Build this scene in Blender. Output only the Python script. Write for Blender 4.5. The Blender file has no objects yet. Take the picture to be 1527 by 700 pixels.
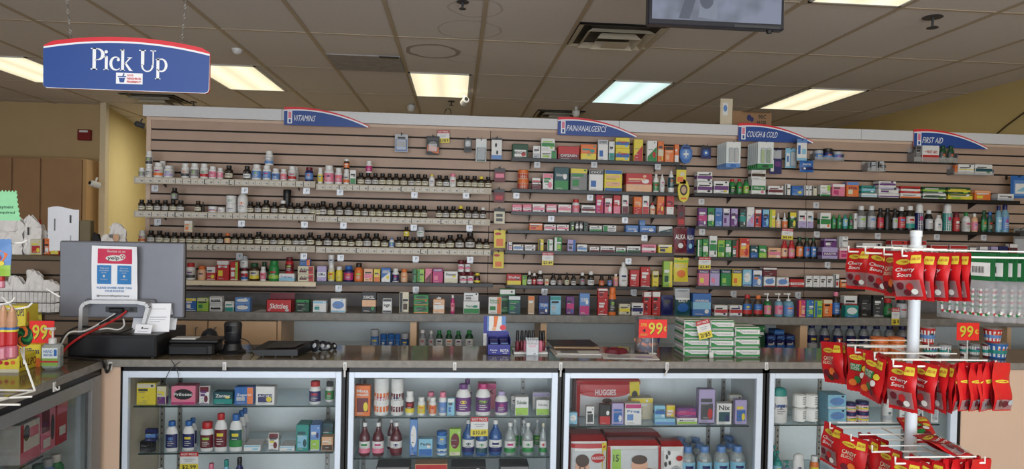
import bpy, math, random
from mathutils import Vector, Matrix
R = random.Random(7)
C = bpy.context.scene.collection
PI = math.pi
# ------------------------------------------------------------------ camera
F, ROLL, PITCH, YAW = 1000.0, -0.02071271, 0.01132526, 0.08314936
EYE = Vector((0, 0, 1.62))
def cam_axes():
    cy, sy, cp, sp = math.cos(YAW), math.sin(YAW), math.cos(PITCH), math.sin(PITCH)
    r = Vector((cy, -sy, 0)); f = Vector((sy*cp, cy*cp, -sp)); d = f.cross(r)
    cr, sr = math.cos(ROLL), math.sin(ROLL)
    return cr*r + sr*d, -sr*r + cr*d, f
AR, AD, AF = cam_axes()
def ray(px, py): return AR*((px-763.5)/F) + AD*((py-350)/F) + AF
def P(px, py, Y): d = ray(px, py); return EYE + d*(Y/d.y)          # point on the plane Y
def G(px, py, Z): d = ray(px, py); return EYE + d*((Z-EYE.z)/d.z)  # point on the plane Z
def XP(px, py, X): d = ray(px, py); return EYE + d*(X/d.x)         # point on the plane X
cd = bpy.data.cameras.new('camera'); co = bpy.data.objects.new('camera', cd); C.objects.link(co)
cd.sensor_width = 36; cd.sensor_fit = 'HORIZONTAL'; cd.lens = 36*F/1527; cd.clip_start = .02
m3 = Matrix((AR, -AD, -AF)).transposed(); co.matrix_world = Matrix.Translation(EYE) @ m3.to_4x4()
bpy.context.scene.camera = co
# ------------------------------------------------------------------ materials
def lin(c): c /= 255; return c/12.92 if c <= .04045 else ((c+.055)/1.055)**2.4
PAL = dict(w=(226,226,224), k=(24,24,26), g=(128,128,128), d=(62,64,68), i=(178,182,188), r=(205,32,36), m=(112,24,40), p=(236,120,150), P=(205,40,120),
 o=(240,112,36), y=(242,208,40), n=(30,140,62), z=(16,76,44), l=(150,200,60), t=(30,150,140), T=(20,78,88), c=(130,196,226), b=(36,104,190), v=(28,34,104),
 u=(110,48,130), e=(176,160,210), a=(66,40,20), A=(40,28,18), s=(214,206,176), h=(240,176,130), f=(196,160,120), j=(200,196,190), B=(90,140,210), q=(216,236,240))
def _soft(c):
    g = .3*c[0]+.59*c[1]+.11*c[2]; return tuple(min(208, (x*.84+g*.16)*.92) for x in c)
PAL = {k: _soft(v) for k, v in PAL.items()}
WORD = dict(w='white', k='black', g='grey', d='charcoal', i='silver', r='red', m='maroon', p='pink', P='magenta', o='orange', y='yellow', n='green', z='dark-green', l='lime', t='teal', T='dark-teal', c='pale-blue', b='blue', v='navy',
 u='purple', e='lavender', a='brown', A='dark-amber', s='cream', h='peach', f='tan', j='off-white', B='sky-blue', q='clear')
MATS = {}
def node_mat(name, rgb, rough=.5, metal=0., noise=.04, scale=40., bump=0., spec=.4, emit=None):
    if name in MATS: return MATS[name]
    m = bpy.data.materials.new(name); m.use_nodes = True; nt = m.node_tree; b = nt.nodes['Principled BSDF']
    col = [lin(c) for c in rgb]
    tc = nt.nodes.new('ShaderNodeTexCoord'); nz = nt.nodes.new('ShaderNodeTexNoise'); nz.inputs['Scale'].default_value = scale; nz.inputs['Detail'].default_value = 3
    nt.links.new(tc.outputs['Object'], nz.inputs['Vector'])
    rp = nt.nodes.new('ShaderNodeValToRGB'); rp.color_ramp.elements[0].position = .3; rp.color_ramp.elements[1].position = .7
    rp.color_ramp.elements[0].color = [max(0, c*(1-noise)) for c in col]+[1]; rp.color_ramp.elements[1].color = [min(1, c*(1+noise)) for c in col]+[1]
    nt.links.new(nz.outputs['Fac'], rp.inputs['Fac']); nt.links.new(rp.outputs['Color'], b.inputs['Base Color'])
    b.inputs['Roughness'].default_value = rough; b.inputs['Metallic'].default_value = metal; b.inputs['Specular IOR Level'].default_value = spec
    if bump:
        bp = nt.nodes.new('ShaderNodeBump'); bp.inputs['Strength'].default_value = bump; bp.inputs['Distance'].default_value = .005
        nt.links.new(nz.outputs['Fac'], bp.inputs['Height']); nt.links.new(bp.outputs['Normal'], b.inputs['Normal'])
    if emit:
        b.inputs['Emission Color'].default_value = [lin(c) for c in emit[0]]+[1]; b.inputs['Emission Strength'].default_value = emit[1]
    MATS[name] = m; return m
def M(c):
    if not isinstance(c, str): return c
    if c in MATS: return MATS[c]
    if c[0] == '~': return clear_mat(c[1:])
    return node_mat(c, PAL[c], .42, noise=.05, scale=60)
def mix_mat(name, a_col, gl=.10, rough=.03, tint=(1, 1, 1)):
    """thin glass or film: see-through with a mirror sheen, a little body colour"""
    m = bpy.data.materials.new(name); m.use_nodes = True; nt = m.node_tree; nt.nodes.clear()
    out = nt.nodes.new('ShaderNodeOutputMaterial'); tr = nt.nodes.new('ShaderNodeBsdfTransparent'); tr.inputs['Color'].default_value = (*tint, 1)
    gs = nt.nodes.new('ShaderNodeBsdfGlossy'); gs.inputs['Roughness'].default_value = rough; gs.inputs['Color'].default_value = (.9, .95, 1, 1)
    lw = nt.nodes.new('ShaderNodeFresnel'); lw.inputs['IOR'].default_value = 1.45
    mu = nt.nodes.new('ShaderNodeMath'); mu.operation = 'MULTIPLY'; mu.inputs[1].default_value = gl*10
    mx = nt.nodes.new('ShaderNodeMixShader'); nt.links.new(lw.outputs[0], mu.inputs[0]); nt.links.new(mu.outputs[0], mx.inputs[0])
    nt.links.new(tr.outputs[0], mx.inputs[1]); nt.links.new(gs.outputs[0], mx.inputs[2])
    last = mx
    if a_col:
        df = nt.nodes.new('ShaderNodeBsdfPrincipled'); df.inputs['Base Color'].default_value = (*[lin(x) for x in a_col[0]], 1); df.inputs['Roughness'].default_value = .2
        m2 = nt.nodes.new('ShaderNodeMixShader'); m2.inputs[0].default_value = a_col[1]
        nt.links.new(mx.outputs[0], m2.inputs[1]); nt.links.new(df.outputs[0], m2.inputs[2]); last = m2
    nt.links.new(last.outputs[0], out.inputs['Surface']); MATS[name] = m; return m
def clear_mat(c):
    n = '~'+c
    return MATS.get(n) or mix_mat(n, (PAL[c], .34 if c in 'qwi' else .62), .1, .08)
GLASS = mix_mat('case glass', None, .07, .02, (.97, .985, .98))
FILM = mix_mat('clear film', ((225, 228, 232), .16), .2, .12)
SHELFGLASS = mix_mat('shelf glass', ((150, 176, 172), .10), .07, .05, (.95, .985, .975))
GLASSEDGE = node_mat('glass edge', (22, 40, 38), .2)
# ------------------------------------------------------------------ mesh builder
TXT = {}
def text_mesh(s, bold=False):
    k = (s, bold)
    if k in TXT: return TXT[k]
    cu = bpy.data.curves.new('t', 'FONT'); cu.body = s; cu.resolution_u = 2; cu.fill_mode = 'FRONT'
    if bold: cu.offset = .018
    o = bpy.data.objects.new('t', cu); C.objects.link(o); bpy.context.view_layer.update()
    me = bpy.data.meshes.new_from_object(o.evaluated_get(bpy.context.evaluated_depsgraph_get()))
    vs = [(v.co.x, v.co.y) for v in me.vertices]; fs = [tuple(p.vertices) for p in me.polygons]
    bpy.data.objects.remove(o); bpy.data.curves.remove(cu); bpy.data.meshes.remove(me)
    x0 = min((v[0] for v in vs), default=0); x1 = max((v[0] for v in vs), default=1); y0 = min((v[1] for v in vs), default=0); y1 = max((v[1] for v in vs), default=1)
    vs = [((x-x0)/max(1e-6, x1-x0), (y-y0)/max(1e-6, y1-y0)) for x, y in vs]
    TXT[k] = (vs, fs); return TXT[k]
class MB:
    def __init__(s): s.v = []; s.f = []; s.mi = []; s.mats = []
    def m(s, c):
        c = M(c)
        if c not in s.mats: s.mats.append(c)
        return s.mats.index(c)
    def add(s, vs, fs, c):
        k = len(s.v); i = s.m(c); s.v += [Vector(v) for v in vs]; s.f += [tuple(k+a for a in f) for f in fs]; s.mi += [i]*len(fs)
    def box(s, x0, x1, y0, y1, z0, z1, c):
        v = [(x, y, z) for z in (z0, z1) for y in (y0, y1) for x in (x0, x1)]
        s.add(v, [(0, 2, 3, 1), (4, 5, 7, 6), (0, 1, 5, 4), (2, 6, 7, 3), (0, 4, 6, 2), (1, 3, 7, 5)], c)
    def cbox(s, x0, x1, y0, y1, z0, z1, c, b=.004):
        """box with chamfered edges"""
        b = min(b, (x1-x0)*.3, (y1-y0)*.3, (z1-z0)*.3)
        def ring(e, z): return [(x0+b+e, y0+e, z), (x1-b-e, y0+e, z), (x1-e, y0+b+e, z), (x1-e, y1-b-e, z), (x1-b-e, y1-e, z), (x0+b+e, y1-e, z), (x0+e, y1-b-e, z), (x0+e, y0+b+e, z)]
        rs = [ring(b*.7, z0), ring(0, z0+b), ring(0, z1-b), ring(b*.7, z1)]
        v = sum(rs, []); f = [tuple(range(7, -1, -1)), tuple(range(24, 32))]
        for k in range(3):
            for i in range(8): j = (i+1) % 8; f.append((k*8+i, k*8+j, k*8+8+j, k*8+8+i))
        s.add(v, f, c)
    def quad(s, a, b, c_, d, c): s.add([a, b, c_, d], [(0, 1, 2, 3)], c)
    def lathe(s, prof, c, n=16, cx=0, cy=0, z=0, sx=1, sy=1, cap=True):
        v = []; f = []
        for r, h in prof:
            for i in range(n): a = 2*PI*i/n; v.append((cx+r*math.cos(a)*sx, cy+r*math.sin(a)*sy, z+h))
        for k in range(len(prof)-1):
            for i in range(n): j = (i+1) % n; f.append((k*n+i, k*n+j, k*n+n+j, k*n+n+i))
        if cap:
            if prof[0][0] > 1e-5: f.append(tuple(range(n-1, -1, -1)))
            if prof[-1][0] > 1e-5: f.append(tuple((len(prof)-1)*n+i for i in range(n)))
        s.add(v, f, c)
    def tube(s, pts, r, c, n=6):
        pts = [Vector(p) for p in pts]; v = []; f = []
        up = Vector((0, 0, 1))
        for k, p in enumerate(pts):
            t = (pts[min(k+1, len(pts)-1)]-pts[max(k-1, 0)]).normalized()
            a = t.cross(up)
            if a.length < .05: a = t.cross(Vector((1, 0, 0)))
            a.normalize(); b = t.cross(a); rr = r[k] if isinstance(r, (list, tuple)) else r
            for i in range(n): g = 2*PI*i/n; v.append(p+a*math.cos(g)*rr+b*math.sin(g)*rr)
        for k in range(len(pts)-1):
            for i in range(n): j = (i+1) % n; f.append((k*n+i, k*n+j, k*n+n+j, k*n+n+i))
        f.append(tuple(range(n-1, -1, -1))); f.append(tuple((len(pts)-1)*n+i for i in range(n)))
        s.add(v, f, c)
    def prism(s, poly, y0, y1, c, back=None):
        """poly in x,z, extruded in y"""
        n = len(poly); v = [(x, y0, z) for x, z in poly]+[(x, y1, z) for x, z in poly]
        s.add(v, [tuple(range(n)), tuple(range(2*n-1, n-1, -1))]+[((i+1) % n, i, n+i, n+(i+1) % n) for i in range(n)], c)
    def prints(s, surf, els, nu=1, nv=1, o0=.0005, step=.0004):
        for k, e in enumerate(els):
            o = o0+k*step
            if e[0] == 'r':
                _, u0, v0, u1, v1, c = e; a = max(1, round(nu*(u1-u0))) if nu > 1 else 1; b = max(1, round(nv*(v1-v0))) if nv > 1 else 1
                s.add([surf(u0+(u1-u0)*i/a, v0+(v1-v0)*j/b, o) for j in range(b+1) for i in range(a+1)], [(j*(a+1)+i, j*(a+1)+i+1, (j+1)*(a+1)+i+1, (j+1)*(a+1)+i) for j in range(b) for i in range(a)], c)
            elif e[0] == 'e':
                _, uc, vc, ru, rv, c = e; n = 14
                v = [surf(uc, vc, o)]+[surf(uc+ru*math.cos(2*PI*i/n), vc+rv*math.sin(2*PI*i/n), o) for i in range(n)]
                s.add(v, [(0, 1+i, 1+(i+1) % n) for i in range(n)], c)
            elif e[0] == 'g':
                s.add([surf(u, v, o) for u, v in e[1]], [tuple(range(len(e[1])))], e[2])
            elif e[0] == 't':
                _, t, u0, v0, u1, v1, c = e[:7]; vs, fs = text_mesh(t, len(e) > 7 and e[7]); sl = e[8] if len(e) > 8 else 0
                s.add([surf(u0+(u1-u0)*(x+sl*(y-.5)), v0+(v1-v0)*y, o) for x, y in vs], fs, c)
    def mesh(s, name):
        me = bpy.data.meshes.new(name); me.from_pydata([tuple(v) for v in s.v], [], s.f)
        for m in s.mats: me.materials.append(m)
        me.polygons.foreach_set('material_index', s.mi); me.update(); return me
def smooth(me, ang=40):
    me.polygons.foreach_set('use_smooth', [True]*len(me.polygons)); me.set_sharp_from_angle(angle=math.radians(ang)); return me
def obj(name, me, parent=None, loc=None, rz=0, sm=False):
    if isinstance(me, MB): me = me.mesh(name)
    if sm: smooth(me)
    o = bpy.data.objects.new(name, me); C.objects.link(o)
    if parent: o.parent = parent
    if loc is not None: o.location = loc
    if rz: o.rotation_euler[2] = rz
    return o
SEEN = {}
def tag(o, label, cat, group=None):
    w = label.split()
    if len(w) > 16: print('LONG', len(w), label)
    if label in SEEN and not group: print('DUP', label)
    SEEN[label] = 1
    o['label'] = label; o['category'] = cat
    if group: o['group'] = group
    return o
def empty(name, loc=(0, 0, 0), rz=0):
    o = bpy.data.objects.new(name, None); C.objects.link(o); o.location = loc; o.rotation_euler[2] = rz; o.empty_display_size = .05; return o
def struct(name, mb, sm=False):
    o = obj(name, mb, sm=sm); o['kind'] = 'structure'; return o
ONES = 'first second third fourth fifth sixth seventh eighth ninth tenth eleventh twelfth thirteenth fourteenth fifteenth sixteenth seventeenth eighteenth nineteenth twentieth'.split()
def nth(k): return ONES[k] if k < 20 else ['twenty', 'thirty', 'forty'][(k+1)//10-2]+'-'+ONES[(k+1) % 10-1] if (k+1) % 10 else ['', '', 'twentieth', 'thirtieth', 'fortieth'][(k+1)//10]
# ------------------------------------------------------------------ goods
def pattern(p, c2, c3):
    L = {'b': [('r', 0, .3, 1, .62, c2)], 't': [('r', 0, .55, 1, 1, c2)], 'T': [('r', 0, .8, 1, 1, c2)], 'l': [('r', 0, 0, 1, .42, c2)], 'L': [('r', 0, 0, .32, 1, c2)], 'R': [('r', .68, 0, 1, 1, c2)],
         'o': [('e', .5, .55, .42, .3, c2)], 'p': [('r', .1, .12, .9, .6, c2)], 'd': [('g', [(0, 0), (1, 0), (1, .75), (0, .25)], c2)], 's': [('r', 0, .82, 1, 1, c2), ('r', 0, 0, 1, .16, c2)],
         'q': [('r', 0, .7, 1, 1, c2), ('e', .7, .3, .22, .2, c2)], 'h': [('r', .08, .3, .92, .5, c2), ('r', .08, .08, .92, .2, c2)], 'x': [('g', [(1, 0), (1, 1), (.62, 1), (.5, .5), (.7, 0)], c2)], '-': []}[p]
    if c3 and c3 != '-':
        L = L+{'b': [('e', .78, .2, .12, .1, c3)], 't': [('e', .7, .25, .2, .16, c3)], 'T': [('r', .1, .2, .5, .5, c3)], 'l': [('e', .75, .6, .15, .12, c3)], 'L': [('r', .4, .15, .9, .45, c3)], 'R': [('r', .08, .2, .55, .45, c3)],
               'o': [('r', 0, 0, 1, .12, c3)], 'p': [('e', .72, .3, .16, .16, c3)], 'd': [('e', .72, .35, .17, .15, c3)], 's': [('r', .08, .25, .92, .45, c3)], 'q': [('r', .08, .45, .6, .6, c3)], 'h': [('r', 0, .85, 1, 1, c3)], 'x': [('e', .3, .3, .15, .13, c3)], '-': [('r', 0, .42, 1, .52, c3)]}[p]
    return L
CACHE = {}
def carton_mesh(w, h, d, base, p, c2, c3, txt, tc, tv):
    key = ('C', round(w, 3), round(h, 3), round(d, 3), base, p, c2, c3, txt, tc, tv)
    if key in CACHE: return CACHE[key]
    mb = MB(); mb.cbox(-w/2, w/2, -d/2, d/2, 0, h, base, .0022)
    mb.box(-w*.46, w*.46, -d*.42, -d*.40, h-.0004, h+.0006, 'd')          # edge of the tucked lid
    S = lambda u, v, o: Vector((-w/2+.003+(w-.006)*u, -d/2-o, .003+(h-.006)*v))
    els = pattern(p, c2, c3)
    dark = base not in 'wsyjcqhpile'
    lc = 'j' if dark else 'g'
    if h > .05: els = els+[('r', .12, .05, .6, .065, lc), ('r', .12, .09, .5, .102, lc)]
    rr = random.Random(repr(key)); hi = rr.choice([q for q in (c2, c3, 'w', 'k', 'd') if q in PAL and q != base])
    if not txt and h > .035:
        v0 = {'b': .66, 'L': .55, 'R': .55}.get(p, .62); u0, u1 = (.36, .95) if p == 'L' else (.06, .62) if p == 'R' else (.08, rr.uniform(.6, .92))
        under = c2 if p in 'tTqs' else base; hi2 = hi if hi != under else ('w' if under not in 'wsjqie' else 'd')
        if p not in 'ohd': els = els+[('r', u0, v0+.02, u1, v0+.13, hi2)]
        els = els+[('r', u0, v0-.05, u0+(u1-u0)*.7, v0-.02, lc)]
        if rr.random() < .6: els = els+[('e', rr.uniform(.7, .88), rr.uniform(.86, .93), .07, .05*w/h+.01, hi2)]
        if rr.random() < .5: els = els+[('r', 0, 0, 1, .035, hi)]
        for q in range(rr.randint(1, 3)): a = rr.uniform(.06, .5); b_ = rr.uniform(.15, .4); els = els+[('r', a, b_, a+rr.uniform(.15, .4), b_+.022, rr.choice([lc, hi]))]
    if txt:
        v0, v1 = tv; lines = txt.split('/')
        for k, t in enumerate(lines):
            a = v1-(v1-v0)*(k+1)/len(lines); els = els+[('t', t, .1, a+(v1-v0)*.08/len(lines), .9, a+(v1-v0)/len(lines)*.95, tc, True)]
    mb.prints(S, els)
    # the same colours go round the sides
    for sx in (-1, 1):
        S2 = lambda u, v, o: Vector((sx*(w/2+o), -d/2+.003+(d-.006)*u, .003+(h-.006)*v))
        if p in 'btTls' and c2 in PAL: mb.prints(S2, [e for e in pattern(p, c2, None)])
    CACHE[key] = mb.mesh('carton'); return CACHE[key]
STY = {
 'v': ([(.94, 0), (1, .03), (1, .58), (.93, .67), (.6, .75), (.56, .78)], (.64, .77, 1), (.1, .55)),
 'j': ([(.95, 0), (1, .03), (1, .64), (.9, .73), (.72, .78)], (.78, .77, 1), (.12, .58)),
 't': ([(.9, 0), (1, .04), (1, .62), (.85, .75), (.5, .82), (.42, .84)], (.46, .82, 1), (.12, .56)),
 'p': ([(.92, 0), (1, .03), (1, .52), (.82, .62), (.4, .67)], (.4, .66, .74), (.1, .48)),
 'q': ([(.93, 0), (1, .03), (1, .5), (.88, .62), (.5, .74), (.34, .82), (.34, .9)], (.4, .88, 1), (.1, .45)),
 'o': ([(.96, 0), (1, .02), (1, .7), (.9, .73)], (.86, .73, 1), (.05, .66)),
 'm': ([(.95, 0), (1, .03), (1, .6), (.85, .74), (.52, .82), (.5, .85)], (.58, .83, 1), (.12, .58)),
 'd': ([(.9, 0), (1, .03), (1, .5), (.6, .58)], (.52, .56, 1), (.06, .46)),
 'J': ([(.95, 0), (1, .04), (1, .68)], (1.04, .66, 1), (.1, .6)),
 'k': ([(.55, 0), (.95, .06), (1, .3), (1, .62), (.3, .95), (.2, 1)], (.62, 0, .12), (.25, .7)),
 'c': ([(.72, 0), (.78, .02), (1, .93)], (1.04, .93, 1), (.12, .8)),
 'L': ([(.9, 0), (1, .05), (1.0, .7), (.92, .76)], (.9, .76, 1), (.2, .62)),
}
def bottle(name, st, w, h, body, cap, lab, txt=None, tc='d', flat=1.0, n=14, lab2=None):
    """top-level body mesh with children cap and label"""
    key = ('B', st, round(w, 3), round(h, 3), body, cap, lab, txt, tc, flat, lab2)
    r = w/2
    if key not in CACHE:
        prof, (cr, c0, c1), (l0, l1) = STY[st]
        b = MB(); b.lathe([(a*r, z*h) for a, z in prof], body, n, sy=flat)
        c = MB()
        if cap == '-': c = None
        elif st == 'd': c.lathe([(cr*r, c0*h), (cr*r, h*.66), (.3*r, h*.72), (.22*r, h*.98), (.1*r, h)], cap, n)
        elif st == 'p':
            c.lathe([(cr*r, c0*h), (cr*r, c1*h)], cap, 12); c.lathe([(.1*r, c1*h), (.1*r, h*.9)], cap, 8)
            c.cbox(-.3*r, .3*r, -.3*r, .3*r, h*.9, h, cap, r*.1); c.cbox(-1.0*r, -.25*r, -.13*r, .13*r, h*.93, h*.98, cap, r*.05)
        elif st in 'oL': c.lathe([(cr*r, c0*h), (cr*r, h*.9), (cr*r*.75, h*.97), (cr*r*.3, h)], cap, n, sy=flat)
        else: c.lathe([(cr*r*.96, c0*h), (cr*r, c0*h+.02*h), (cr*r, c1*h-.02*h), (cr*r*.9, c1*h)], cap, n, sy=flat if st == 'J' else max(flat, .8))
        l = None
        if lab != '-':
            l = MB(); k = 12; o = .0006
            zs = (l0*h, l1*h); full = st in 'oJc' ; half = PI*.98 if full else PI*.42
            rr = [1, 1]
            if st == 'c': rr = [.80, .96]
            def S(u, v, oo): a = -PI/2+(u-.5)*2*half; q = r*(rr[0]+(rr[1]-rr[0])*v)+o+oo; return Vector((q*math.cos(a), q*math.sin(a)*flat, zs[0]+(zs[1]-zs[0])*v))
            els = [('r', 0, 0, 1, 1, lab)]
            if st == 'v' and lab in 'sjw': els = [('r', 0, 0, 1, .72, lab), ('g', [(.15, .72), (.85, .72), (.65, 1), (.35, 1)], lab), ('r', .25, .38, .75, .5, 'd'), ('r', .32, .22, .68, .28, 'g')]
            else:
                rg = random.Random(repr(key)); q = 'g' if lab in 'wsjy' else 'j'; ac = rg.choice('wyroBPlv') if lab not in 'wsj' else rg.choice('rvPonBTu'); k0 = .5-.2*(PI*.42/half); k1 = .5+.2*(PI*.42/half)
                els += [('r', k0, .62, k1, .8, ac)] if rg.random() < .6 else [('e', .5, .68, (k1-k0)*.4, .12, ac)]
                els += [('r', k0, .3, k1, .36, q), ('r', k0, .44, k0+(k1-k0)*.8, .49, q), ('r', k0, .16, k0+(k1-k0)*.7, .21, q)]
            if lab2: els += [('r', 0, .0, 1, .4, lab2)] if not full else [('r', 0, .3, 1, .62, lab2)]
            if txt: els += [('t', txt, .5-.36*(PI*.42/half), .5, .5+.36*(PI*.42/half), .85, tc, True)]
            l.prints(S, els, nu=k, o0=0, step=.0003)
        CACHE[key] = (smooth(b.mesh(name)), smooth(c.mesh('cap')) if c else None, l.mesh('label') if l else None)
    bm, cm, lm = CACHE[key]
    o = obj(name, bm)
    if cm: obj('pump' if st == 'p' else 'lid' if st in 'Jc' else 'cap', cm, o)
    if lm: obj('label', lm, o)
    return o
def pillow(w, h, bulge, front, back, els, crimp=.07, zig=True, nu=10, nv=12, wave=0., seed=1, name='bag'):
    """sealed bag hanging or standing: origin at bottom centre, front at -y"""
    rr = random.Random(seed); ph = rr.random()*6
    def B(u, v):
        e = max(0, min(1, (v-crimp)/(1-2*crimp)))
        return bulge*(max(0, math.sin(PI*u))**.6)*(max(0, math.sin(PI*e))**.55)*(1.15-.3*v) + wave*math.sin(7*u+ph+5*v)*math.sin(4*v+ph)
    def X(u, v): return -w/2+w*u+(.02*w*math.sin(PI*v*2+ph))
    def S(u, v, o): return Vector((X(u, v), -B(u, v)-o, h*v))
    mb = MB()
    for sgn, c in ((-1, front), (1, back)):
        vs = [(X(i/nu, j/nv), sgn*max(B(i/nu, j/nv), .0006), h*j/nv+(h*.012*(i % 2) if zig and j in (0, nv) else 0)) for j in range(nv+1) for i in range(nu+1)]
        fs = [(j*(nu+1)+i, j*(nu+1)+i+1, (j+1)*(nu+1)+i+1, (j+1)*(nu+1)+i) for j in range(nv) for i in range(nu)]
        if sgn > 0: fs = [f[::-1] for f in fs]
        mb.add(vs, fs, c)
    mb.prints(S, els, nu=nu, nv=nv, o0=.0012, step=.0007)
    me = mb.mesh(name); smooth(me, 60); return me
def look_carton(w, h, base, p, c2, c3):
    s = 'tall ' if h > 1.7*w else 'flat ' if h < .42*w else ''
    cs = [WORD[base]]
    if c2 in WORD and c2 != base and p != '-': cs.append(WORD[c2])
    elif c3 in WORD: cs.append(WORD[c3])
    return s+' and '.join(cs)+' carton'
def look_bottle(st, body, cap, lab):
    kind = dict(v='bottle', j='bottle', t='bottle', p='pump bottle', q='glass bottle', o='can', m='bottle', d='dropper bottle', J='jar', k='tube', c='cup', L='bottle')[st]
    b = WORD[body.replace('~', '')]+' '+kind
    if body[0] == '~': b = 'clear '+(WORD[body[1]]+' ' if body[1] not in 'qwi' else '')+kind
    if lab == cap and lab != '-': return b+' with '+WORD[lab]+' label and '+('pump' if st == 'p' else 'lid' if st in 'Jc' else 'cap')
    b += (' with '+WORD[lab]+' label') if lab != '-' else ''
    if cap != '-': b += (' and ' if lab != '-' else ' with ')+WORD[cap.replace('~', '')]+(' pump' if st == 'p' else ' lid' if st in 'Jc' else ' cap')
    return b
NAMES = dict(v='vitamin_bottle', j='pill_bottle', t='lotion_bottle', p='pump_bottle', q='glass_bottle', o='spray_can', m='medicine_bottle', d='dropper_bottle', J='jar', k='squeeze_tube', c='fruit_cup', L='lotion_bottle')
CATS = dict(v='bottle', j='bottle', t='bottle', p='bottle', q='bottle', o='spray can', m='bottle', d='bottle', J='jar', k='tube', c='cup', L='bottle')
def row(where, end, z, Y, text, inset=.012, dmax=.12, group=None):
    """goods standing on a shelf. Lines: C x0 x1 ytop base pattern c2 c3 [k=v..] |text  or  B style x0 x1 ytop body cap label [k=v..] |text"""
    k = -1; prev = None; group = group or 'goods on the '+where
    for ln in text.strip().splitlines():
        ln = ln.strip()
        if not ln or ln[0] == '#': continue
        txt = None
        if '|' in ln:
            ln, txt = ln.split('|', 1); ln += ' '+' '.join(a for a in txt.split() if '=' in a); txt = ' '.join(a for a in txt.split() if '=' not in a)
        t = ln.split(); opt = dict(a.split('=') for a in t if '=' in a); t = [a for a in t if '=' not in a]
        kind = t[0]; st = None
        if kind == 'B': st = t[1]; t = t[:1]+t[2:]
        x0, x1, yt = float(t[1]), float(t[2]), float(t[3])
        bk = float(opt.get('b', 0)); Yi = Y+inset+bk+(0 if 'r' in opt else R.uniform(0, .012))
        z0 = z+.0008
        if 's' in opt: z0 = prev[0]+.0005; Yi = prev[1]+.002
        a = P(x0, yt, Yi); b = P(x1, yt, Yi); w = max(.012, (b.x-a.x)*.96); xc = (a.x+b.x)/2; zt = P((x0+x1)/2, yt, Yi).z; h = max(.014, zt-z0)
        w = round(w/.001)*.001; h = round(h/.002)*.002
        if kind == 'C':
            base, p, c2, c3 = t[4:8]; d = float(opt.get('d', min(dmax, max(.03, w*.55))))
            me = carton_mesh(w, h, d, base, p, c2, c3, txt, opt.get('t', 'w'), tuple(float(q) for q in opt.get('v', '.62,.88').split(',')))
            nm = opt.get('n', 'carton'); o = obj(nm, me, loc=(xc, Yi+d/2, z0)); lk = look_carton(w, h, base, p, c2, c3); cat = opt.get('c', 'carton')
        else:
            body, cap, lab = t[4:7]; fl = float(opt.get('f', 1)); d = w*fl
            o = bottle(opt.get('n', NAMES[st]), st, w, h, body, cap, lab, txt, opt.get('t', 'd'), fl, lab2=opt.get('l'))
            o.location = (xc, Yi+d/2, z0); lk = look_bottle(st, body, cap, lab); cat = opt.get('c', CATS[st])
        if 'k' in opt: lk = opt['k'].replace('_', ' ')
        if 's' in opt: lb = f"{lk} stacked on {nth(k)} item from {end}, {where}"
        elif bk: lb = f"{lk} behind {nth(max(k, 0))} item from {end}, {where}"
        else: k += 1; lb = f"{lk}, {nth(k)} from {end}, {where}"
        if len(lb.split()) > 16: lb = lb.replace(' and ', ' ')
        if len(lb.split()) > 16: lb = lb.replace(' label', '').replace(' stacked on', ' on').replace(' item ', ' ')
        if len(lb.split()) == 16: lb = lb.replace(' item', '')
        while lb in SEEN: lb = 'rear '+lb if bk else 'topmost '+lb
        tag(o, lb, cat, group)
        if 's' not in opt and kind == 'C': o.rotation_euler[2] = math.radians(R.uniform(-2.2, 2.2))
        if 'r' in opt: o.rotation_euler[2] = math.radians(float(opt['r']))
        prev = (z0+h, Yi)
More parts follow.
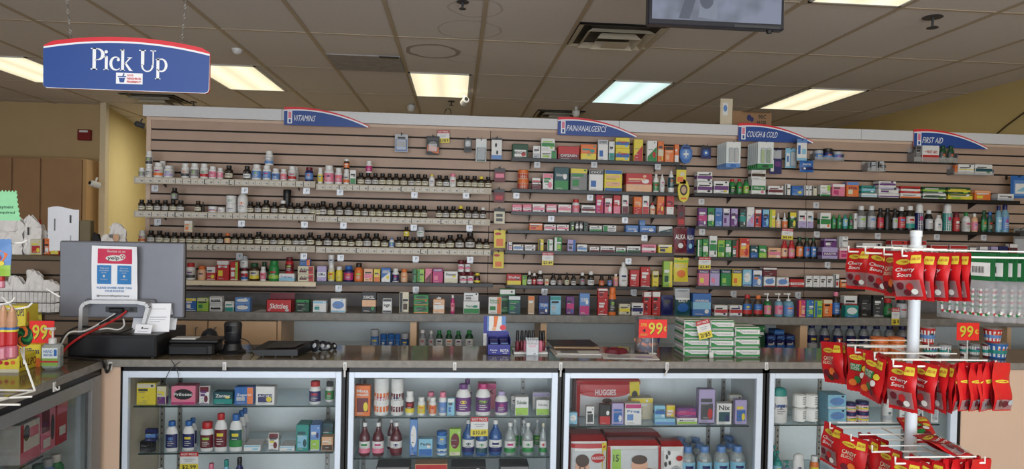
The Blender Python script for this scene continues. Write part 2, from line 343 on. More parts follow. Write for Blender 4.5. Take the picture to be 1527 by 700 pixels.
# ------------------------------------------------------------------ setting materials
CEIL = 3.01; YW = 4.962; XL = -2.2; XR = 4.9; BACK = 11.2
SLAT = node_mat('slat laminate', (162, 138, 121), .5, noise=.05, scale=9)
SLATDK = node_mat('slat groove', (14, 12, 12), .7)
HEADER = node_mat('white header board', (198, 199, 201), .4, noise=.02)
TILE = None
def ceiling_mat():
    """mineral tiles: fine speckle plus a few brown water rings where a leak dried"""
    m = node_mat('ceiling tile', (210, 203, 198), .9, noise=.03, scale=70, bump=.12, spec=.1); nt = m.node_tree; b = nt.nodes['Principled BSDF']
    src = b.inputs['Base Color'].links[0].from_socket; tc = nt.nodes.new('ShaderNodeTexCoord'); tot = None
    nz = nt.nodes.new('ShaderNodeTexNoise'); nz.inputs['Scale'].default_value = 9; nt.links.new(tc.outputs['Object'], nz.inputs['Vector'])
    for px, py, r, wd, k in ((646, 77, .20, .018, .55), (700, 45, .22, .008, .25), (710, 13, .17, .008, .25), (690, 88, .13, .006, .2)):
        p = G(px, py, CEIL)
        vm = nt.nodes.new('ShaderNodeVectorMath'); vm.operation = 'DISTANCE'; vm.inputs[1].default_value = p; nt.links.new(tc.outputs['Object'], vm.inputs[0])
        ad = nt.nodes.new('ShaderNodeMath'); ad.operation = 'MULTIPLY_ADD'; ad.inputs[1].default_value = .05; nt.links.new(nz.outputs['Fac'], ad.inputs[0]); nt.links.new(vm.outputs['Value'], ad.inputs[2])
        cp = nt.nodes.new('ShaderNodeMath'); cp.operation = 'COMPARE'; cp.inputs[1].default_value = r+.025; cp.inputs[2].default_value = wd; nt.links.new(ad.outputs[0], cp.inputs[0])
        ml = nt.nodes.new('ShaderNodeMath'); ml.operation = 'MULTIPLY'; ml.inputs[1].default_value = k; nt.links.new(cp.outputs[0], ml.inputs[0])
        if tot is None: tot = ml
        else:
            mx = nt.nodes.new('ShaderNodeMath'); mx.operation = 'MAXIMUM'; nt.links.new(tot.outputs[0], mx.inputs[0]); nt.links.new(ml.outputs[0], mx.inputs[1]); tot = mx
    mc = nt.nodes.new('ShaderNodeMix'); mc.data_type = 'RGBA'; mc.inputs['B'].default_value = (lin(96), lin(66), lin(42), 1)
    nt.links.new(tot.outputs[0], mc.inputs['Factor']); nt.links.new(src, mc.inputs['A']); nt.links.new(mc.outputs['Result'], b.inputs['Base Color']); return m
TBAR = node_mat('ceiling bar', (176, 160, 138), .6)
YEL = node_mat('yellow paint', (206, 190, 142), .8, noise=.02, scale=5)
TAN = node_mat('tan paint', (176, 152, 112), .8, noise=.02, scale=5)
OCH = node_mat('ochre paint', (188, 166, 112), .8, noise=.02, scale=5)
LAM = node_mat('grey stone laminate', (124, 121, 116), .45, noise=.16, scale=28)
LAMTOP = node_mat('dark stone laminate', (98, 89, 74), .11, noise=.2, scale=20, spec=.6)
BACKSPL = node_mat('slate laminate', (96, 94, 96), .5, noise=.12, scale=16)
WOODL = node_mat('pale wood', (206, 172, 138), .5, noise=.05, scale=7)
POST = node_mat('beige panel', (206, 178, 156), .5, noise=.02, scale=6)
WHITEPAN = node_mat('white melamine', (216, 224, 226), .4, noise=.02)
SILVER = node_mat('pale anodised metal', (206, 218, 234), .35, .1, noise=.02)
GREYF = node_mat('grey aluminium', (140, 142, 144), .35, .5, noise=.03)
BLACKF = node_mat('black edging', (16, 16, 20), .35)
STEEL = node_mat('steel strip', (150, 148, 144), .35, .6)
FLOORM = node_mat('floor tile', (170, 160, 148), .4, noise=.06, scale=6)
LIGHTP = node_mat('lit diffuser', (255, 250, 235), .5, emit=((255, 243, 205), 1.15))
LIGHTC = node_mat('lit diffuser cool', (235, 250, 250), .5, emit=((218, 248, 246), 1.15))
def tubes(m):
    nt = m.node_tree; b = nt.nodes['Principled BSDF']; tc = nt.nodes.new('ShaderNodeTexCoord'); sx = nt.nodes.new('ShaderNodeSeparateXYZ'); nt.links.new(tc.outputs['Object'], sx.inputs[0])
    ab = nt.nodes.new('ShaderNodeMath'); ab.operation = 'ABSOLUTE'; nt.links.new(sx.outputs[0], ab.inputs[0]); su = nt.nodes.new('ShaderNodeMath'); su.operation = 'SUBTRACT'; su.inputs[1].default_value = .13; nt.links.new(ab.outputs[0], su.inputs[0])
    a2 = nt.nodes.new('ShaderNodeMath'); a2.operation = 'ABSOLUTE'; nt.links.new(su.outputs[0], a2.inputs[0]); mr = nt.nodes.new('ShaderNodeMapRange'); mr.interpolation_type = 'SMOOTHSTEP'; mr.inputs['From Max'].default_value = .14; mr.inputs['To Min'].default_value = 1.25; mr.inputs['To Max'].default_value = .85
    nt.links.new(a2.outputs[0], mr.inputs['Value']); nt.links.new(mr.outputs['Result'], b.inputs['Emission Strength'])
tubes(LIGHTP); tubes(LIGHTC)
# ------------------------------------------------------------------ room shell
mb = MB(); mb.box(-8.4, 5.2, -4.2, BACK+.2, -.1, 0, FLOORM); struct('floor', mb)
mb = MB(); mb.quad((-8.4, -4.2, CEIL), (5.2, -4.2, CEIL), (5.2, BACK+.2, CEIL), (-8.4, BACK+.2, CEIL), ceiling_mat()); struct('ceiling', mb)
GX = [-.473+.63*k for k in range(-12, 9)]; GY = [5.02+1.122*k for k in range(-8, 6)]
mb = MB()
for x in GX: mb.box(x-.014, x+.014, -4.2, BACK, CEIL-.006, CEIL-.001, TBAR)
for k, y in enumerate(GY): mb.box(-8.4, 5.0, y-.008, y+.008, CEIL-.005, CEIL-.001, TBAR)
struct('trim_1', mb)
mb = MB(); mb.box(4.93, 5.1, -4.2, BACK, 0, CEIL, OCH); struct('wall_right', mb)
YA = G(161, 171, CEIL); YB = G(214, 183, CEIL)
YBK = 8.6
mb = MB(); YX = P(152, 300, YBK).x; mb.box(-8.4, YX, YBK, YBK+.15, 0, CEIL, TAN); struct('wall_back', mb)
mb = MB(); dv = (YB-YA); e = YA+dv*1.0; YB = P(220, 200, 11.0); mb.quad((YX, YBK+.1, 0), (YB.x, YB.y, 0), (YB.x, YB.y, CEIL), (YX, YBK+.1, CEIL), YEL)
mb.quad((YB.x, YB.y, 0), (YB.x+3, YB.y+.3, 0), (YB.x+3, YB.y+.3, CEIL), (YB.x, YB.y, CEIL), YEL); struct('wall_passage', mb)
mb = MB(); mb.box(-3.0, 5.1, BACK, BACK+.15, 0, CEIL, OCH); struct('wall_rear', mb)
mb = MB(); mb.box(-8.5, -8.35, -4.2, YBK, 0, CEIL, TAN); struct('wall_left', mb)
a = P(149.5, 300, 8.45); b_ = P(158, 300, 8.45)
mb = MB(); mb.box(a.x, b_.x, 8.42, 8.5, 0, CEIL, node_mat('cream corner post', (206, 190, 160), .6)); struct('trim_2', mb)
# slatwall partition: one face of grooved boards, seams every eight feet, a white fascia on top
ZS0 = 1.62+.642; SLOT = .0762; ZBOT = 1.09; ZH0 = 2.350; ZH1 = 2.430
mb = MB(); mb.box(XL+.01, XR, YW+.012, YW+.11, .0, ZH1-.01, SLATDK)
seams = [XL+2.44*k for k in range(4)]; seams[-1] = XR
tops = [ZH0+.0]+[ZS0-k*SLOT for k in range(17)]
for sx0, sx1 in zip(seams[:-1], seams[1:]):
    for k in range(len(tops)-1):
        z1 = tops[k]-(.006 if k else 0); z0 = max(tops[k+1]+.006, ZBOT-.04)
        if z1-z0 > .01: mb.cbox(sx0+.0016, sx1-.0016, YW, YW+.014, z0, z1, SLAT, .0015)
mb.box(XL-.0, XL+.03, YW-.004, YW+.11, 0, ZH1-.01, node_mat('edge strip', (190, 166, 146), .5))
mb.box(XL, XR, YW-.005, YW+.01, ZH0-.022, ZH0-.003, node_mat('edge strip', (190, 166, 146), .5))
struct('wall_slat', mb)
mb = MB()
x = XL-.02
for w in (.96, 2.46, 1.9, 1.9):
    mb.cbox(x, min(x+w-.002, XR), YW-.022, YW+.12, ZH0, ZH1, HEADER, .002); x += w
struct('trim_3', mb)
mb = MB(); mb.box(XL+.02, XR, YW-.02, YW-.001, 1.0, ZBOT+.018, BACKSPL); struct('baseboard_back', mb)
# missing tile: bare grey board in the ceiling grid
mb = MB(); mb.box(-1.09, -.49, 5.60, 6.15, CEIL-.012, CEIL-.002, node_mat('grey board', (158, 154, 152), .9, noise=.12, scale=14)); mb.box(-.66, -.50, 5.59, 5.63, CEIL-.018, CEIL-.011, 'k'); struct('ceiling_patch', mb)
# ------------------------------------------------------------------ ceiling fittings
def troffer(x0, x1, y0, y1, cool, label):
    o = empty('ceiling_light', ((x0+x1)/2, (y0+y1)/2, CEIL)); w = (x1-x0)/2; d = (y1-y0)/2
    f = MB()
    for (a0, a1, b0, b1) in ((-w, w, -d, -d+.02), (-w, w, d-.02, d), (-w, -w+.02, -d, d), (w-.02, w, -d, d)): f.box(a0, a1, b0, b1, -.012, -.003, 'w')
    obj('frame', f, o)
    g = MB(); g.box(-w+.02, w-.02, -d+.02, d-.02, -.008, -.004, LIGHTC if cool else LIGHTP); obj('diffuser', g, o)
    tag(o, label, 'ceiling light', 'recessed ceiling lights')
LY0, LY1 = 6.15, 7.27
for x0, x1, cool, lb in ((-.465, .11, 0, 'warm lit ceiling panel above the vitamin shelves, beside the brown water ring'), (1.43, 2.01, 1, 'bluish white lit ceiling panel above the pain shelves'),
        (3.33, 3.92, 0, 'warm lit ceiling panel nearest the ochre side wall, above the cough shelves'), (-2.40, -1.81, 0, 'warm lit ceiling panel partly behind the right edge of the blue hanging sign'.replace('right edge', 'chained end')),
        (-4.33, -3.74, 0, 'warm lit ceiling panel cut by the frame beside the blue hanging sign')):
    troffer(x0, x1, LY0, LY1, cool, lb)
for x0, lb in ((2.07, 'small visible end of a lit ceiling panel beside the hanging television'), (3.96, 'lit ceiling panel corner above the sprinkler, by the ochre wall')):
    troffer(x0, x0+.58, 2.75, 3.87, 0, lb)
for x0 in (-2.36, -.47, .79):
    troffer(x0, x0+.58, -.6, .5, 0, 'lit ceiling panel over the shop floor in front of the counters')
def vent(x0, x1, y0, y1, label):
    o = empty('ceiling_vent', ((x0+x1)/2, (y0+y1)/2, CEIL)); w = (x1-x0)/2; d = (y1-y0)/2
    b = MB(); b.box(-w, w, -d, d, -.006, -.002, 'k'); obj('backing', b, o)
    f = MB()
    vm = node_mat('vent cream', (196, 186, 166), .5)
    for s, z0, z1 in ((1, -.008, -.02), (.78, -.012, -.045), (.52, -.02, -.07)):
        t = s-.13
        for (p, q) in (((-1, -1), (1, -1)), ((1, -1), (1, 1)), ((1, 1), (-1, 1)), ((-1, 1), (-1, -1))):
            f.quad((p[0]*w*s, p[1]*d*s, z1), (q[0]*w*s, q[1]*d*s, z1), (q[0]*w*t, q[1]*d*t, z0), (p[0]*w*t, p[1]*d*t, z0), vm)
    f.quad((-w*.3, -d*.3, -.075), (w*.3, -d*.3, -.075), (w*.3, d*.3, -.075), (-w*.3, d*.3, -.075), vm)
    obj('louvre', f, o); tag(o, label, 'air vent', 'ceiling air vents')
vent(.80, 1.41, 4.47, 5.01, 'square louvred ceiling vent beside the hanging television')
vent(-3.75, -3.15, 7.75, 8.3, 'square louvred ceiling vent above the free end of the slatted partition')
vent(.93, 1.50, 7.85, 8.4, 'dark ceiling vent behind the partition, between two lit panels')
vent(-3.62, -3.02, 4.0, 4.6, 'dark ceiling vent in the corner above the blue hanging sign')
def sprinkler(px, py, label, s=1.):
    p = G(px, py, CEIL); o = MB(); o.lathe([(.035*s, 0), (.04*s, -.006)], 'd', 14); o.lathe([(.008, -.006), (.006, -.045*s)], 'd', 8); o.lathe([(.022*s, -.045*s), (.024*s, -.048*s)], 'd', 12)
    tag(obj('sprinkler_head', o, loc=p), label, 'sprinkler', 'ceiling sprinklers')
sprinkler(1391, 25, 'dark sprinkler head near the ochre wall, in front of the lit panel', 1.5)
sprinkler(289, 152, 'small dark sprinkler head under the blue hanging sign'), sprinkler(690, 2, 'dark sprinkler head among the water rings'), sprinkler(673, 151, 'small sprinkler head behind the partition near the white camera')
def dome(px, py, Y, r, label, nm='motion_sensor', cat='sensor'):
    p = P(px, py, Y); o = MB(); o.lathe([(.3*r, -r), (.75*r, -.75*r), (r, -.1*r), (1.0*r, .5*r), (.8*r, .7*r)], 'w', 14); st = MB(); st.lathe([(r*.4, .6*r), (r*.4, CEIL-p.z)], 'w', 8)
    t = obj(nm, o, loc=p, sm=True); obj('stem', st, t); tag(t, label, cat)
dome(354, 73, 5.6, .045, 'white dome sensor on the ceiling beside the blue hanging sign')
dome(613, 161, 7.8, .045, 'white dome sensor behind the fascia under the middle lit panel'), dome(859, 169, 7.6, .045, 'white dome sensor beside the blue pain sign')
def camera_unit(p, s, c, label, rz):
    o = empty('security_camera', p, rz); b = MB(); b.lathe([(s*.8, -1.6*s), (s, -1.5*s), (s, 1.2*s), (s*.6, 1.5*s)], c, 14)
    me = b.mesh('housing'); me.transform(Matrix.Rotation(PI/2-.25, 4, 'X')); smooth(me); obj('housing', me, o)
    l = MB(); l.lathe([(s*.6, -1.7*s), (s*.55, -1.55*s)], 'k', 12); me = l.mesh('lens'); me.transform(Matrix.Rotation(PI/2-.25, 4, 'X') @ Matrix.Scale(-1, 4, (0, 0, 1))); obj('lens', me, o)
    k = MB(); k.tube([(0, .3*s, .5*s), (0, .6*s, 1.6*s), (0, .9*s, 2.2*s)], s*.3, c); obj('bracket', k, o); tag(o, label, 'security camera')
camera_unit(P(693, 151, 6.9), .034, 'w', 'white round security camera hanging below the middle lit ceiling panel', .3)
camera_unit(P(208, 186, 5.05), .02, 'd', 'dark bullet camera at the top free end of the slatted partition', -.9)
camera_unit(P(141, 275, 8.0), .035, 'w', 'small white camera on the side of the brown cupboards', -.5)
mb = MB(); q = P(668, 170, 7.4); mb.tube([q+Vector((.035*math.sin(t), 0, .06*math.cos(t))) for t in [k*.5 for k in range(13)]], .005, 'k'); tag(obj('cable_loop', mb), 'small black cable loop sticking up behind the white fascia', 'cable')
mb = MB(); mb.tube([XP(1485, 201, 4.92), XP(1500, 188, 4.92), XP(1530, 166, 4.92)], .006, 'a'); tag(obj('cord', mb), 'thin brown cord running up the ochre side wall', 'cord')
# ------------------------------------------------------------------ aisle signs on the fascia
SBLUE = node_mat('sign blue', (36, 70, 138), .35, noise=.02); SRED = node_mat('sign red', (204, 42, 56), .35, noise=.02); SWHITE = node_mat('sign white', (226, 228, 232), .4, noise=.02)
def aisle_sign(x0, x1, y0, y1, text, tw, label):
    Y = YW-.03; a = P(x0, y0, Y); b = P(x1, y1, Y); w = b.x-a.x; zb = P(x0, y1 if False else y0+24, Y).z-.002; h = P(x0, y0, Y).z-zb
    def arc(u, off): return h*(.86+.42*u-1.29*u*u)*1.0+off if u < 1 else 0
    n = 16; us = [k/n for k in range(n+1)]
    top = lambda u: max(.02*h, h*(.9+.55*u-1.40*u*u))
    o = empty('aisle_sign', (a.x, Y, zb))
    r = MB(); r.prism([(0, 0), (w, 0)]+[(w*u, top(u)+.008+.12*h*(1-u)) for u in us[::-1]], 0, .006, SRED); obj('red_edge', r, o)
    wv = MB(); wv.prism([(0, 0), (w*.995, 0)]+[(w*u*.995, top(u)+.003) for u in us[::-1]], -.002, 0, SWHITE); obj('white_line', wv, o)
    f = MB(); f.prism([(0, 0), (w*.985, 0)]+[(w*u*.985, top(u)-.006) for u in us[::-1]], -.004, -.002, SBLUE)
    S = lambda u, v, q: Vector((w*u, -.004-q, h*v))
    f.prints(S, [('r', .04, .1, .095, .86, SWHITE), ('r', .05, .42, .085, .82, 'p'), ('r', .055, .16, .08, .36, SBLUE), ('t', text, .115, .26, .115+tw, .62, SWHITE, False, .22*.36*h/(tw*w))])
    obj('blue_face', f, o); tag(o, label, 'sign', 'aisle signs on the fascia')
aisle_sign(424, 550, 162, 187, 'VITAMINS', .25, 'blue curved aisle sign reading VITAMINS on the white fascia')
aisle_sign(832, 950, 177, 202, 'PAIN/ANALGESICS', .49, 'blue curved aisle sign reading PAIN/ANALGESICS on the white fascia')
aisle_sign(1101, 1213, 186, 210, 'COUGH & COLD', .40, 'blue curved aisle sign reading COUGH & COLD on the white fascia')
aisle_sign(1363, 1473, 195, 218, 'FIRST AID', .27, 'blue curved aisle sign reading FIRST AID on the white fascia')
# open cardboard box on top of the partition
p = P(1112, 190, YW+.07); sc = .0051
o = empty('cardboard_box', (p.x, YW+.07, ZH1)); CARD = node_mat('brown cardboard', (138, 106, 76), .8, noise=.06, scale=14)
b = MB(); w = 41*sc
b.box(-w*.5, w*.98, .0, .05, .0, 24*sc, CARD); b.quad((w*.98, 0, 24*sc), (-w*.1, 0, 24*sc), (-w*.2, -.03, 22*sc), (w*.9, -.03, 22*sc), CARD)
S = lambda u, v, q: Vector((-w*.5+w*1.48*u, -q, 24*sc*v)); b.prints(S, [('e', .42, .6, .06, .2, 'v'), ('e', .49, .5, .05, .16, 'v'), ('t', '90C', .66, .55, .86, .8, 'k', True), ('t', '66100', .62, .2, .86, .45, 'k', True)]); obj('body', b, o)
fl = MB(); fl.box(-w*.98, -w*.52, .0, .004, 0, 42*sc, node_mat('pale card', (196, 184, 160), .8)); S = lambda u, v, q: Vector((-w*.98+w*.46*u, -q, 42*sc*v)); fl.prints(S, [('r', .2, .4, .62, .85, 'w'), ('e', .4, .65, .16, .12, 'B')]); obj('flap', fl, o)
tag(o, 'brown open cardboard box with a tall pale flap standing on the partition', 'box')
# ------------------------------------------------------------------ hanging sign
Yp = 2.9
a = P(64.5, 128, Yp); b_ = P(312, 137, Yp); w = b_.x-a.x; zb = (a.z+b_.z)/2-.008; h = P(64, 62, Yp).z-zb
o = empty('hanging_sign', (a.x, Yp, zb)); n = 20; us = [k/n for k in range(n+1)]
zl = h; pk = .036
bow = lambda u: zl*.99+pk*(1-(2*u-1)**2)-.004*u
rc = .016
def outline(off):
    pts = [(rc+off, off), (w-rc-off, off), (w-rc*.3-off, rc*.3+off), (w-off, rc+off)]
    return pts
plate = outline(0)+[(w*u if u < 1 else w-.0, bow(u)-(.012 if u in (0., 1.) else 0)) for u in us[::-1]]+[(0, rc), (rc*.3, rc*.3)]
f = MB(); f.prism(plate, 0, .012, SRED)
obj('red_board', f, o)
f = MB(); f.prism(outline(.0)+[(w*u, bow(u)-.018) for u in us[::-1]]+[(0, rc), (rc*.3, rc*.3)], -.002, 0, SWHITE); obj('white_line', f, o)
f = MB(); f.prism(outline(.002)+[(w*u, bow(u)-.026) for u in us[::-1]]+[(0.002, rc), (rc*.3, rc*.3)], -.004, -.002, SBLUE)
# lettering "Pick Up" in an old-style serif, each stroke an outline on the face
def glyph(mb, x, z, s, name):
    y = -.0055
    def q(x0, z0, x1, z1): mb.add([(x+x0*s, y, z+z0*s), (x+x1*s, y, z+z0*s), (x+x1*s, y, z+z1*s), (x+x0*s, y, z+z1*s)], [(0, 1, 2, 3)], SWHITE)
    def poly(pts): mb.add([(x+a*s, y, z+b*s) for a, b in pts], [tuple(range(len(pts)))], SWHITE)
    def arc(cx, cz, rx, rz, a0, a1, t0, t1, n=14):
        vs = []
        for k in range(n+1):
            g = math.radians(a0+(a1-a0)*k/n); t = t0+(t1-t0)*math.sin(PI*k/n); c, s_ = math.cos(g), math.sin(g)
            vs += [(x+(cx+rx*c)*s, y, z+(cz+rz*s_)*s), (x+(cx+(rx-t)*c)*s, y, z+(cz+(rz-min(t, rz*.9)*.8)*s_)*s)]
        mb.add(vs, [(2*k, 2*k+2, 2*k+3, 2*k+1) for k in range(n)], SWHITE)
    if name == 'P': q(.08, 0, .23, 1); q(0, 0, .3, .045); q(0, .96, .2, 1); arc(.3, .72, .32, .28, 92, -92,   .05, .16); q(.2, .955, .31, 1.0); q(.2, .44, .31, .48); return .62
    if name == 'i': q(.06, 0, .19, .64); q(0, 0, .24, .035); poly([(0, .58), (.1, .6), (.17, .66), (.06, .66)]); arc(.115, .85, .075, .075, 0, 360, .075, .075); return .25
    if name == 'c': arc(.28, .32, .28, .33, 50, 320, .03, .13); arc(.40, .5, .07, .07, 0, 360, .07, .07); return .5
    if name == 'k': q(.06, 0, .19, 1.0); q(0, 0, .24, .035); poly([(-.02, .96), (.17, 1.02), (.17, .95), (.05, .93)]); poly([(.17, .3), (.42, .6), (.5, .6), (.24, .3)]); q(.33, .6, .55, .635); poly([(.2, .34), (.3, .36), (.54, .03), (.6, 0), (.42, 0)]); return .61
    if name == 'U': q(.08, .3, .23, 1); q(.6, .3, .66, 1); q(-.01, .96, .3, 1); q(.5, .96, .76, 1); arc(.37, .32, .29, .34, 180, 360, .1, .07); return .8
    if name == 'p': q(.06, -.34, .19, .62); q(0, -.34, .25, -.3); poly([(-.02, .58), (.1, .61), (.17, .66), (.17, .55)]); arc(.29, .32, .27, .32, 135, -145, .03, .12); return .62
    return .3
gx = w*.284; s = .088
for ch in 'Pick Up': gx += (glyph(f, gx, zb*0+h*.43, s, ch)+.06)*s*.84
lx, lz = w*.436, h*.145
S = lambda u, v, q: Vector((lx+.105*u, -.004-q, lz+.045*v))
f.prints(S, [('r', 0, 0, 1, 1, SWHITE), ('g', [(.1, .55), (.34, .55), (.3, .12), (.14, .12)], SBLUE), ('r', .07, .6, .38, .7, SBLUE), ('g', [(.24, .7), (.29, .7), (.33, .95), (.28, .95)], SBLUE), ('t', 'GOOD', .42, .7, .66, .88, SRED, True), ('t', 'NEIGHBOR', .42, .4, .95, .6, SRED, True), ('t', 'PHARMACY', .42, .1, .95, .3, SRED, True)])
obj('blue_face', f, o)
for px, py, px2 in ((106, 55, 99.5), (271, 62, 277)):
    c = MB(); p0 = P(px, py+3, Yp+.006)-Vector((a.x, Yp, zb)); p1 = P(px2, 0, Yp+.006)-Vector((a.x, Yp, zb)); dz = (p1-p0); p1 = p0+dz*((CEIL-zb-p0.z)/dz.z)
    L = (p1-p0).length; k = int(L/.02)
    for i in range(k):
        q0 = p0+(p1-p0)*(i/k); q1 = p0+(p1-p0)*((i+.9)/k); off = Vector((.006, 0, 0)) if i % 2 else Vector((0, .006, 0))
        c.tube([q0-off*.3, (q0+q1)/2+off, q1-off*.3], .0022, STEEL, 5); c.tube([q0+off*.3, (q0+q1)/2-off, q1+off*.3], .0022, STEEL, 5)
    obj('chain', c, o)
tag(o, 'blue hanging sign reading Pick Up with red curved top, hung by two chains', 'sign')
# ------------------------------------------------------------------ television
Yt = 3.0; a = P(966, 39, Yt); b_ = P(1170, 42, Yt); w = b_.x-a.x; zb = (a.z+b_.z)/2; h = .40
o = empty('television', ((a.x+b_.x)/2, Yt, zb)); f = MB(); f.cbox(-w/2, w/2, 0, .045, 0, h, node_mat('television plastic', (34, 35, 44), .3), .006)
obj('casing', f, o)
def screen_mat():  # bluish grey reflection on the screen, painted in as a faint glow
    m = node_mat('painted screen reflection', (20, 22, 28), .15); nt = m.node_tree; b = nt.nodes['Principled BSDF']
    tc = nt.nodes.new('ShaderNodeTexCoord'); nz = nt.nodes.new('ShaderNodeTexNoise'); nz.inputs['Scale'].default_value = 7; nz.inputs['Detail'].default_value = 2; nt.links.new(tc.outputs['Object'], nz.inputs['Vector'])
    rp = nt.nodes.new('ShaderNodeValToRGB'); rp.color_ramp.elements[0].position = .36; rp.color_ramp.elements[1].position = .56; rp.color_ramp.elements[0].color = (.13, .145, .18, 1); rp.color_ramp.elements[1].color = (.2, .22, .29, 1)
    nt.links.new(nz.outputs['Fac'], rp.inputs['Fac']); nt.links.new(rp.outputs['Color'], b.inputs['Emission Color']); b.inputs['Emission Strength'].default_value = 1.15; return m
f = MB(); f.box(-w/2+.018, w/2-.018, -.002, .001, .026, h-.02, screen_mat()); S = lambda u, v, q: Vector((-w/2+w*u, -.002-q, h*v))
DS = node_mat('screen reflection dark', (66, 72, 84), .5, emit=((66, 72, 84), .5)); DS2 = node_mat('screen reflection mid', (100, 106, 120), .5, emit=((100, 106, 120), .5))  # dark and mid shapes of the painted reflection, slightly glowing
f.prints(S, [('g', [(.22, .08), (.3, .08), (.36, .4), (.3, .5)], DS), ('g', [(.36, .1), (.5, .08), (.5, .3), (.38, .32)], DS2), ('e', .42, .3, .05, .1, DS), ('g', [(.38, .34), (.47, .3), (.52, .42), (.42, .44)], DS2)]); obj('screen', f, o)
f = MB(); f.box(.08, .30, -.003, 0, .004, .016, 'd'); f.lathe([(.012, -.012), (.014, 0)], 'k', 10, cx=w*.40, cy=.02); obj('sensor', f, o)
f = MB(); f.tube([(0, .06, h*.6), (0, .06, CEIL-zb)], .02, 'k', 10); f.box(-.1, .1, .045, .07, h*.4, h*.7, 'k'); obj('ceiling_mount', f, o)
tag(o, 'dark flat television hanging from the ceiling with a painted bluish grey screen reflection', 'television')
# ------------------------------------------------------------------ back room: brown cupboards, fire alarm
YC = 8.2; BRN = node_mat('brown laminate', (150, 116, 84), .5, noise=.06, scale=5); BRD = node_mat('side laminate', (176, 140, 96), .5, noise=.05, scale=5)
for i, (x0, x1, lb) in enumerate(((-42, 17.5, 'tall brown cupboard cut by the frame, under the blue hanging sign'), (18, 60, 'tall brown cupboard between the two neighbouring ones at the tan wall'), (60.5, 122.5, 'widest tall brown cupboard, next to the cream corner post'))):
    a = P(x0, 300, YC); b_ = P(x1, 300, YC); zt = P(60, 235, YC).z
    o = empty('cupboard', (a.x, YC, 0)); f = MB(); f.box(0, b_.x-a.x, .02, .38, 0, zt, BRD if i == 2 else BRN); obj('carcass', f, o)
    f = MB(); f.cbox(.008, b_.x-a.x-.008, -.005, .018, .05, zt-.01, BRN, .004); obj('door', f, o); tag(o, lb, 'cupboard', 'brown cupboards along the tan wall')
a = P(123.5, 300, YC+.01); b_ = P(142, 300, YC+.2); o = MB(); o.box(a.x+.005, b_.x, YC+.0, YC+.37, 0, P(130, 238, YC).z, BRD); tag(obj('cupboard_end_panel', o), 'lighter brown end panel beside the widest cupboard', 'panel')
p = P(128, 202, YBK); o = empty('fire_alarm', (p.x, YBK, p.z)); f = MB(); f.cbox(-.075, .075, -.05, -.001, -.065, .065, node_mat('alarm red', (120, 30, 30), .4), .006); obj('housing', f, o)
f = MB(); f.cbox(-.05, .05, -.056, -.05, .03, .055, 'w', .003); obj('strobe', f, o); tag(o, 'dark red fire alarm box with a small white strobe on the tan wall', 'alarm')
# ------------------------------------------------------------------ shelves on the slatwall
SHW = node_mat('cream shelf metal', (176, 166, 148), .5, noise=.02); TKT = node_mat('ticket strip', (168, 160, 146), .5); TKT2 = node_mat('ticket card', (190, 184, 172), .5); SHB = node_mat('black shelf metal', (26, 24, 26), .35)
def shelf(x0, x1, rx, ry, style, label, Yf=4.80, group=None):
    z = P(rx, ry, Yf).z; a = P(x0, ry, Yf).x; b = P(x1, ry, Yf).x; w = b-a
    o = MB()
    if style == 'w':
        o.cbox(0, w, .004, YW-Yf-.001, -.008, 0, SHW, .002); t = obj('display_shelf', o, loc=(a, Yf, z))
        s = MB(); s.cbox(0, w, -.004, .004, -.046, .0, SHW, .002); S = lambda u, v, q: Vector((w*u, -.004-q, -.046+.046*v))
        els = [('r', 0, .14, 1, .86, TKT)]; u = .01
        rr = random.Random(int(a*1000))
        while u < .96:
            e = u+rr.uniform(.03, .05)
            els.append(('g', [(u, .2), (e-.006, .2), (e-.006, .8), (u, .8)], TKT2)); els.append(('g', [(u+.004, .45), ((u+e)/2, .62), ((u+e)/2, .5), (u+.004, .36)], 'i'))
            els.append(('r', (u+e)/2+.002, .32, e-.010, .55, 'g'))
            if rr.random() < .3: els.append(('r', e-.006, .12, e-.003 if rr.random() < .7 else e+.012, .86, 'k'))
            u = e
        s.prints(S, els, step=.00005); obj('price_strip', s, t)
    elif style == 'b':
        o.cbox(0, w, 0, YW-Yf-.001, -.010, 0, SHB, .002); t = obj('display_shelf', o, loc=(a, Yf, z))
        s = MB(); s.cbox(0, w, -.005, 0, -.020, .006, SHB, .002); obj('front_lip', s, t)
    else:
        o.cbox(0, w, 0, YW-Yf-.001, -.03, 0, node_mat('cream shelf board', (200, 186, 160), .5), .003); t = obj('display_shelf', o, loc=(a, Yf, z))
        s = MB(); s.cbox(0, w, -.004, 0, -.032, -.002, node_mat('cream shelf edge', (214, 200, 172), .5), .002); obj('front_edge', s, t)
        s = MB(); s.box(0, w, .0, .02, -.046, -.040, SHB); obj('rail', s, t)
    for k in range(2):
        g = MB(); xx = w*(.12+.76*k); g.prism([(0, -.012), (0.001, -.05), (.004, -.05), (.004, -.012)], 0, .001, SHB)
        g = MB(); g.add([(xx-.0015, YW-Yf-.001, -.011), (xx-.0015, YW-Yf-.001, -.065), (xx-.0015, .03, -.011), (xx+.0015, YW-Yf-.001, -.011), (xx+.0015, YW-Yf-.001, -.065), (xx+.0015, .03, -.011)], [(0, 1, 2), (5, 4, 3), (0, 3, 4, 1), (1, 4, 5, 2), (2, 5, 3, 0)], SHB); obj('bracket', g, t)
    tag(t, label, 'shelf', group or 'shelves on the slatted partition'); return z
YV = 4.80
VA, VB = 'yellow wall end', 'second shelf section edge'
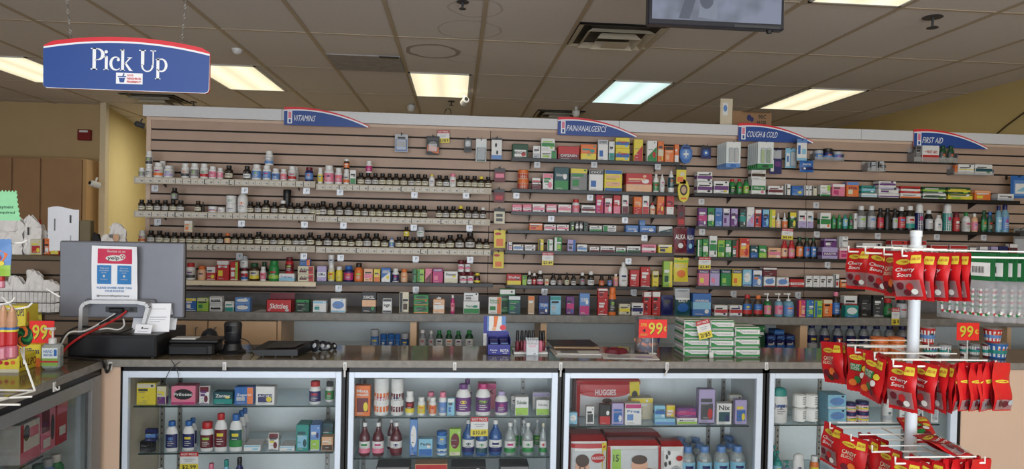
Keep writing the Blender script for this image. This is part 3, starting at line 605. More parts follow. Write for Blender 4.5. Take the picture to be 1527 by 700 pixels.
zv = [shelf(200, 470.5, 335, 267, 'w', 'topmost cream vitamin shelf with price strip, beside the yellow wall'), shelf(471.5, 733, 600, 277.2, 'w', 'topmost cream vitamin shelf with price strip, beside the pain shelves'),
      shelf(200, 470.5, 335, 317, 'w', 'middle cream vitamin shelf with price strip, beside the yellow wall'), shelf(471.5, 731, 600, 324.5, 'w', 'middle cream vitamin shelf with price strip, beside the pain shelves'),
      shelf(202, 470, 335, 364.5, 'w', 'lowest cream vitamin shelf with price strip, partly behind the monitor'), shelf(471, 732, 600, 370, 'w', 'lowest cream vitamin shelf with price strip, beside the hanging yellow packs')]
def vits(spec, y0, y1, x0, x1):
    """centres with an optional width and top: amber vitamin bottles"""
    out = []
    for t in spec.split():
        q = t.split(':'); cx = float(q[0]); w = float(q[1]) if len(q) > 1 and q[1] else 10.6; dt = float(q[2]) if len(q) > 2 and q[2] else 0; cap = q[3] if len(q) > 3 else 'A'; lab = q[4] if len(q) > 4 else R.choice('sjs')
        yt = y0+(y1-y0)*(cx-x0)/(x1-x0)+dt
        out.append(f"B v {cx-w/2:.1f} {cx+w/2:.1f} {yt:.1f} A {'k' if cap == 'A' else cap} {lab} n=vitamin_bottle")
    return '\n'.join(out)
z1 = lambda s, a=190, b=200: ' '.join(':'.join([f"{float(t.split(':')[0])/3.5+a:.1f}"]+t.split(':')[1:]) for t in s.split())
row('top vitamin shelf', 'yellow wall', zv[0], YV, '''
B j 205 214.5 250 w w g
B j 215 225.5 247 w w j
B j 215.7 225.7 225 w w g s=1 l=d
B j 226.5 241 242.5 w w j l=o
B j 235 246 240 w w j b=.07
B j 241.8 256 246.5 w w j l=e
B j 249 258.5 247 w w j b=.06
B j 268.5 280.5 243.5 w w j l=d
B j 281.8 295 243.5 w w g
B j 296.5 309 244 w w j l=r
B j 309.8 321.5 248 w w p
B j 322.5 332 250.5 w w p
B v 333.5 346 246.5 A k s
B v 361 373 247.5 A k w
B j 373.8 388.5 245 w w B
B j 390 403 246.5 w w B
B j 393.5 406.5 224.5 w w i s=1 l=B
B j 404 416 251 w w B
B j 417 427 252 w w p
B j 428.5 441 248 w w j l=r
B j 435 444.5 249 w w j b=.07
B j 453.5 466.5 249.5 v m B
''', group='bottles on the top vitamin shelf beside the yellow wall')
row('pain-side top vitamin shelf', 'section seam', zv[1], YV, '''
B j 473 481 250.5 w w y
B j 482 497.5 246.5 w w p
B j 498.5 510 250.5 w w p
B j 511.5 521 252 w w j l=o
B j 511.8 521 237 a w o s=1
C 521.8 531 254 w l n g
'''+vits('537.7 548.5 559.4 570:11 580.6:10 590.6:10 602:11 613.7:10.5 623.7:10 633.7:10.5', 257.5, 260, 537, 634)+'''
B j 545 555 239.5 w w P s=1 k=small_pink-labelled_bottle
B t 639.5 648.5 260 w y w
'''+vits('655.5:10.5 665.5:9.5::A:w', 261, 262, 655, 666)+'''
B j 670.5 680.5 258.5 w p w
'''+vits('687 697.5 708 718:10:0:y 728.5', 261.5, 263.5, 687, 729), group='bottles on the top vitamin shelf beside the pain shelves')
row('middle vitamin shelf', 'yellow wall', zv[2], YV, vits(z1('68 110 150 191 232'), 297.5, 299, 209, 257)+'\n'+vits('267.5:12', 299, 299, 267, 268)+'''
B v 253 264 280 A k g s=1 k=dark_bottle_stacked_on_amber_ones
B v 288.5 299 299.5 A a s
B q 300 304.5 301 A k -
B J 308.5 322 308 w w w l=r
B J 323 334 309.5 w w w
B J 335 350.5 304 w w w
B J 335.2 350.3 291.5 w w w s=1
B t 352.3 368.3 284 w w w
'''+vits(z1('638 678 720:12:-3 764:10 808:12:-3:w 849 888 932:12:-3 966:9'), 301, 303.5, 372, 467)+'''
B J 421 433 283 k k - b=.05 k=black_round_jar_above_the_amber_bottles
''', group='bottles on the middle vitamin shelf beside the yellow wall')
z2 = lambda s: z1(s, 460)
row('pain-side middle vitamin shelf', 'section seam', zv[3], YV, vits(z2('48:9 73:12:-3 115 160:12:-3 208:13:-3 253 293 333 371 411 449 488 526 566 603'), 303, 307, 470, 635)+'\n'+vits(z2('682 718 757 795:10.5:-1:y 834 873 912:10:1:w:j'), 307.5, 308.5, 655, 722), group='bottles on the middle vitamin shelf beside the pain shelves')
row('lowest vitamin shelf', 'yellow wall', zv[4], YV, '''
B j 205 215 344 w w j l=o
'''+vits(z1('116:12:-2 160:12:-2 200 240 280'), 346, 347, 222, 270)+'\n'+vits(z1('319'), 347, 347, 280, 282)+'''
C 274.5 287 329.5 s T w o s=1 k=small_cream_carton_standing_on_amber_bottles
'''+vits(z1('359:12 400 438 478 518:9.5::o:h 556 595 635 680:12:-3 720 760 798 836 876 910'), 347.5, 350, 292, 452)+'\n'+vits('462:12:-3', 350, 350, 460, 464), group='bottles on the lowest vitamin shelf beside the yellow wall')
row('pain-side lowest vitamin shelf', 'section seam', zv[5], YV, vits(z2('52:10 98:12.5:-4 142:11:-3 183:11:-3 222 264:11:-3 305:12:-4 352:12.5:-4 397'), 351, 352.5, 474, 574)+'''
B t 580 588 355 w B B
'''+vits(z2('471'), 353.5, 353.5, 594, 595)+'\n'+vits(z2('508'), 354, 354, 604, 606)+'''
B v 601.5 610.5 338.5 a k y s=1 k=small_yellow-labelled_amber_bottle
'''+vits(z2('547'), 354, 354, 615, 617)+'\n'+vits(z2('584'), 354, 354, 626, 628)+'''
B J 621 633 338.5 i i w s=1 k=small_silver_jar
'''+vits(z2('622:11:-2 661:11:-2 700 740:12.5:-4 790:13.5:-6 845:15:-8 893 930'), 354, 356.5, 637, 727), group='bottles on the lowest vitamin shelf beside the pain shelves')
z4a = shelf(262, 471, 330, 419, 'f', 'cream edged shelf below the vitamins, partly behind the monitor'); z4b = shelf(471.5, 735, 600, 422.5, 'b', 'black shelf of colourful vitamin cartons beside the pain shelves')
row('cream edged shelf', 'monitor', z4a, YV, '''
B j 275 289.5 393 w r j l=d
B j 293 305.5 397 h o h
C 307.5 322 397.5 r t w y
C 323 342 388.5 r T w y |COMFOR/M t=w
C 343 355.5 390.5 r R l w
B j 358 368.5 400 w m r l=b
B j 356.5 369 382 i i w s=1
B j 370 385 393 a z s l=y
B j 387 396 398 w w p
B v 388 398 391 A z s b=.07
B j 399 415 389.5 n n n l=l
C 415.5 439.5 408.5 w l c - |Caltrate t=b v=.4,.75
B j 424 437 384.5 r m m s=1
C 443.5 468.5 409.5 s R r m |Alive! t=k v=.35,.8
C 443.5 468.5 397 s R r m s=1 |Alive! t=k v=.35,.8
C 446.5 463 387 b R o - s=1
''')
row('colourful vitamin shelf', 'section seam', z4b, YV, '''
C 472.5 487 397 e b w - |SAM-e t=v v=.35,.6
B j 488.5 498.5 395 s w y
B J 488.8 498 380.5 w w i s=1
B j 500 510.5 398 y w y
B j 512 526.5 397 v b P
B v 527.5 541.5 393 o A o
C 542.5 556 401 h b p o
C 557.3 567 402 y l o p
C 568.3 583 400 b d w y |AIRBORNE t=w
B j 584.3 595 401 w w v
B j 597.3 608 402 h o h
C 614.5 621.5 402 n L k -
C 622.5 633 402 l L n -
C 634 644 401 p d m -
C 645 661 400.5 P T u p |CRANBRY t=w v=.83,.97
C 662 683 405 w l s y |Florastor t=k v=.62,.9
B J 685.5 696.5 406 w m w l=p
B J 683 692.5 388.5 w m w l=p s=1
B J 697.2 706.7 406 w m w l=p
B J 693.5 702 388.5 w m w l=p s=1
B j 707.5 716.5 407.5 a y k l=y
''')
# ------------------------------------------------------------------ back counter (grey stone laminate) and what stands on it
ZB = 1.02; YB0 = 4.55
mb = MB(); a = P(236, 470, YB0).x; mb.cbox(a, XR, YB0, YW-.021, ZB-.055, ZB, LAM, .006)
t = obj('back_counter_top', mb); tag(t, 'long grey stone laminate counter top below the slatted partition', 'counter top')
row('back counter', 'monitor', ZB, YB0, '''
C 276 293 444.5 b T y w
C 293.5 311 444.5 l T s n
C 312 331.5 453.5 w s i k |ALLEGRA t=k v=.3,.7
C 312 331.5 442.5 w s i k s=1 |ALLEGRA t=k v=.3,.7
C 335 348.5 450 w l t -
C 350 373 453.5 B o w -
C 350 373 444 B o w - s=1
''')
row('back counter', 'candy box', ZB, YB0, '''
C 441 462 447 z T n k
C 466.5 487 449 w T c t
C 493 516 445.5 w o B c
C 539 561.5 436 k b h n |DURACELL t=w v=.68,.85
C 570.5 584.5 445.5 w s d - |kgn t=k v=.35,.7
C 595.5 610 436 s L k a
C 616.5 639.5 456.5 n o z o d=.06
C 616.5 639.5 448 n o z o s=1 d=.06
C 616.5 639.5 440 n o z o s=1 d=.06
''', inset=.02)
row('back counter', 'green packs', ZB, YB0, '''
C 646 663.5 447 h b w - d=.08 n=tissue_box c=tissue_box k=peach_tissue_box_with_a_white_tissue
B m 672 678.5 440.5 P w p
C 690.5 715.5 450 w l n t |Thermacare t=n v=.5,.75 d=.09
C 691.5 714 437 w T q g s=1 d=.06
C 728.5 748.5 443.5 w R o n |Fiber/One t=n
C 758 777 441.5 T T q n
C 745 769 431.5 n T w z b=.08
C 787.5 797.5 442 f T o -
C 803.5 819 441.5 v b b w |TROJAN t=w v=.35,.6
C 820.5 837 442 c T t i
C 844.5 857 442.5 u b P b
C 864.5 880 438 B l P w |DUREX t=w v=.6,.8
C 891.5 907 445 r q r w
C 891.5 907 430.5 r T w m s=1
B j 908.5 920.5 429.5 o o d f=.7
C 923.5 940.5 454 s b y d
C 942.3 960 452.5 w b v d
C 959.5 972 435.5 r T w m
C 973 985.5 435.5 r T w m
''', inset=.02)
row('back counter', 'foil pouches', ZB, YB0, '''
C 1033 1061.5 438.5 b b c w |UNIVERSAL t=w v=.62,.75
C 1065.5 1085.5 455.5 w b r v
C 1088 1107.5 456 w b r v
B m 1109.5 1123 440 a r b f=.6 l=r
B m 1126 1139 441 a o b f=.6 l=r
B p 1141.5 1153 438 ~n w p
B p 1158 1170.5 438 ~c w p
B p 1172 1187.5 438 ~c w B
C 1191.5 1202 448 P L o h
C 1202.6 1214 448 b L t l
C 1214.6 1227 449 l L b t
C 1228 1242 447.5 o T s h
B m 1243.8 1255.5 436 A p b
C 1260.5 1281 456 t o q b
C 1259 1279 441.5 w b r m b=.09
C 1284 1300 440 k b d - b=.06
C 1303 1319 441 d T k - b=.06
''', inset=.02)
B_ = MB(); z = ZB
def flat_tissue(px, py, Y, s, label):
    p = P(px, py, Y); m = MB(); rr = random.Random(3); n = 7
    vs = [((i/n-.5)*s+rr.uniform(-.1, .1)*s*.5, (j/2-.5)*s*.3, .0+s*.7*math.sin(PI*(i/n))*(.5+rr.random()*.6)*(1 if j == 1 else .2)) for j in range(3) for i in range(n+1)]
    m.add(vs, [(j*(n+1)+i, j*(n+1)+i+1, (j+1)*(n+1)+i+1, (j+1)*(n+1)+i) for j in range(2) for i in range(n)], 'w'); o = obj('tissue', m, loc=p); tag(o, label, 'tissue')
flat_tissue(654.5, 446.5, YB0+.065, .035, 'white tissue tuft rising from the peach tissue box')
# red candy tray box, foil pouches, silver jar at the far end
a = P(397, 461, YB0+.01); b_ = P(434.5, 461, YB0+.01); w = b_.x-a.x; zz = P(415, 448, YB0+.01).z-ZB; zk = P(415, 437, YB0+.1).z-ZB
o = empty('candy_box', (a.x, YB0+.012, ZB)); f = MB(); f.box(0, w, 0, .003, 0, zz, 'r'); f.box(0, w, .09, .093, 0, zk, 'm'); f.box(0, .003, 0, .09, 0, zz, 'r'); f.box(w-.003, w, 0, .09, 0, zz, 'r'); f.box(0, w, 0, .09, 0, .003, 'm')
S = lambda u, v, q: Vector((w*u, -q, zz*v)); f.prints(S, [('t', 'Skittles', .14, .3, .86, .72, 'w', True, .03), ('e', .12, .2, .05, .1, 'p'), ('e', .82, .18, .08, .12, 'i')]); obj('tray', f, o)
f = MB()
for k in range(8):
    for j in range(2): f.cbox(.008+k*(w-.016)/8, .008+(k+.8)*(w-.016)/8, .02+.035*j, .048+.035*j, .003, zz*.9+.006*j, 'r' if (k+j) % 3 else 'm', .004)
o2 = obj('packets', f, o); o2['kind'] = 'stuff'; tag(o, 'red open candy tray box reading Skittles on the back counter', 'candy box')
p = P(376, 462, YB0); mb = MB(); mb.add([(p.x, YB0+.02, ZB+.0015), (p.x+.14, YB0+.01, ZB+.0015), (p.x+.12, YB0+.14, ZB+.0015), (p.x+.02, YB0+.15, ZB+.0015)], [(0, 1, 2, 3)], 'w'); tag(obj('paper_sheet', mb), 'white paper sheet lying flat beside the red candy box on back counter', 'paper')
def pouch(nm, x0, x1, yt, Y, z, front, els, label, bulge=.02, seed=1, cat='pouch', grp=None, crimp=.1):
    a = P(x0, yt, Y); b = P(x1, yt, Y); o = obj(nm, pillow(b.x-a.x, a.z-z if z is not None else 0, bulge, front, front, els, crimp=crimp, seed=seed), loc=((a.x+b.x)/2, Y+bulge, z)); tag(o, label, cat, grp); return o
pouch('foil_pouch', 987.5, 1005, 441, YB0+.02, ZB, 'v', [('g', [(.1, .1), (.9, .15), (.6, .55)], 'T'), ('e', .5, .7, .3, .1, 'd')], 'small dark blue foil pouch standing on back counter beside the larger striped pouch')
pouch('foil_pouch', 1007.5, 1031, 430, YB0+.02, ZB, 'T', [('r', .03, .68, .97, .98, 'i'), ('r', .05, .58, .95, .67, 'w'), ('e', .5, .3, .36, .16, 'b'), ('t', 'SALT', .2, .5, .8, .58, 'w', True)], 'tall silver and teal foil pouch standing on back counter', seed=2)
row('back counter, far end', 'dark bottle', ZB, YB0, '''
B j 1341.5 1357 447 i d i
B j 1321 1334 446 z r n b=.03
''', inset=.02)
# ------------------------------------------------------------------ pain shelves
YP = 4.82
zp = [shelf(763, 1013.5, 763, 236.2, 'b', 'topmost black pain shelf under the blue pain sign', YP), shelf(763, 1011, 763, 282.5, 'b', 'second black pain shelf from the top, with the large cartons', YP), shelf(762, 1008, 763, 316.5, 'b', 'third black pain shelf from the top, with pink and red cartons', YP),
      shelf(757, 1004, 757, 343.8, 'b', 'fourth black pain shelf from the top, with the two blue cartons', YP), shelf(753, 1005, 753, 374.5, 'b', 'fifth black pain shelf from the top, above the sale tag', YP), shelf(754, 1004, 755, 426.3, 'b', 'lowest black pain shelf with small dark bottles', YP)]
VE = 'vitamin side'
row('top pain shelf', VE, zp[0], YP, '''
C 764 788 215 z p w r |BENGAY t=k v=.28,.5
C 795 806 217.5 w l i -
C 806.5 830.5 224.5 w R n l
C 807 828 206.5 w b n l s=1
C 832 865 218.5 r l m - |CAPZASIN t=w v=.2,.42
C 866 890.5 215.5 o l y t
C 892 907.5 208.5 w T i b |ICYHOT t=k v=.84,.96
C 908.3 917 211 w l t -
C 918 939.5 221.5 y b b c |Tiger t=r v=.45,.75
C 918 939.5 205.5 y b b c s=1 |Tiger t=r v=.45,.75
C 945.5 959.5 208 y d r -
C 965 980.5 210 w d n r
C 981.2 990.5 211 o b s y
C 991.3 1005.5 218.5 o T k h
C 1006.3 1013 215.5 o l w -
''')
row('second pain shelf', VE, zp[1], YP, '''
B J 772.5 789.5 267.5 h o r
B J 772.8 789.3 253.5 h o r s=1
C 793 807.5 272.5 m T w -
C 793.5 806 265.5 w l r - s=1
C 809.5 825.5 259 w q p n
C 826.5 849 249.5 T l n w |Salonpas t=w v=.55,.75
C 850.5 876.5 251 g T y n
C 878.5 900 253.5 w T d b |ICYHOT t=w v=.84,.96
C 901 928.5 253.5 y s b h
C 933.5 973.5 259 r l h w
B t 975 983.5 259.5 w w n f=.6
B k 985 992.5 260 w w w
B k 997.5 1007.5 254.5 w w T
''')
row('third pain shelf', VE, zp[2], YP, '''
C 764 778.5 305 p b w m |Tums t=m v=.4,.6
C 779.6 793 305 p b w m |Tums t=m v=.4,.6
C 794.3 813 304.5 w b p u
C 814.5 830.5 305 p b w r
C 832.5 852.5 305.5 w b p s
B j 854 865.5 297.5 w r p
C 867 888.5 306.5 w b m s
C 889 900.5 291 P q r w
C 902 913.5 295.5 p q w m
C 915 926 291.5 r l p w
C 928 938 291 w l m p
C 945 957.7 294 o l r h
C 958.5 968.7 292 w l r p
B t 969.8 978.5 303 w r h
C 980.5 991.3 293 o d r y
C 994 1005.8 292 r l w m
''')
row('fourth pain shelf', VE, zp[3], YP, '''
C 789 809.5 333.5 o T w r
C 811 829.5 335 w b p m
C 830.3 848.7 335.5 w b p m
C 849.8 856.8 331 z L k l
C 858 863.5 330.5 k b w -
C 864 869.7 330.5 k b w -
C 870.3 877.5 331.5 d L z -
C 879 898 337 w l n -
C 899.3 919.5 336.5 w L n i
C 933 952.5 336.5 B b b w |ADVIL t=w v=.35,.65
C 954 978.5 337 B d b w |ADVIL t=w v=.4,.7
C 953.5 962.7 328.5 B T b - s=1
C 982.5 1003 338 w d T g
''')
row('fifth pain shelf', VE, zp[4], YP, '''
C 756.3 764 361 w L u p
C 765 780.7 365 w b B -
C 782.3 798.7 365.5 w b i m
C 803.3 811 357 y L k -
C 816.5 825 357.5 w L n -
C 826.3 838.3 354 n L w l
C 846.3 859 357.5 e R b d
C 860.7 876 365 w b B c
C 879.3 893.7 368.5 w l m -
C 895.3 917.5 367.5 w l m k |EXCEDRIN t=d v=.5,.8
C 918.9 933.5 369.5 w l n z
C 934.8 955.7 367.5 w l z k |EXCEDRIN t=d v=.5,.8
C 956.8 979 364.5 p b w m |TYLENOL t=m v=.6,.85
C 981.8 1003 365 y T w v
''')
row('lowest pain shelf', VE, zp[5], YP, '''
C 755.5 777.8 409.5 r l y m |Dofus t=w
C 779 785.7 411 l T n -
B v 786.6 793.5 405.5 A w w
B v 793.9 800.5 408 A w r
B v 801.5 811 404 A w w l=p
C 812.5 818.5 416.5 s b o -
B v 821.5 829.7 408 A k w
B v 831.5 839.5 411 A k g
B q 842.5 849.5 407 A k s
B v 852.3 860 409 A k j
B v 865 873.5 407 A w g
B v 877 887.5 405 A w w
B v 894 902.3 412 a k o
B v 906.5 913.5 411 a k B
B m 915.3 922.8 409 h w p
B t 924.3 937.7 391.5 w w w f=.6
C 939.5 954 403 r q r w
C 955.5 970 398.5 r q r w
C 973 982.7 404.5 y T s -
C 989.5 1003.8 390 l R y z
''')
# ------------------------------------------------------------------ cough and cold, first aid shelves
YC2 = 4.82
zc = [shelf(1035, 1521, 1037, 288.8, 'b', 'top long black cough and first aid shelf', YC2), shelf(1037, 1521, 1040, 338.3, 'b', 'middle long black cough and first aid shelf', YC2), shelf(1036, 1522, 1037, 384.2, 'b', 'third long black cough shelf, partly behind the red candy bags', YC2), shelf(1037, 1290, 1038, 427.5, 'b', 'lowest black cough shelf ending behind the candy rack', YC2)]
PE = 'pain side'
row('top cough shelf', PE, zc[0], YC2, '''
C 1039.3 1063 272 w b u k
C 1039.3 1063 256.5 w b u k s=1
C 1064.5 1087.7 270 w b u y
B m 1088.8 1099 267 n r z
B m 1100 1108.5 267 n r n
B m 1110 1118.7 268 n z l
C 1120.3 1142.7 268 w b n p |Allergy t=w v=.35,.55
C 1120.3 1142.7 253.5 w b a s s=1
C 1145.5 1169 277.5 w b m -
C 1171.5 1179.2 275 w L d -
C 1180.8 1198.3 277.5 b d B y
C 1199.7 1206 277 w L g -
C 1206.8 1212.7 277 w R d -
C 1213.4 1218.7 277.5 s T d -
C 1223.3 1239 285.5 w l n -
C 1223.3 1239 276 w R l - s=1
C 1241 1260.7 274.5 p T w P
C 1262.7 1281.5 271 o T B s |XYZAL t=v v=.5,.7
C 1284.5 1309 288.5 w b c -
C 1284.5 1306 277 t b c w s=1
C 1310 1341.5 289.5 w b u -
C 1310 1341 279.5 w T e u s=1
C 1310.5 1337 270.5 w b u - s=1
C 1342.7 1374.3 288.5 w l o -
C 1342.7 1373.5 278 r b w o s=1
C 1376.5 1411.8 289 w b z l
C 1375.5 1411 279 z b l w s=1
C 1414 1451.5 290 y T z l
C 1413 1448.5 279.5 z b y l s=1
C 1453 1478.5 284 o T h y
C 1488.5 1512.5 289.5 w l i d
''')
row('middle cough shelf', PE, zc[1], YC2, '''
C 1041.5 1055 310.5 u b P w
C 1055.9 1066 310 n b w l
C 1067 1077.5 310.5 B b b c
C 1078.5 1089 311 e T w u
C 1089.9 1101 311 u q e w
C 1103.2 1113 311 d b t w
C 1114.3 1125.4 309 w d e p
C 1126 1136 312.5 r T w v
C 1137.3 1147.7 312.5 b q c v
C 1148.3 1156.9 313 y L l -
B d 1158.3 1166.5 317.5 w w h
B d 1168 1176.4 317.5 w w o
C 1177.5 1188.3 316.5 z q y n
C 1191.2 1203 314.5 w l e p
C 1203.6 1213.8 315 w l e c
C 1223.3 1239.7 317.5 w b n o
B k 1241.7 1248.3 320 n w n
B k 1250 1256.7 320 n w n
B k 1258.7 1266 320 t w c
B k 1267 1273.7 320 n k z
C 1274.5 1279 318.5 w R i -
B m 1281.3 1295.3 307 ~g w i
B m 1297 1309.7 307 ~g w i
B m 1310.7 1320.3 310.5 k k r f=.8
B m 1321.3 1331 310.5 k k - f=.8
B m 1333 1341 311 k k i f=.8
B m 1341.7 1353.3 308.5 k w r f=.8
B m 1354.3 1367.7 307.5 A w j f=.8 l=t
B o 1369.3 1380.7 303.5 w w v
B m 1383.3 1394.7 313.5 k w i
B m 1396.3 1407.7 321 w j w f=.6
B o 1411.3 1423.3 303.5 w w t
B o 1424.7 1433.7 316.5 r m r
B t 1439.3 1450.7 317.5 w n j
B t 1452 1461 318.5 h w p
B m 1465.7 1474 314 z z n f=.7
B m 1474.5 1483 316 T b z f=.7
B m 1488.5 1496.8 307 ~c v c
B m 1497.8 1508.5 306 ~c v B
''')
row('third cough shelf', PE, zc[2], YC2, '''
C 1040.3 1047.7 357.5 n L w -
C 1048.3 1057 357 n b w l
C 1058.3 1070 352 w b n z
C 1071 1081.2 358.5 l b n w
C 1082 1091.2 358.5 n b w l
C 1092 1102 358.5 z R r w
C 1103.7 1118.3 355.5 o q r y
C 1119 1130.9 366.5 T l b w
C 1131.9 1144 366.5 n l l w
C 1145.5 1165.3 369.5 h b p w
B m 1166.7 1176.3 359 r r h f=.7
B m 1177.3 1187 359.5 r r p f=.7
B m 1189.3 1200 354 A z o f=.8
B m 1200.8 1210 354.5 A z b f=.8
B m 1210.5 1219.5 355 A z b f=.8
C 1226 1250 369 e b u - |NARITIN t=w v=.36,.58
C 1228.8 1248.3 356.5 u T e w s=1 v=.2,.5
C 1251.5 1273.7 370 p T w P
C 1251.7 1265.3 353 w L i - s=1
C 1286 1316 363 w R i -
C 1329 1353.5 359 w T r -
C 1359.5 1382.5 359 w T r -
C 1387.3 1415 366 w T r n
C 1416 1443.7 366 w T r n
C 1445.3 1456.7 369 d T w v
C 1460.3 1473.7 367.5 v T w b
C 1477 1489 367.5 d T e v
C 1490.5 1503.7 367.5 v b w b
C 1505 1518.3 363.5 m T w r
''')
row('lowest cough shelf', PE, zc[3], YC2, '''
C 1042 1058 402.5 p T v y |Robitussin t=w v=.84,.97
C 1059.3 1074 402.5 e T v p |Robitussin t=w v=.84,.97
C 1075.4 1090.8 402.5 n T v l |Robitussin t=w v=.84,.97
C 1092.2 1106.8 402.5 y T v o |Robitussin t=w v=.84,.97
C 1108 1121.5 402.5 c o w b
C 1122.9 1137 403 B q w o
C 1139.3 1156.8 413 w o B r
C 1137.6 1159.5 399.5 m T w - s=1
C 1158.7 1177 414 w o B r
C 1177.8 1200 417 r b w - |TYLENOL t=r v=.32,.6
C 1202 1212.3 411.5 w q w a
C 1213 1222.6 411.5 w q w a
C 1223.3 1232.6 412 w q w a
C 1233.3 1242.8 412 w q w a
C 1244 1251.8 409.5 w L d r
C 1253 1268 417.5 o T w h
C 1271 1288 415 o b w -
''')
# ------------------------------------------------------------------ packs on hooks
def hook(p, L=.12, grp='wire hooks on the slatted partition', label='thin dark wire hook in the slatted partition'):
    h = MB(); h.tube([(0, 0, .0), (0, -L, .006), (0, -L-.004, .02)], .002, SHB, 6); h.box(-.008, .008, -.004, 0, -.012, .02, SHB)
    o = obj('rail_hook', h, loc=p); tag(o, label, 'hook', grp); return o
def pack(x0, x1, y0, y1, base, els, label, out=.06, cat='blister pack', blister=None, nm='hanging_pack', hk=True, grp=None, hook_label=None):
    """card on a hook: flat card with print, a clear bubble over the goods"""
    Y = YW-out; a = P(x0, y0, Y); b = P(x1, y1, Y); w = b.x-a.x; h = a.z-b.z; f = MB()
    f.cbox(-w/2, w/2, 0, .0022, 0, h, base, .001); S = lambda u, v, q: Vector((-w/2+w*u, -q, h*v)); f.prints(S, els+[('e', .5, .94, .06, .02, 'k')])
    o = obj(nm, f, loc=((a.x+b.x)/2, Y, b.z))
    if blister:
        u0, v0, u1, v1 = blister; g = MB(); g.cbox(-w/2+w*u0, -w/2+w*u1, -.018, -.0045, h*v0, h*v1, FILM, .008); obj('clear_bubble', g, o)
    tag(o, label, cat, grp)
    if hk: hook(Vector(((a.x+b.x)/2, YW-.002, a.z-h*.06)), out+.02, label=hook_label or 'thin dark wire hook holding the '+' '.join(label.split()[:7]))
    return o
T9 = lambda *a: list(a)
pack(589, 608, 200, 227, 'i', T9(('r', .05, .05, .95, .7, 'B'), ('r', .15, .3, .85, .6, 'd'), ('r', .2, .75, .8, .85, 'k')), 'grey blister pack with blue goods hanging above the vitamin shelves', blister=(.1, .08, .9, .7))
pack(636, 655, 203, 231, 'k', T9(('g', [(.05, .2), (.95, .05), (.95, .4), (.1, .55)], 'o'), ('e', .5, .6, .3, .12, 'g'), ('r', .1, .78, .9, .9, 'd')), 'black and orange pack hanging beside the small sale tag above the vitamins', blister=(.15, .15, .85, .6))
pack(692.5, 703, 207, 227.5, 'd', T9(('r', .1, .15, .9, .3, 'k'), ('e', .5, .6, .35, .22, 'i')), 'narrow grey pack hanging above the vitamin shelves beside the green toothbrush pack', blister=(.1, .4, .9, .9))
pack(710, 725, 207, 241, 'q', T9(('r', .08, .02, .92, .6, 'z'), ('r', .3, .05, .5, .55, 'T'), ('r', .55, .05, .8, .55, 'd'), ('r', .1, .8, .9, .95, 'w')), 'white and green pack hanging beside the seam above the vitamins', blister=(.1, .05, .9, .62))
pack(733.5, 748, 205.5, 238, 'w', T9(('r', 0, .9, 1, 1, 'd'), ('r', 0, 0, 1, .2, 'B'), ('e', .42, .66, .1, .1, 'k'), ('e', .55, .32, .1, .1, 'k')), 'white and blue card with two black dots hanging beside the pain shelves')
GC = 'packs hanging in the column beside the pain shelves'
pack(737.5, 753, 251, 271.5, 'm', T9(('r', 0, .75, 1, 1, 'd'), ('r', .1, .3, .9, .6, 'p')), 'upper maroon card with dark top hanging beside the second pain shelf', grp=GC)
pack(736.5, 752, 282, 302, 'm', T9(('r', 0, .75, 1, 1, 'd'), ('r', .15, .2, .85, .5, 'r')), 'lower maroon card with dark top hanging beside the third pain shelf', grp=GC)
pack(737, 752.5, 311, 334, 's', T9(('r', 0, .8, 1, 1, 'k'), ('r', .2, .15, .8, .35, 'd'), ('r', .2, .45, .8, .65, 'd')), 'cream card with two dark pads hanging beside the fourth pain shelf', grp=GC)
pack(737, 753.5, 343, 370, 'y', T9(('e', .35, .78, .28, .08, 'r'), ('r', .2, .1, .8, .5, 'o')), 'upper yellow card with red oval hanging beside the fifth pain shelf', grp=GC)
pack(735.5, 751, 375.5, 400.5, 'y', T9(('e', .35, .78, .28, .08, 'r'), ('r', .2, .1, .8, .4, 'o')), 'lower yellow card with red oval hanging above the lowest pain shelf', grp=GC)
GK = 'packs hanging between the pain and cough shelves'
def round_pack(px, py, rx, ry, c, els, label, out=.1):
    Y = YW-out; p = P(px, py, Y); s = (P(px+1, py, Y)-P(px, py, Y)).length; f = MB(); n = 20; pts = []
    for k in range(n): g = 2*PI*k/n; q = 1+.06*(k % 2); pts.append((rx*s*q*math.cos(g), ry*s*q*math.sin(g)))
    f.prism(pts, 0, .02, c); S = lambda u, v, q: Vector((rx*s*(2*u-1), -q, ry*s*(2*v-1))); f.prints(S, els); o = obj('hanging_pack', f, loc=p); tag(o, label, 'blister pack', GK); hook(Vector((p.x, YW-.002, p.z+ry*s*.8)), out+.02, label='thin dark wire hook holding the '+' '.join(label.split()[:6]))
round_pack(1023, 230, 9.2, 13.5, 'b', [('e', .5, .5, .38, .3, 'B'), ('r', .3, .45, .7, .55, 'w'), ('r', .46, .3, .54, .7, 'w'), ('r', .2, .78, .8, .9, 'v')], 'round blue pack with white cross strokes hanging beside the top pain shelf')
pack(1009, 1023, 248, 274.5, 'y', T9(('r', 0, .8, 1, 1, 'k'), ('r', .1, .1, .7, .4, 'o'), ('e', .6, .55, .25, .12, 's')), 'yellow and orange card hanging beside the second pain shelf', out=.1, grp=GK)
round_pack(1019.5, 285, 8.5, 16, 'y', [('e', .5, .55, .34, .26, 'a'), ('e', .5, .55, .22, .16, 'f'), ('r', .25, .12, .75, .2, 'o')], 'round yellow pack with brown ring hanging beside the second pain shelf')
pack(1010.5, 1021, 307, 338, 'm', T9(('r', .1, .1, .9, .35, 'r'), ('e', .5, .6, .3, .1, 'd')), 'narrow maroon pack hanging between the third pain shelf and cough boxes', out=.1, grp=GK)
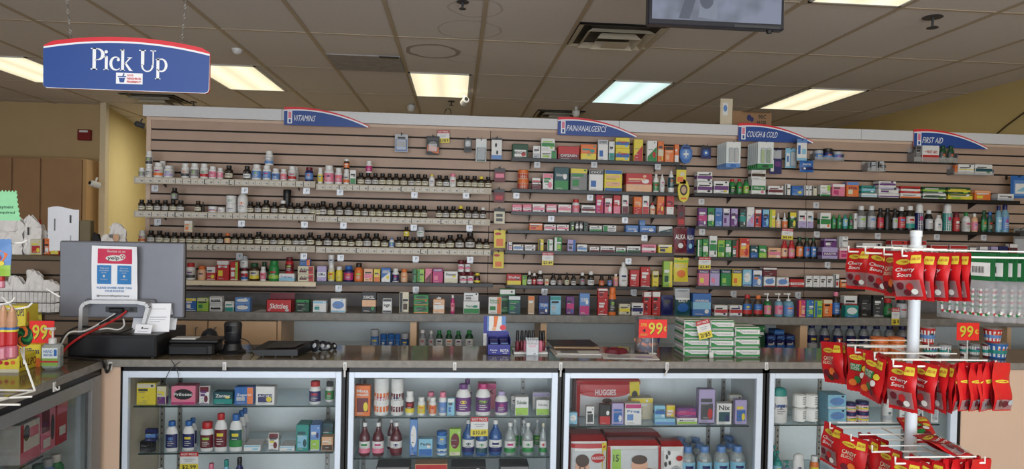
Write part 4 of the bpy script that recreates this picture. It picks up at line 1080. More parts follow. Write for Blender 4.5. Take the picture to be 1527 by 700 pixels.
def hang_bag(x0, x1, y0, y1, c, els, label, out=.1, bulge=.015, seed=1, nm='hanging_bag', cat='bag', hk=True):
    Y = YW-out; a = P(x0, y0, Y); b = P(x1, y1, Y); o = obj(nm, pillow(b.x-a.x, a.z-b.z, bulge, c, c, els, seed=seed), loc=((a.x+b.x)/2, Y, b.z)); tag(o, label, cat, GK)
    if hk: hook(Vector(((a.x+b.x)/2, YW-.002, a.z-.01)), out+.02, label='thin dark wire hook holding the '+' '.join(label.split()[:6]))
hang_bag(1004.5, 1023.5, 340, 378, 'm', [('t', 'ALKA', .12, .55, .9, .75, 'w', True), ('g', [(.2, .15), (.9, .3), (.8, .5), (.1, .35)], 'r'), ('e', .5, .3, .2, .1, 'w')], 'dark red bag lettered ALKA hanging at the end of the fifth pain shelf', out=.13)
hang_bag(1022.5, 1035, 340, 379, 'v', [('t', 'ALKA', .12, .55, .9, .72, 'w', True), ('g', [(.2, .15), (.9, .3), (.8, .5), (.1, .35)], 'b'), ('e', .5, .3, .2, .1, 'c')], 'dark blue bag lettered ALKA hanging beside the red one near the cough shelves', seed=4)
hang_bag(1005, 1025.5, 385, 421, 'y', [('r', .0, .82, 1, .93, 'l'), ('t', 'RICOLA', .1, .6, .9, .75, 's', True), ('e', .5, .35, .3, .16, 'o')], 'yellow lozenge bag hanging at the end of the lowest pain shelf', seed=3)
# stacks of identical blister packs one behind the other on a hook
def pack_stack(x0, x1, y0, y1, n, base, els, what, bub):
    Yf = YW-.02-.035*n; a = P(x0, y0, Yf); b = P(x1, y1, Yf); w = b.x-a.x; h = a.z-b.z; f = MB(); f.cbox(-w/2, w/2, 0, .002, 0, h, base, .001)
    S = lambda u, v, q: Vector((-w/2+w*u, -q, h*v)); f.prints(S, els); me = f.mesh('hanging_pack'); g = MB()
    for u0, v0, u1, v1 in bub: g.cbox(-w/2+w*u0, -w/2+w*u1, -.014, -.0045, h*v0, h*v1, FILM, .006)
    gm = g.mesh('clear_bubble')
    for k in range(n):
        o = obj('hanging_pack', me, loc=((a.x+b.x)/2, Yf+.034*k, b.z)); obj('clear_bubble', gm, o)
        tag(o, f'{what}, {nth(k)} from the front of its hook', 'blister pack', what+' on one hook')
    hook(Vector(((a.x+b.x)/2, YW-.002, a.z-h*.05)), .02+.035*n, label='long dark wire hook holding the '+what)
pack_stack(1083.5, 1104, 211.5, 250, 6, 'q', [('r', 0, 0, 1, .16, 'B'), ('r', .1, .8, .9, .95, 'w'), ('r', .2, .2, .45, .75, 'i'), ('r', .55, .2, .8, .75, 'i'), ('r', .3, .02, .7, .12, 'b')], 'pale blue clear pack of oral syringes', [(.18, .2, .46, .76), (.54, .2, .82, .76)])
pack_stack(1130.5, 1153, 211.5, 251, 6, 'q', [('r', 0, 0, 1, .16, 'n'), ('r', .1, .82, .9, .95, 'w'), ('r', .2, .2, .45, .7, 'l'), ('r', .55, .2, .8, .7, 'n'), ('r', .3, .02, .7, .12, 'z')], 'pale green clear pack of dosing tools', [(.18, .2, .46, .76), (.54, .2, .82, .76)])
pack(1045.5, 1060, 217.5, 237, 'v', T9(('r', 0, .8, 1, 1, 'k'), ('e', .5, .45, .3, .25, 'b'), ('e', .5, .45, .12, .1, 'w')), 'small dark blue card with round emblem hanging above the top cough shelf')
pack(1148, 1165.5, 222, 260, 'v', T9(('r', .05, .62, .95, .95, 'i'), ('r', .1, .1, .35, .55, 'w'), ('r', .45, .3, .9, .5, 'u')), 'tall navy pack with silver top hanging beside the green clear packs', out=.08)
pack(1171.5, 1187, 221, 251, 'c', T9(('r', .08, .08, .4, .75, 'w'), ('r', .5, .1, .92, .8, 'q'), ('r', .15, .3, .3, .6, 'b')), 'pale blue narrow pack hanging below the end of the blue cough sign', blister=(.45, .08, .95, .82))
pack(1189, 1203, 207, 240, 'w', T9(('r', 0, .82, 1, 1, 'B'), ('r', .1, .3, .35, .7, 'b'), ('r', .5, .3, .9, .55, 'c'), ('r', 0, 0, 1, .12, 'c')), 'tall white and blue pack hanging over the end of the blue cough sign', out=.12)
hang_bag(1192.5, 1212.5, 239.5, 257.5, 'b', [('r', .08, .2, .92, .45, 'v'), ('t', 'DenTek', .2, .6, .8, .78, 'w', True), ('e', .3, .32, .08, .08, 'w')], 'small blue pouch hanging in front of the tall white and blue pack', out=.15)
def hang_tray(x0, x1, y0, y1, label):
    Y = YW-.08; a = P(x0, y0, Y); b = P(x1, y1, Y); w = b.x-a.x; h = a.z-b.z; f = MB(); f.box(0, w, 0, .078, 0, .003, FILM); f.box(0, w, 0, .002, 0, h*.3, FILM); f.box(0, .002, 0, .078, 0, h*.6, FILM); f.box(w-.002, w, 0, .078, 0, h*.6, FILM); f.box(0, w, .072, .076, 0, h*.9, FILM)
    o = obj('acrylic_shelf_tray', f, loc=(a.x, Y, b.z)); tag(o, label, 'tray'); return b.z+.003, Y
z, Y = hang_tray(1215.5, 1259, 222, 240, 'clear acrylic tray of three small blue jars on the slatted partition')
row('tray above cough shelf', PE, z, Y, 'B J 1217.5 1230 224 b i B\nB J 1231.5 1244.5 221.5 v k v l=B\nB J 1246.5 1258 226 b i B', inset=.008)
z, Y = hang_tray(1294, 1321, 238, 256, 'clear acrylic tray holding two small silver boxes on the slatted partition')
row('acrylic tray beside the aid sign', PE, z, Y, 'C 1296 1307 241.5 i L d -\nC 1308 1319 240.5 i L k g |+ t=k v=.3,.8', inset=.008, dmax=.06)
z, Y = hang_tray(1363.5, 1428, 217, 243, 'clear acrylic tray of a first aid kit and two bottles below the sign')
row('tray below aid sign', PE, z, Y, 'C 1366 1374 218 g T d -\nC 1375.5 1401.5 217.5 w l r - |+ FIRST AID t=r v=.5,.72\nB m 1403.5 1413.5 217 z z d f=.6\nB m 1415.5 1425.5 217.5 z z d f=.6', inset=.008, dmax=.06)
z, Y = hang_tray(1423, 1482, 246, 262, 'clear acrylic tray of two pale cartons under the first aid bottles')
row('acrylic tray under the aid bottles', PE, z, Y, 'C 1424.5 1428.5 246 o - - -\nC 1429 1453.5 245.5 w - i y\nC 1454.5 1480.5 245.5 w b T n', inset=.008, dmax=.06)
pack(1507.5, 1530, 262, 296, 'b', T9(('r', .2, .1, 1, .8, 'B'), ('r', .3, .2, 1, .65, 'w'), ('g', [(.35, .3), (.8, .5), (1, .3)], 'c')), 'blue pack cut by the frame, hanging at the far end of the top cough shelf', out=.12)
pack(1512, 1530, 340, 382, 'g', T9(('r', .1, .1, .9, .6, 'i'), ('r', .1, .7, .9, .9, 'd')), 'grey pack cut by the frame below the far end of the middle cough shelf', out=.12)
# sale tags and little price flags
def sale_tag(x0, x1, y0, y1, Y, price, label, tilt=0, up='HOT PRICE'):
    a = P(x0, y0, Y); b = P(x1, y1, Y); w = b.x-a.x; h = a.z-b.z; f = MB(); f.box(-w/2, w/2, 0, .001, 0, h, 'w'); S = lambda u, v, q: Vector((-w/2+w*u, -q, h*v))
    f.prints(S, [('r', 0, .76, 1, 1, 'r'), ('r', 0, 0, 1, .36, 'y'), ('t', up, .08, .82, .92, .94, 'w', True), ('t', price, .12, .06, .88, .3, 'k', True), ('r', .2, .6, .8, .64, 'i'), ('r', .3, .5, .7, .54, 'i')])
    o = obj('sale_tag_sign', f, loc=((a.x+b.x)/2, Y, b.z)); o.rotation_euler[1] = math.radians(tilt); tag(o, label, 'price tag', 'red and yellow sale tags'); return o
sale_tag(653, 670.5, 194, 213.5, YW-.03, '2/$1', 'red and yellow sale tag hanging above the vitamins beside the black pack', -3)
sale_tag(808.5, 825, 376.5, 396, YP-.012, '$3.49', 'red and yellow sale tag hanging from the fifth pain shelf')
sale_tag(1042, 1059.5, 383.5, 402, YC2-.012, '$3.49', 'red and yellow sale tag hanging from the third cough shelf')
sale_tag(1165.5, 1182, 341, 357.5, YC2-.012, '$4.99', 'red and yellow sale tag hanging from the middle cough shelf', 3)
ACR = mix_mat('acrylic flag', ((214, 220, 228), .45), .12, .1)
def flag(px, py, Y, where):
    p = P(px, py, Y); f = MB(); f.box(-.022, .022, 0, .002, -.020, .020, ACR); f.quad((-.018, -.001, -.02), (.018, -.001, -.02), (.018, -.03, -.026), (-.018, -.03, -.026), ACR); S = lambda u, v, q: Vector((-.02+.04*u, -q-.001, -.02+.04*v)); f.prints(S, [('r', .45, .3, .55, .8, 'd'), ('r', .7, .5, .8, .8, 'g')])
    o = obj('price_flag_sign', f, loc=p); tag(o, where, 'price flag', 'small clear price flags below the shelves')
for k, (nm, pts, Y) in enumerate((('top vitamin shelf', ((231, 281), (365, 284), (457, 285), (507, 287), (618, 291), (695, 292)), 4.79), ('middle vitamin shelf', ((235, 331), (360, 333.5), (454, 335), (512, 336.5), (617, 339.5), (700, 340.5)), 4.79), ('lowest vitamin shelf', ((357, 382), (453, 382.5), (508, 384.5), (620, 386.5), (701, 387.5)), 4.79),
        ('top pain shelf', ((801, 246), (886, 246), (981, 249)), YP-.01), ('second pain shelf', ((770, 292), (880, 295)), YP-.01), ('third pain shelf', ((822, 326.5), (932, 328.5)), YP-.01), ('fourth pain shelf', ((961, 355), ), YP-.01), ('fifth pain shelf', ((937, 389.5), ), YP-.01), ('lowest pain shelf', ((812, 435), (945, 436)), YP-.01),
        ('top cough shelf', ((1046, 301), (1217, 306)), YC2-.01), ('middle cough shelf', ((1047, 346), (1218, 349.5), (1309, 352), (1397, 353.5), (1467, 354.5)), YC2-.01), ('third cough shelf', ((1234, 395), ), YC2-.01), ('lowest cough shelf', ((1094, 438), (1190, 440)), YC2-.01), ('cream edged shelf', ((505, 430), (620, 432)), 4.79))):
    for j, (px, py) in enumerate(pts): flag(px, py, Y, f'small clear price flag below the {nm}, {nth(j)} along it from the cream post')
# ------------------------------------------------------------------ front counters
ZC = .93; YCF = G(500, 537.6, ZC).y; YCB = G(500, 515, ZC).y; YF = YCF+.015
LXC = (G(0, 594, ZC).x+G(150, 541, ZC).x)/2; TH = .038
mb = MB(); mb.cbox(LXC+.001, XR, YCF, YCB, ZC-TH, ZC-.002, LAM, .003); t = obj('counter_top', mb); f = MB(); f.box(LXC+.001, XR, YCF+.002, YCB-.002, ZC-.002, ZC, LAMTOP); obj('top_surface', f, t); tag(t, 'long grey stone laminate counter top above the glass showcases', 'counter top')
mb = MB(); mb.cbox(LXC-.62, LXC, .9, YCB, ZC-TH, ZC-.002, LAM, .003); t = obj('counter_top', mb); f = MB(); f.box(LXC-.618, LXC-.002, .9, YCB-.002, ZC-.002, ZC, LAMTOP); obj('top_surface', f, t); tag(t, 'side counter top under the candy rack and hand sanitizer', 'counter top')
def case(label, loc, rz, w, ztop, sil, fl, fr, ft, outl, outr, shelves, frame_c, back_c=WHITEPAN, depth=.42, strips=(), wall_c=WHITEPAN, z0=.0):
    """glass fronted showcase, local x along the front, y into the case. sil: silver frame outer inset l,r,t; fl,fr,ft: glass inset"""
    o = empty('display_case', loc, rz)
    b = MB(); sl, sr, st = sil
    b.box(0, outl, 0, .03, .04, ztop, BLACKF); b.box(w-outr, w, 0, .03, .04, ztop, BLACKF); b.box(0, w, 0, .03, ztop-st, ztop, BLACKF); b.box(0, w, .0, .03, .04, .1, BLACKF); obj('black_frame', b, o)
    b = MB(); y0, y1 = -.008, .022
    b.cbox(sl, fl, y0, y1, .1, ztop-st, frame_c, .002); b.cbox(w-fr, w-sr, y0, y1, .1, ztop-st, frame_c, .002); b.cbox(fl, w-fr, y0, y1, ztop-ft, ztop-st, frame_c, .002); b.cbox(fl, w-fr, y0, y1, .1, .14, frame_c, .002); df = obj('door_frame', b, o)
    b = MB(); b.quad((fl, .008, .14), (w-fr, .008, .14), (w-fr, .008, ztop-ft), (fl, .008, ztop-ft), GLASS); obj('glass_pane', b, df)
    b = MB(); b.box(.004, w-.004, depth-.012, depth, .04, ztop, back_c); obj('back_panel', b, o)
    for x in (.004, w-.016): b = MB(); b.box(x, x+.012, .03, depth-.012, .04, ztop, wall_c); obj('side_panel', b, o)
    b = MB(); b.box(.016, w-.016, .03, depth-.012, .04, .1, wall_c); obj('bottom_panel', b, o)
    for x in strips:
        b = MB(); b.box(x-.011, x+.011, depth-.022, depth-.0125, .1, ztop-.002, STEEL)
        S = lambda u, v, q: Vector((x-.011+.022*u, depth-.022-q, .1+(ztop-.1)*v)); b.prints(S, [('r', .35, k/22+.01, .65, k/22+.025, 'k') for k in range(22)], step=0); obj('shelf_standard', b, o)
    for zz, xa, xb in shelves:
        b = MB(); b.box(xa, xb, .036, depth-.024, zz-.006, zz, SHELFGLASS); b.box(xa, xb, .034, .036, zz-.0065, zz+.0005, GLASSEDGE)
        g = obj('glass_shelf', b, o)
        for x in strips:
            if xa < x < xb: c = MB(); c.add([(x-.002, depth-.024, zz-.007), (x-.002, depth-.024, zz-.045), (x-.002, depth-.2, zz-.007), (x+.002, depth-.024, zz-.007), (x+.002, depth-.024, zz-.045), (x+.002, depth-.2, zz-.007)], [(0, 1, 2), (5, 4, 3), (0, 3, 4, 1), (1, 4, 5, 2), (2, 5, 3, 0)], STEEL); obj('bracket', c, g)
    tag(o, label, 'display case', 'glass showcases under the counters'); return o
ZT = ZC-TH; YS = YF+.036
X_ = lambda px, py=600, Y=None: P(px, py, Y or YF).x
SH = {}
def fcase(label, e, shelves, strips, key):
    x = [X_(v) for v in e]; x0 = x[0]; w = x[5]-x0
    zt_s = P((e[0]+e[5])/2, e[6], YF).z; zt_g = P((e[0]+e[5])/2, e[7], YF).z
    sh = []
    for k, (px0, px1, rx, ry) in enumerate(shelves):
        z = P(rx, ry, YS).z if rx else ry/1000-.4; sh.append((z, max(.018, P(px0, 620, YS).x-x0), min(w-.018, P(px1, 620, YS).x-x0))); SH[key, k] = z
    case(label, (x0, YF, 0), 0, w, ZT, (x[1]-x0, x[5]-x[4], ZT-zt_s), x[2]-x0, x[5]-x[3], ZT-zt_g, x[1]-x0, x[5]-x[4], sh, SILVER, strips=[min(max(.03, P(s, 620, YF+.40).x-x0), w-.045) for s in strips], wall_c=WHITEPAN if key != 1 else node_mat('cream melamine', (214, 200, 176), .5))
fcase('glass showcase with white and blue bottles below the black scanner', (179.5, 183.5, 191.5, 500.5, 509, 514.5, 554, 563.5), ((199, 500, 350, 605.8), (207, 498, 350, 675.7), (199, 500, 0, 600)), (242, 268, 489), 1)
fcase('glass showcase with dark red and blue bottles below the green bottle row', (516.5, 520, 528, 822, 831, 836.5, 555.5, 563.8), ((526, 824, 650, 622.3), (526, 822, 650, 682.9), (526, 824, 0, 600)), (543, 567, 779), 2)
fcase('glass showcase with diaper packs below the green soap packs', (838.5, 841.5, 849, 1127, 1136, 1140.5, 556.8, 564.5), ((846, 1117, 1000, 635.5), (846, 1120, 0, 660)), (855, 1057, 1078), 3)
fcase('glass showcase with the teal capped lotion bottle behind the candy rack', (1143, 1146.5, 1154, 1417, 1427, 1433, 557.3, 565), ((1152, 1401, 1270, 633.5), (1152, 1401, 0, 660)), (1160, 1222, 1400), 4)
# corner post, end panel
a = X_(178.8); mb = MB(); mb.cbox(LXC-.03, a, YF, YF+.40, 0, ZT-.001, POST, .003); S = lambda u, v, q: Vector((LXC+(a-LXC)*u, YF-q, ZT*v)); tag(obj('corner_panel', mb), 'beige upright panel in the corner between the two glass showcases', 'panel')
a = X_(1433.8); mb = MB(); mb.cbox(a, XR, YF, YF+.40, 0, ZT-.001, POST, .003); tag(obj('end_panel', mb), 'plain beige counter panel behind the red candy bags', 'panel')
# side showcase, its face along the depth of the shop
y0 = 1.2; y1 = YF-.03
case('side showcase with grey frame and red packs, under the hand sanitizer', (LXC-.012, y0, 0), PI/2, y1-y0, ZT, (.012, .012, .03), .10, .10, .085, .012, .012, ((.60, .02, y1-y0-.40), (.33, .02, y1-y0-.30)), GREYF, strips=(), depth=.5)
# small white cord hooks on the counter edges
def edge_hook(p, label, face=0):
    o = MB(); o.cbox(-.009, .009, -.006, 0, -.022, .02, 'w', .003); o.tube([(0, -.006, -.004), (0, -.016, -.016), (0, -.022, -.012), (0, -.022, .002)], .0035, 'w', 6); o.cbox(-.004, .004, -.0075, -.006, -.004, .012, 'i', .002)
    t = obj('adhesive_hook', o, loc=p, rz=face); tag(t, label, 'hook', 'white adhesive hooks on the counter edge')
for px, lb in ((165, 'white adhesive hook on the counter edge above the corner panel'), (335, 'white adhesive hook on the counter edge below the black scanner'), (514.5, 'white adhesive hook on the counter edge between first and second front showcases'), (678, 'white adhesive hook on the counter edge below the blue display box'),
        (836, 'white adhesive hook on the counter edge below the paper pile'), (994.5, 'white adhesive hook with hanging strip below the 99 cent sign'), (1142.5, 'white adhesive hook on the counter edge below the green soap packs')):
    q = P(px, 546, YCF); edge_hook(q, lb)
    if px in (514.5, 836, 994.5):
        f = MB(); dx = -.012 if px > 900 else 0; f.tube([(0, -.010, -.01), (dx*.3, -.008, -.03), (dx, -.006, -.055)], .005, 'w', 6); t = obj('hanging_strip', f, loc=q); tag(t, 'limp white plastic strip hanging from the hook '+{514.5: 'between first and second showcases', 836: 'below the paper pile', 994.5: 'below the 99 cent sign'}[px], 'strip')
q = XP(80, 577, LXC); edge_hook(Vector((LXC, q.y, q.z)), 'white adhesive hook on the side counter edge below the hand sanitizer', PI/2)
# ------------------------------------------------------------------ goods in the showcases
ME = 'monitor'
row('upper shelf, bottle showcase', ME, SH[1, 0], YS, '''
C 203 233 572 y T s - d=.05 |
C 233.5 248 577 s l u y
C 254.5 292 576 p o k P |Prilosec t=w v=.45,.66
C 297 312.5 576 w q m u
C 317.5 348 585 T l t y |Zantac t=w v=.55,.88
C 349 378.5 578 b R o i |Zegerid t=w v=.45,.65
C 381 410.5 577 w p v y |ACID t=w v=.42,.56
B j 459.5 478 570.5 w r v
B j 484 498 571 w k n b=.05
''')
f = MB()
row('lower shelf, bottle showcase', ME, SH[1, 1], YS, '''
C 207.8 229 659.5 k l d - r=-12
C 215.7 233 641 v b B k s=1
B m 245 264 629.5 w b v f=.6
B m 270.5 289 629.5 w b v f=.6
B m 279.5 293 625 w b v f=.6 b=.07
B j 296 317 631.5 w r m f=.8
B m 318.3 338 618 w r m f=.55
B m 341 360.5 619 w b T f=.5 l=n
B m 352 366 613.5 w b i f=.5 b=.08
B m 357.5 371 610 w b i f=.5 b=.16
C 363 389 664 w q c - d=.1
C 394.5 414 654.5 w b i - d=.08 b=.12
C 400 415.7 646 w q m y
C 416.5 440 665.5 w q c - d=.09
C 441.5 461.5 634 t p c T d=.09
C 462 477.5 634 B l l v d=.09
C 480 497 631.5 T b t - b=.06 d=.07
C 479 497 652 h l a s d=.05
''')
row('bottom of the bottle showcase', ME, SH[1, 2], YS, '''
B t 304 321 694 p p p
B m 329.5 342 688 c t B
B m 349 362 685 v k r
B m 230 243 700 w w c
''')
sale_tag(268.3, 295.5, 674.8, 702, YF+.03, '$2.99', 'red and yellow sale tag inside the bottle showcase', 0)
S2 = 'syrup showcase'
row('upper shelf, '+S2, ME, SH[2, 0], YS, '''
C 529 553 575.5 o p m y |Meta/mucil t=w v=.66,.9
B J 557 580 565 w w o l=w |Regul t=w
B J 582.7 602 566 w w m l=w |Benefib t=w
B j 604.3 618 585 w w m l=y
B j 622.3 634.5 594 w w y
B j 636 649 586.5 w p h b=.07
B j 639.7 651 594 w w o
B j 654.3 666.5 586.5 w p B
C 667 678.5 594.5 c T w b
B m 679.5 703.5 574.5 w u u f=.7
B m 690.5 704 567 w u u f=.7 b=.12
B m 709.5 733 574 w P u f=.8 |MiraLAX
C 712 741 573 p T P m b=.13 |AX t=k v=.6,.8
B m 738.5 758.5 585.5 w e u f=.8
C 768 789 592.5 w l l - |Dulcolax t=z v=.6,.85
C 762 786 591 w l i - b=.1
C 794 821 586 w T e i b=.1
C 799.5 820 597 w l l - |Dulcolax t=g v=.6,.82
''')
row('lower shelf, '+S2, ME, SH[2, 1], YS, '''
B q 534.7 552 632.5 ~m w w l=p t=m n=syrup_bottle
B q 554.5 572.7 632.5 ~m w w l=p n=syrup_bottle
B q 581.3 600 632.5 ~m w w l=m n=syrup_bottle
B q 577 590 627 ~m w w b=.1 n=syrup_bottle
C 611 623 626 B o w b
C 624 645.5 655 c l b w |Pedia t=d v=.62,.82
B J 651 667 664.5 c b w l=B
B J 651.2 666.8 645 c b B s=1
C 670 687.5 640 l o m s
B q 689.7 708.7 628.5 ~b w w l=v n=blue_bottle
B q 710 728 632 ~b w w l=T n=blue_bottle
B q 729.5 750 629.5 ~b w w l=v n=blue_bottle
B q 753 770.5 632.5 ~q w w l=n
B q 762 775 626.5 ~q w n b=.1
B q 779.7 797 632.5 ~q w w l=n
B q 776 788 628 ~q w n b=.1
B q 796 808 627 ~q w n b=.13
B q 805.5 816.5 632.5 ~q s w l=n
''')
row('bottom of the '+S2, ME, SH[2, 2], YS, '''
C 560 612 697 d T g - d=.12
C 618 668 693 h T r g d=.12
C 672 726 697 d T k - d=.12
C 745 790 696 d T g - d=.12
''')
sale_tag(702, 727.5, 622.5, 651, YF+.03, '$10.69', 'red and yellow sale tag reading $10.69 hanging in front of the blue bottles', 0, 'HOT PRICE')
S3 = 'diaper showcase'
row('upper shelf, '+S3, ME, SH[3, 0], YS, '''
C 848.5 861.5 615.5 c o w -
C 874.3 886.7 607 w p d -
C 894.3 911.5 604 k l r w |BLOOD t=r v=.08,.2
C 912.5 930.7 602 e p b w
C 932 957.7 602.5 w T P B |Preg t=b v=.55,.72
C 940 975 594 s T y k b=.09
C 976.3 1008 624.5 c l B -
C 976.3 993 605.5 c b b w s=1 |Orajel t=k v=.55,.8
C 993.5 1007.5 605 h q y w b=.03
C 1009 1040.7 624 w l l - |Mucinex t=d v=.5,.85
C 1009 1039.5 609 u b P - s=1
C 1042.3 1067.3 581.5 e p d r k=lavender_carton_with_pink_toy_shape
C 1069 1092 602 w p T v |Nix t=k v=.68,.95
C 1088.5 1107 589.5 s T w - b=.12
C 1096.5 1114.7 597 e p b y
''')
# soft packs of diapers: rounded wrapped bricks with a printed face
def diaper_pack(x0, x1, yt, yb, Y, d, els, label, z=None):
    a = P(x0, yt, Y); b = P(x1, yt, Y); w = b.x-a.x; z = z if z is not None else P((x0+x1)/2, yb, Y).z; h = P((x0+x1)/2, yt, Y).z-z; mb = MB()
    n = 10; rr = random.Random(int(x0))
    def S(u, v, q): e = (max(0, math.sin(PI*u))*max(0, math.sin(PI*v)))**.4; return Vector((-w/2+w*u*(1), -.025*e-q, h*v))
    vs = [S(i/n, j/n, 0) for j in range(n+1) for i in range(n+1)]; fs = [(j*(n+1)+i, j*(n+1)+i+1, (j+1)*(n+1)+i+1, (j+1)*(n+1)+i) for j in range(n) for i in range(n)]
    mb.add(vs, fs, 'w'); mb.add([(-w/2, 0, 0), (w/2, 0, 0), (w/2, 0, h), (-w/2, 0, h), (-w/2, d, 0), (w/2, d, 0), (w/2*.96, d, h), (-w/2*.96, d, h)], [(4, 0, 3, 7), (1, 5, 6, 2), (5, 4, 7, 6), (0, 4, 5, 1)], 'r')
    mb.add([(-w/2, 0, h), (w/2, 0, h), (w*.46, d*.3, h+.018), (w*.44, d*.8, h+.014), (w/2*.96, d, h), (-w/2*.96, d, h), (-w*.44, d*.8, h+.014), (-w*.46, d*.3, h+.018)], [(0, 1, 2, 7), (7, 2, 3, 6), (6, 3, 4, 5)], 'r')
    mb.prints(S, els, nu=10, nv=10, o0=.0035, step=.001); o = obj('diaper_pack', mb, loc=((a.x+b.x)/2, Y+.026, z)); tag(o, label, 'diaper pack', 'soft packs in the diaper showcase')
SKIN = node_mat('printed skin', (206, 160, 136), .5); HAIRP = node_mat('printed hair', (70, 54, 46), .5); GP = node_mat('printed grey', (186, 188, 190), .5)
baby = lambda u, v, s, a=1.: [('e', u, v-.02*s, .13*s, .17*s*a, SKIN), ('e', u, v+.1*s*a, .125*s, .09*s*a, HAIRP), ('e', u-.045*s, v, .014*s, .016*s*a, HAIRP), ('e', u+.045*s, v, .014*s, .016*s*a, HAIRP), ('e', u, v-.05*s*a, .022*s, .014*s*a, SKIN), ('e', u, v-.1*s*a, .05*s, .015*s*a, 'r')]
diaper_pack(861, 956.5, 569.5, 635, YS+.16, .12, [('r', .03, .02, .97, .62, GP), ('r', 0, .9, 1, 1, 'r'), ('r', .03, .66, .82, .9, 'r'), ('e', .42, .66, .38, .1, 'r'), ('r', .82, .3, .98, .98, 'y'), ('t', 'HUGGIES', .28, .62, .6, .78, 'w', True), ('e', .9, .62, .05, .12, 'd'), ('r', 0, .0, .05, .9, 'r')]+baby(.46, .40, .6, 1.3), 'red and white diaper pack behind the cartons on the upper glass shelf', z=SH[3, 0]+.001)
zf = SH[3, 1]+.001
diaper_pack(853, 906, 661, 0, YS, .22, [('r', .02, .02, .98, .80, GP), ('r', 0, .86, 1, .96, 'r'), ('r', .86, .1, 1, .98, 'y'), ('e', .74, .64, .2, .11, 'r'), ('t', 'HUGGIES', .57, .61, .91, .68, 'w', True)]+baby(.3, .42, 1.5, 1.1), 'white diaper pack with red oval in the bottom corner of its showcase', z=zf)
diaper_pack(907.5, 987, 668, 0, YS+.0, .14, [('r', .05, .04, .95, .93, GP), ('r', .08, .04, .24, .93, 'l'), ('t', '15', .1, .62, .2, .8, 'k', True), ('r', .0, 0, .05, 1, 'r'), ('r', .95, 0, 1, 1, 'r')]+baby(.58, .55, 1.2, 1.1)[:2]+[('e', .7, .3, .3, .16, SKIN), ('e', .75, .35, .1, .1, HAIRP)], 'wide red edged diaper pack with a sleeping baby picture', z=zf)
diaper_pack(903, 990, 656, 0, YS+.17, .16, [('r', .1, .7, .9, .9, GP), ('r', .2, .5, .8, .6, 'y')], 'red diaper pack at the rear behind the wide red edged one', z=zf)
diaper_pack(988.5, 1022, 669, 0, YS, .14, [('e', .2, .75, .05, .07, 'k'), ('e', .3, .86, .06, .06, 'k'), ('e', .15, .55, .06, .07, 'd'), ('e', .32, .6, .05, .06, 'k'), ('e', .12, .36, .05, .06, 'k'), ('e', .75, .72, .16, .07, 'r'), ('e', .6, .28, .28, .24, 'i'), ('e', .6, .3, .2, .16, 'g')], 'white pack with black leaf print beside the blue capped water jugs', z=zf)
# water jugs
k = 0
for px, py, bk in ((1029.5, 670, 0), (1054.5, 670, 0), (1080, 670, 0), (1104.5, 669, 0), (1023, 664, .14), (1047, 664, .14), (1093.5, 663, .14), (1019, 658, .26), (1041.5, 657, .26), (1091, 655, .26)):
    Y = YS+.01+bk; p = P(px, py, Y); w = .084; h = p.z-zf
    o = bottle('water_jug', 'm', w, round(h, 2), '~q', B if False else 'B', 'c', flat=1.0, n=16); o.location = (p.x, Y+w/2, zf)
    tag(o, f"clear water jug with sky blue cap, {nth([0,1,2,3,0,1,2,0,1,2][k])} in the {['front','front','front','front','second','second','second','rear','rear','rear'][k]} row, diaper showcase", 'jug', 'clear jugs with sky blue caps'); k += 1
S4 = 'lotion showcase'
row('upper shelf, '+S4, ME, SH[4, 0], YS, '''
B L 1154.5 1178 579.5 w t w f=.55 |Jergens t=v
C 1234.5 1263 611 c o B w d=.1
C 1234.5 1263 589.5 c o B w s=1 d=.1
B J 1265 1281 616 p v w l=y
B J 1265 1280.5 602 p v w l=y s=1
B J 1282 1300 615 p v w l=y
B J 1282.2 1299.8 600.5 p v w l=y s=1
B t 1320 1335 596.5 w w w l=i
C 1342 1356 598 w q i - b=.05
C 1364.5 1378 598.5 w p i d
C 1389 1400.5 600 w p i -
''')
for px, yb, yt, nm in ((1196, 631, 609, 'lower cotton roll beside the lotion bottle'), (1196, 608.5, 583, 'upper cotton roll beside the lotion bottle'), (1214, 632, 609, 'lower cotton roll beside the pale blue cartons'), (1214, 608.5, 584, 'upper cotton roll beside the pale blue cartons')):
    a = P(px-9, yb, YS+.03); b = P(px+9, yb, YS+.03); r = (b.x-a.x)/2; z = SH[4, 0]+(.0 if yt > 600 else .078); m = MB(); m.lathe([(.6*r, 0), (r, .006), (r*1.02, .038), (r, .070), (.6*r, .076)], node_mat('cotton', (232, 232, 230), .95, bump=.4, scale=90), 16); S = lambda u, v, q: Vector(((r*1.02+.0006+q)*math.cos(-PI/2+(u-.5)*2), (r*1.02+.0006+q)*math.sin(-PI/2+(u-.5)*2), .076*v))
    m.prints(S, [('r', .55, .3+.12*k, .95, .34+.12*k, 'd') for k in range(5)], nu=6, step=0); o = obj('cotton_roll', m, loc=((a.x+b.x)/2, YS+.03+r, z), sm=False); tag(o, 'white '+nm, 'cotton roll', 'cotton rolls in the lotion showcase')
row('bottom of the '+S4, ME, SH[4, 1], YS, '''
B p 1156 1170 675 t t c b=.04
B p 1170.5 1184 690 e t e
B L 1185 1202 678.5 w w w f=.6 l=b
B j 1211.5 1224 682 o w y
B p 1152 1163 667 t t t b=.12
''')
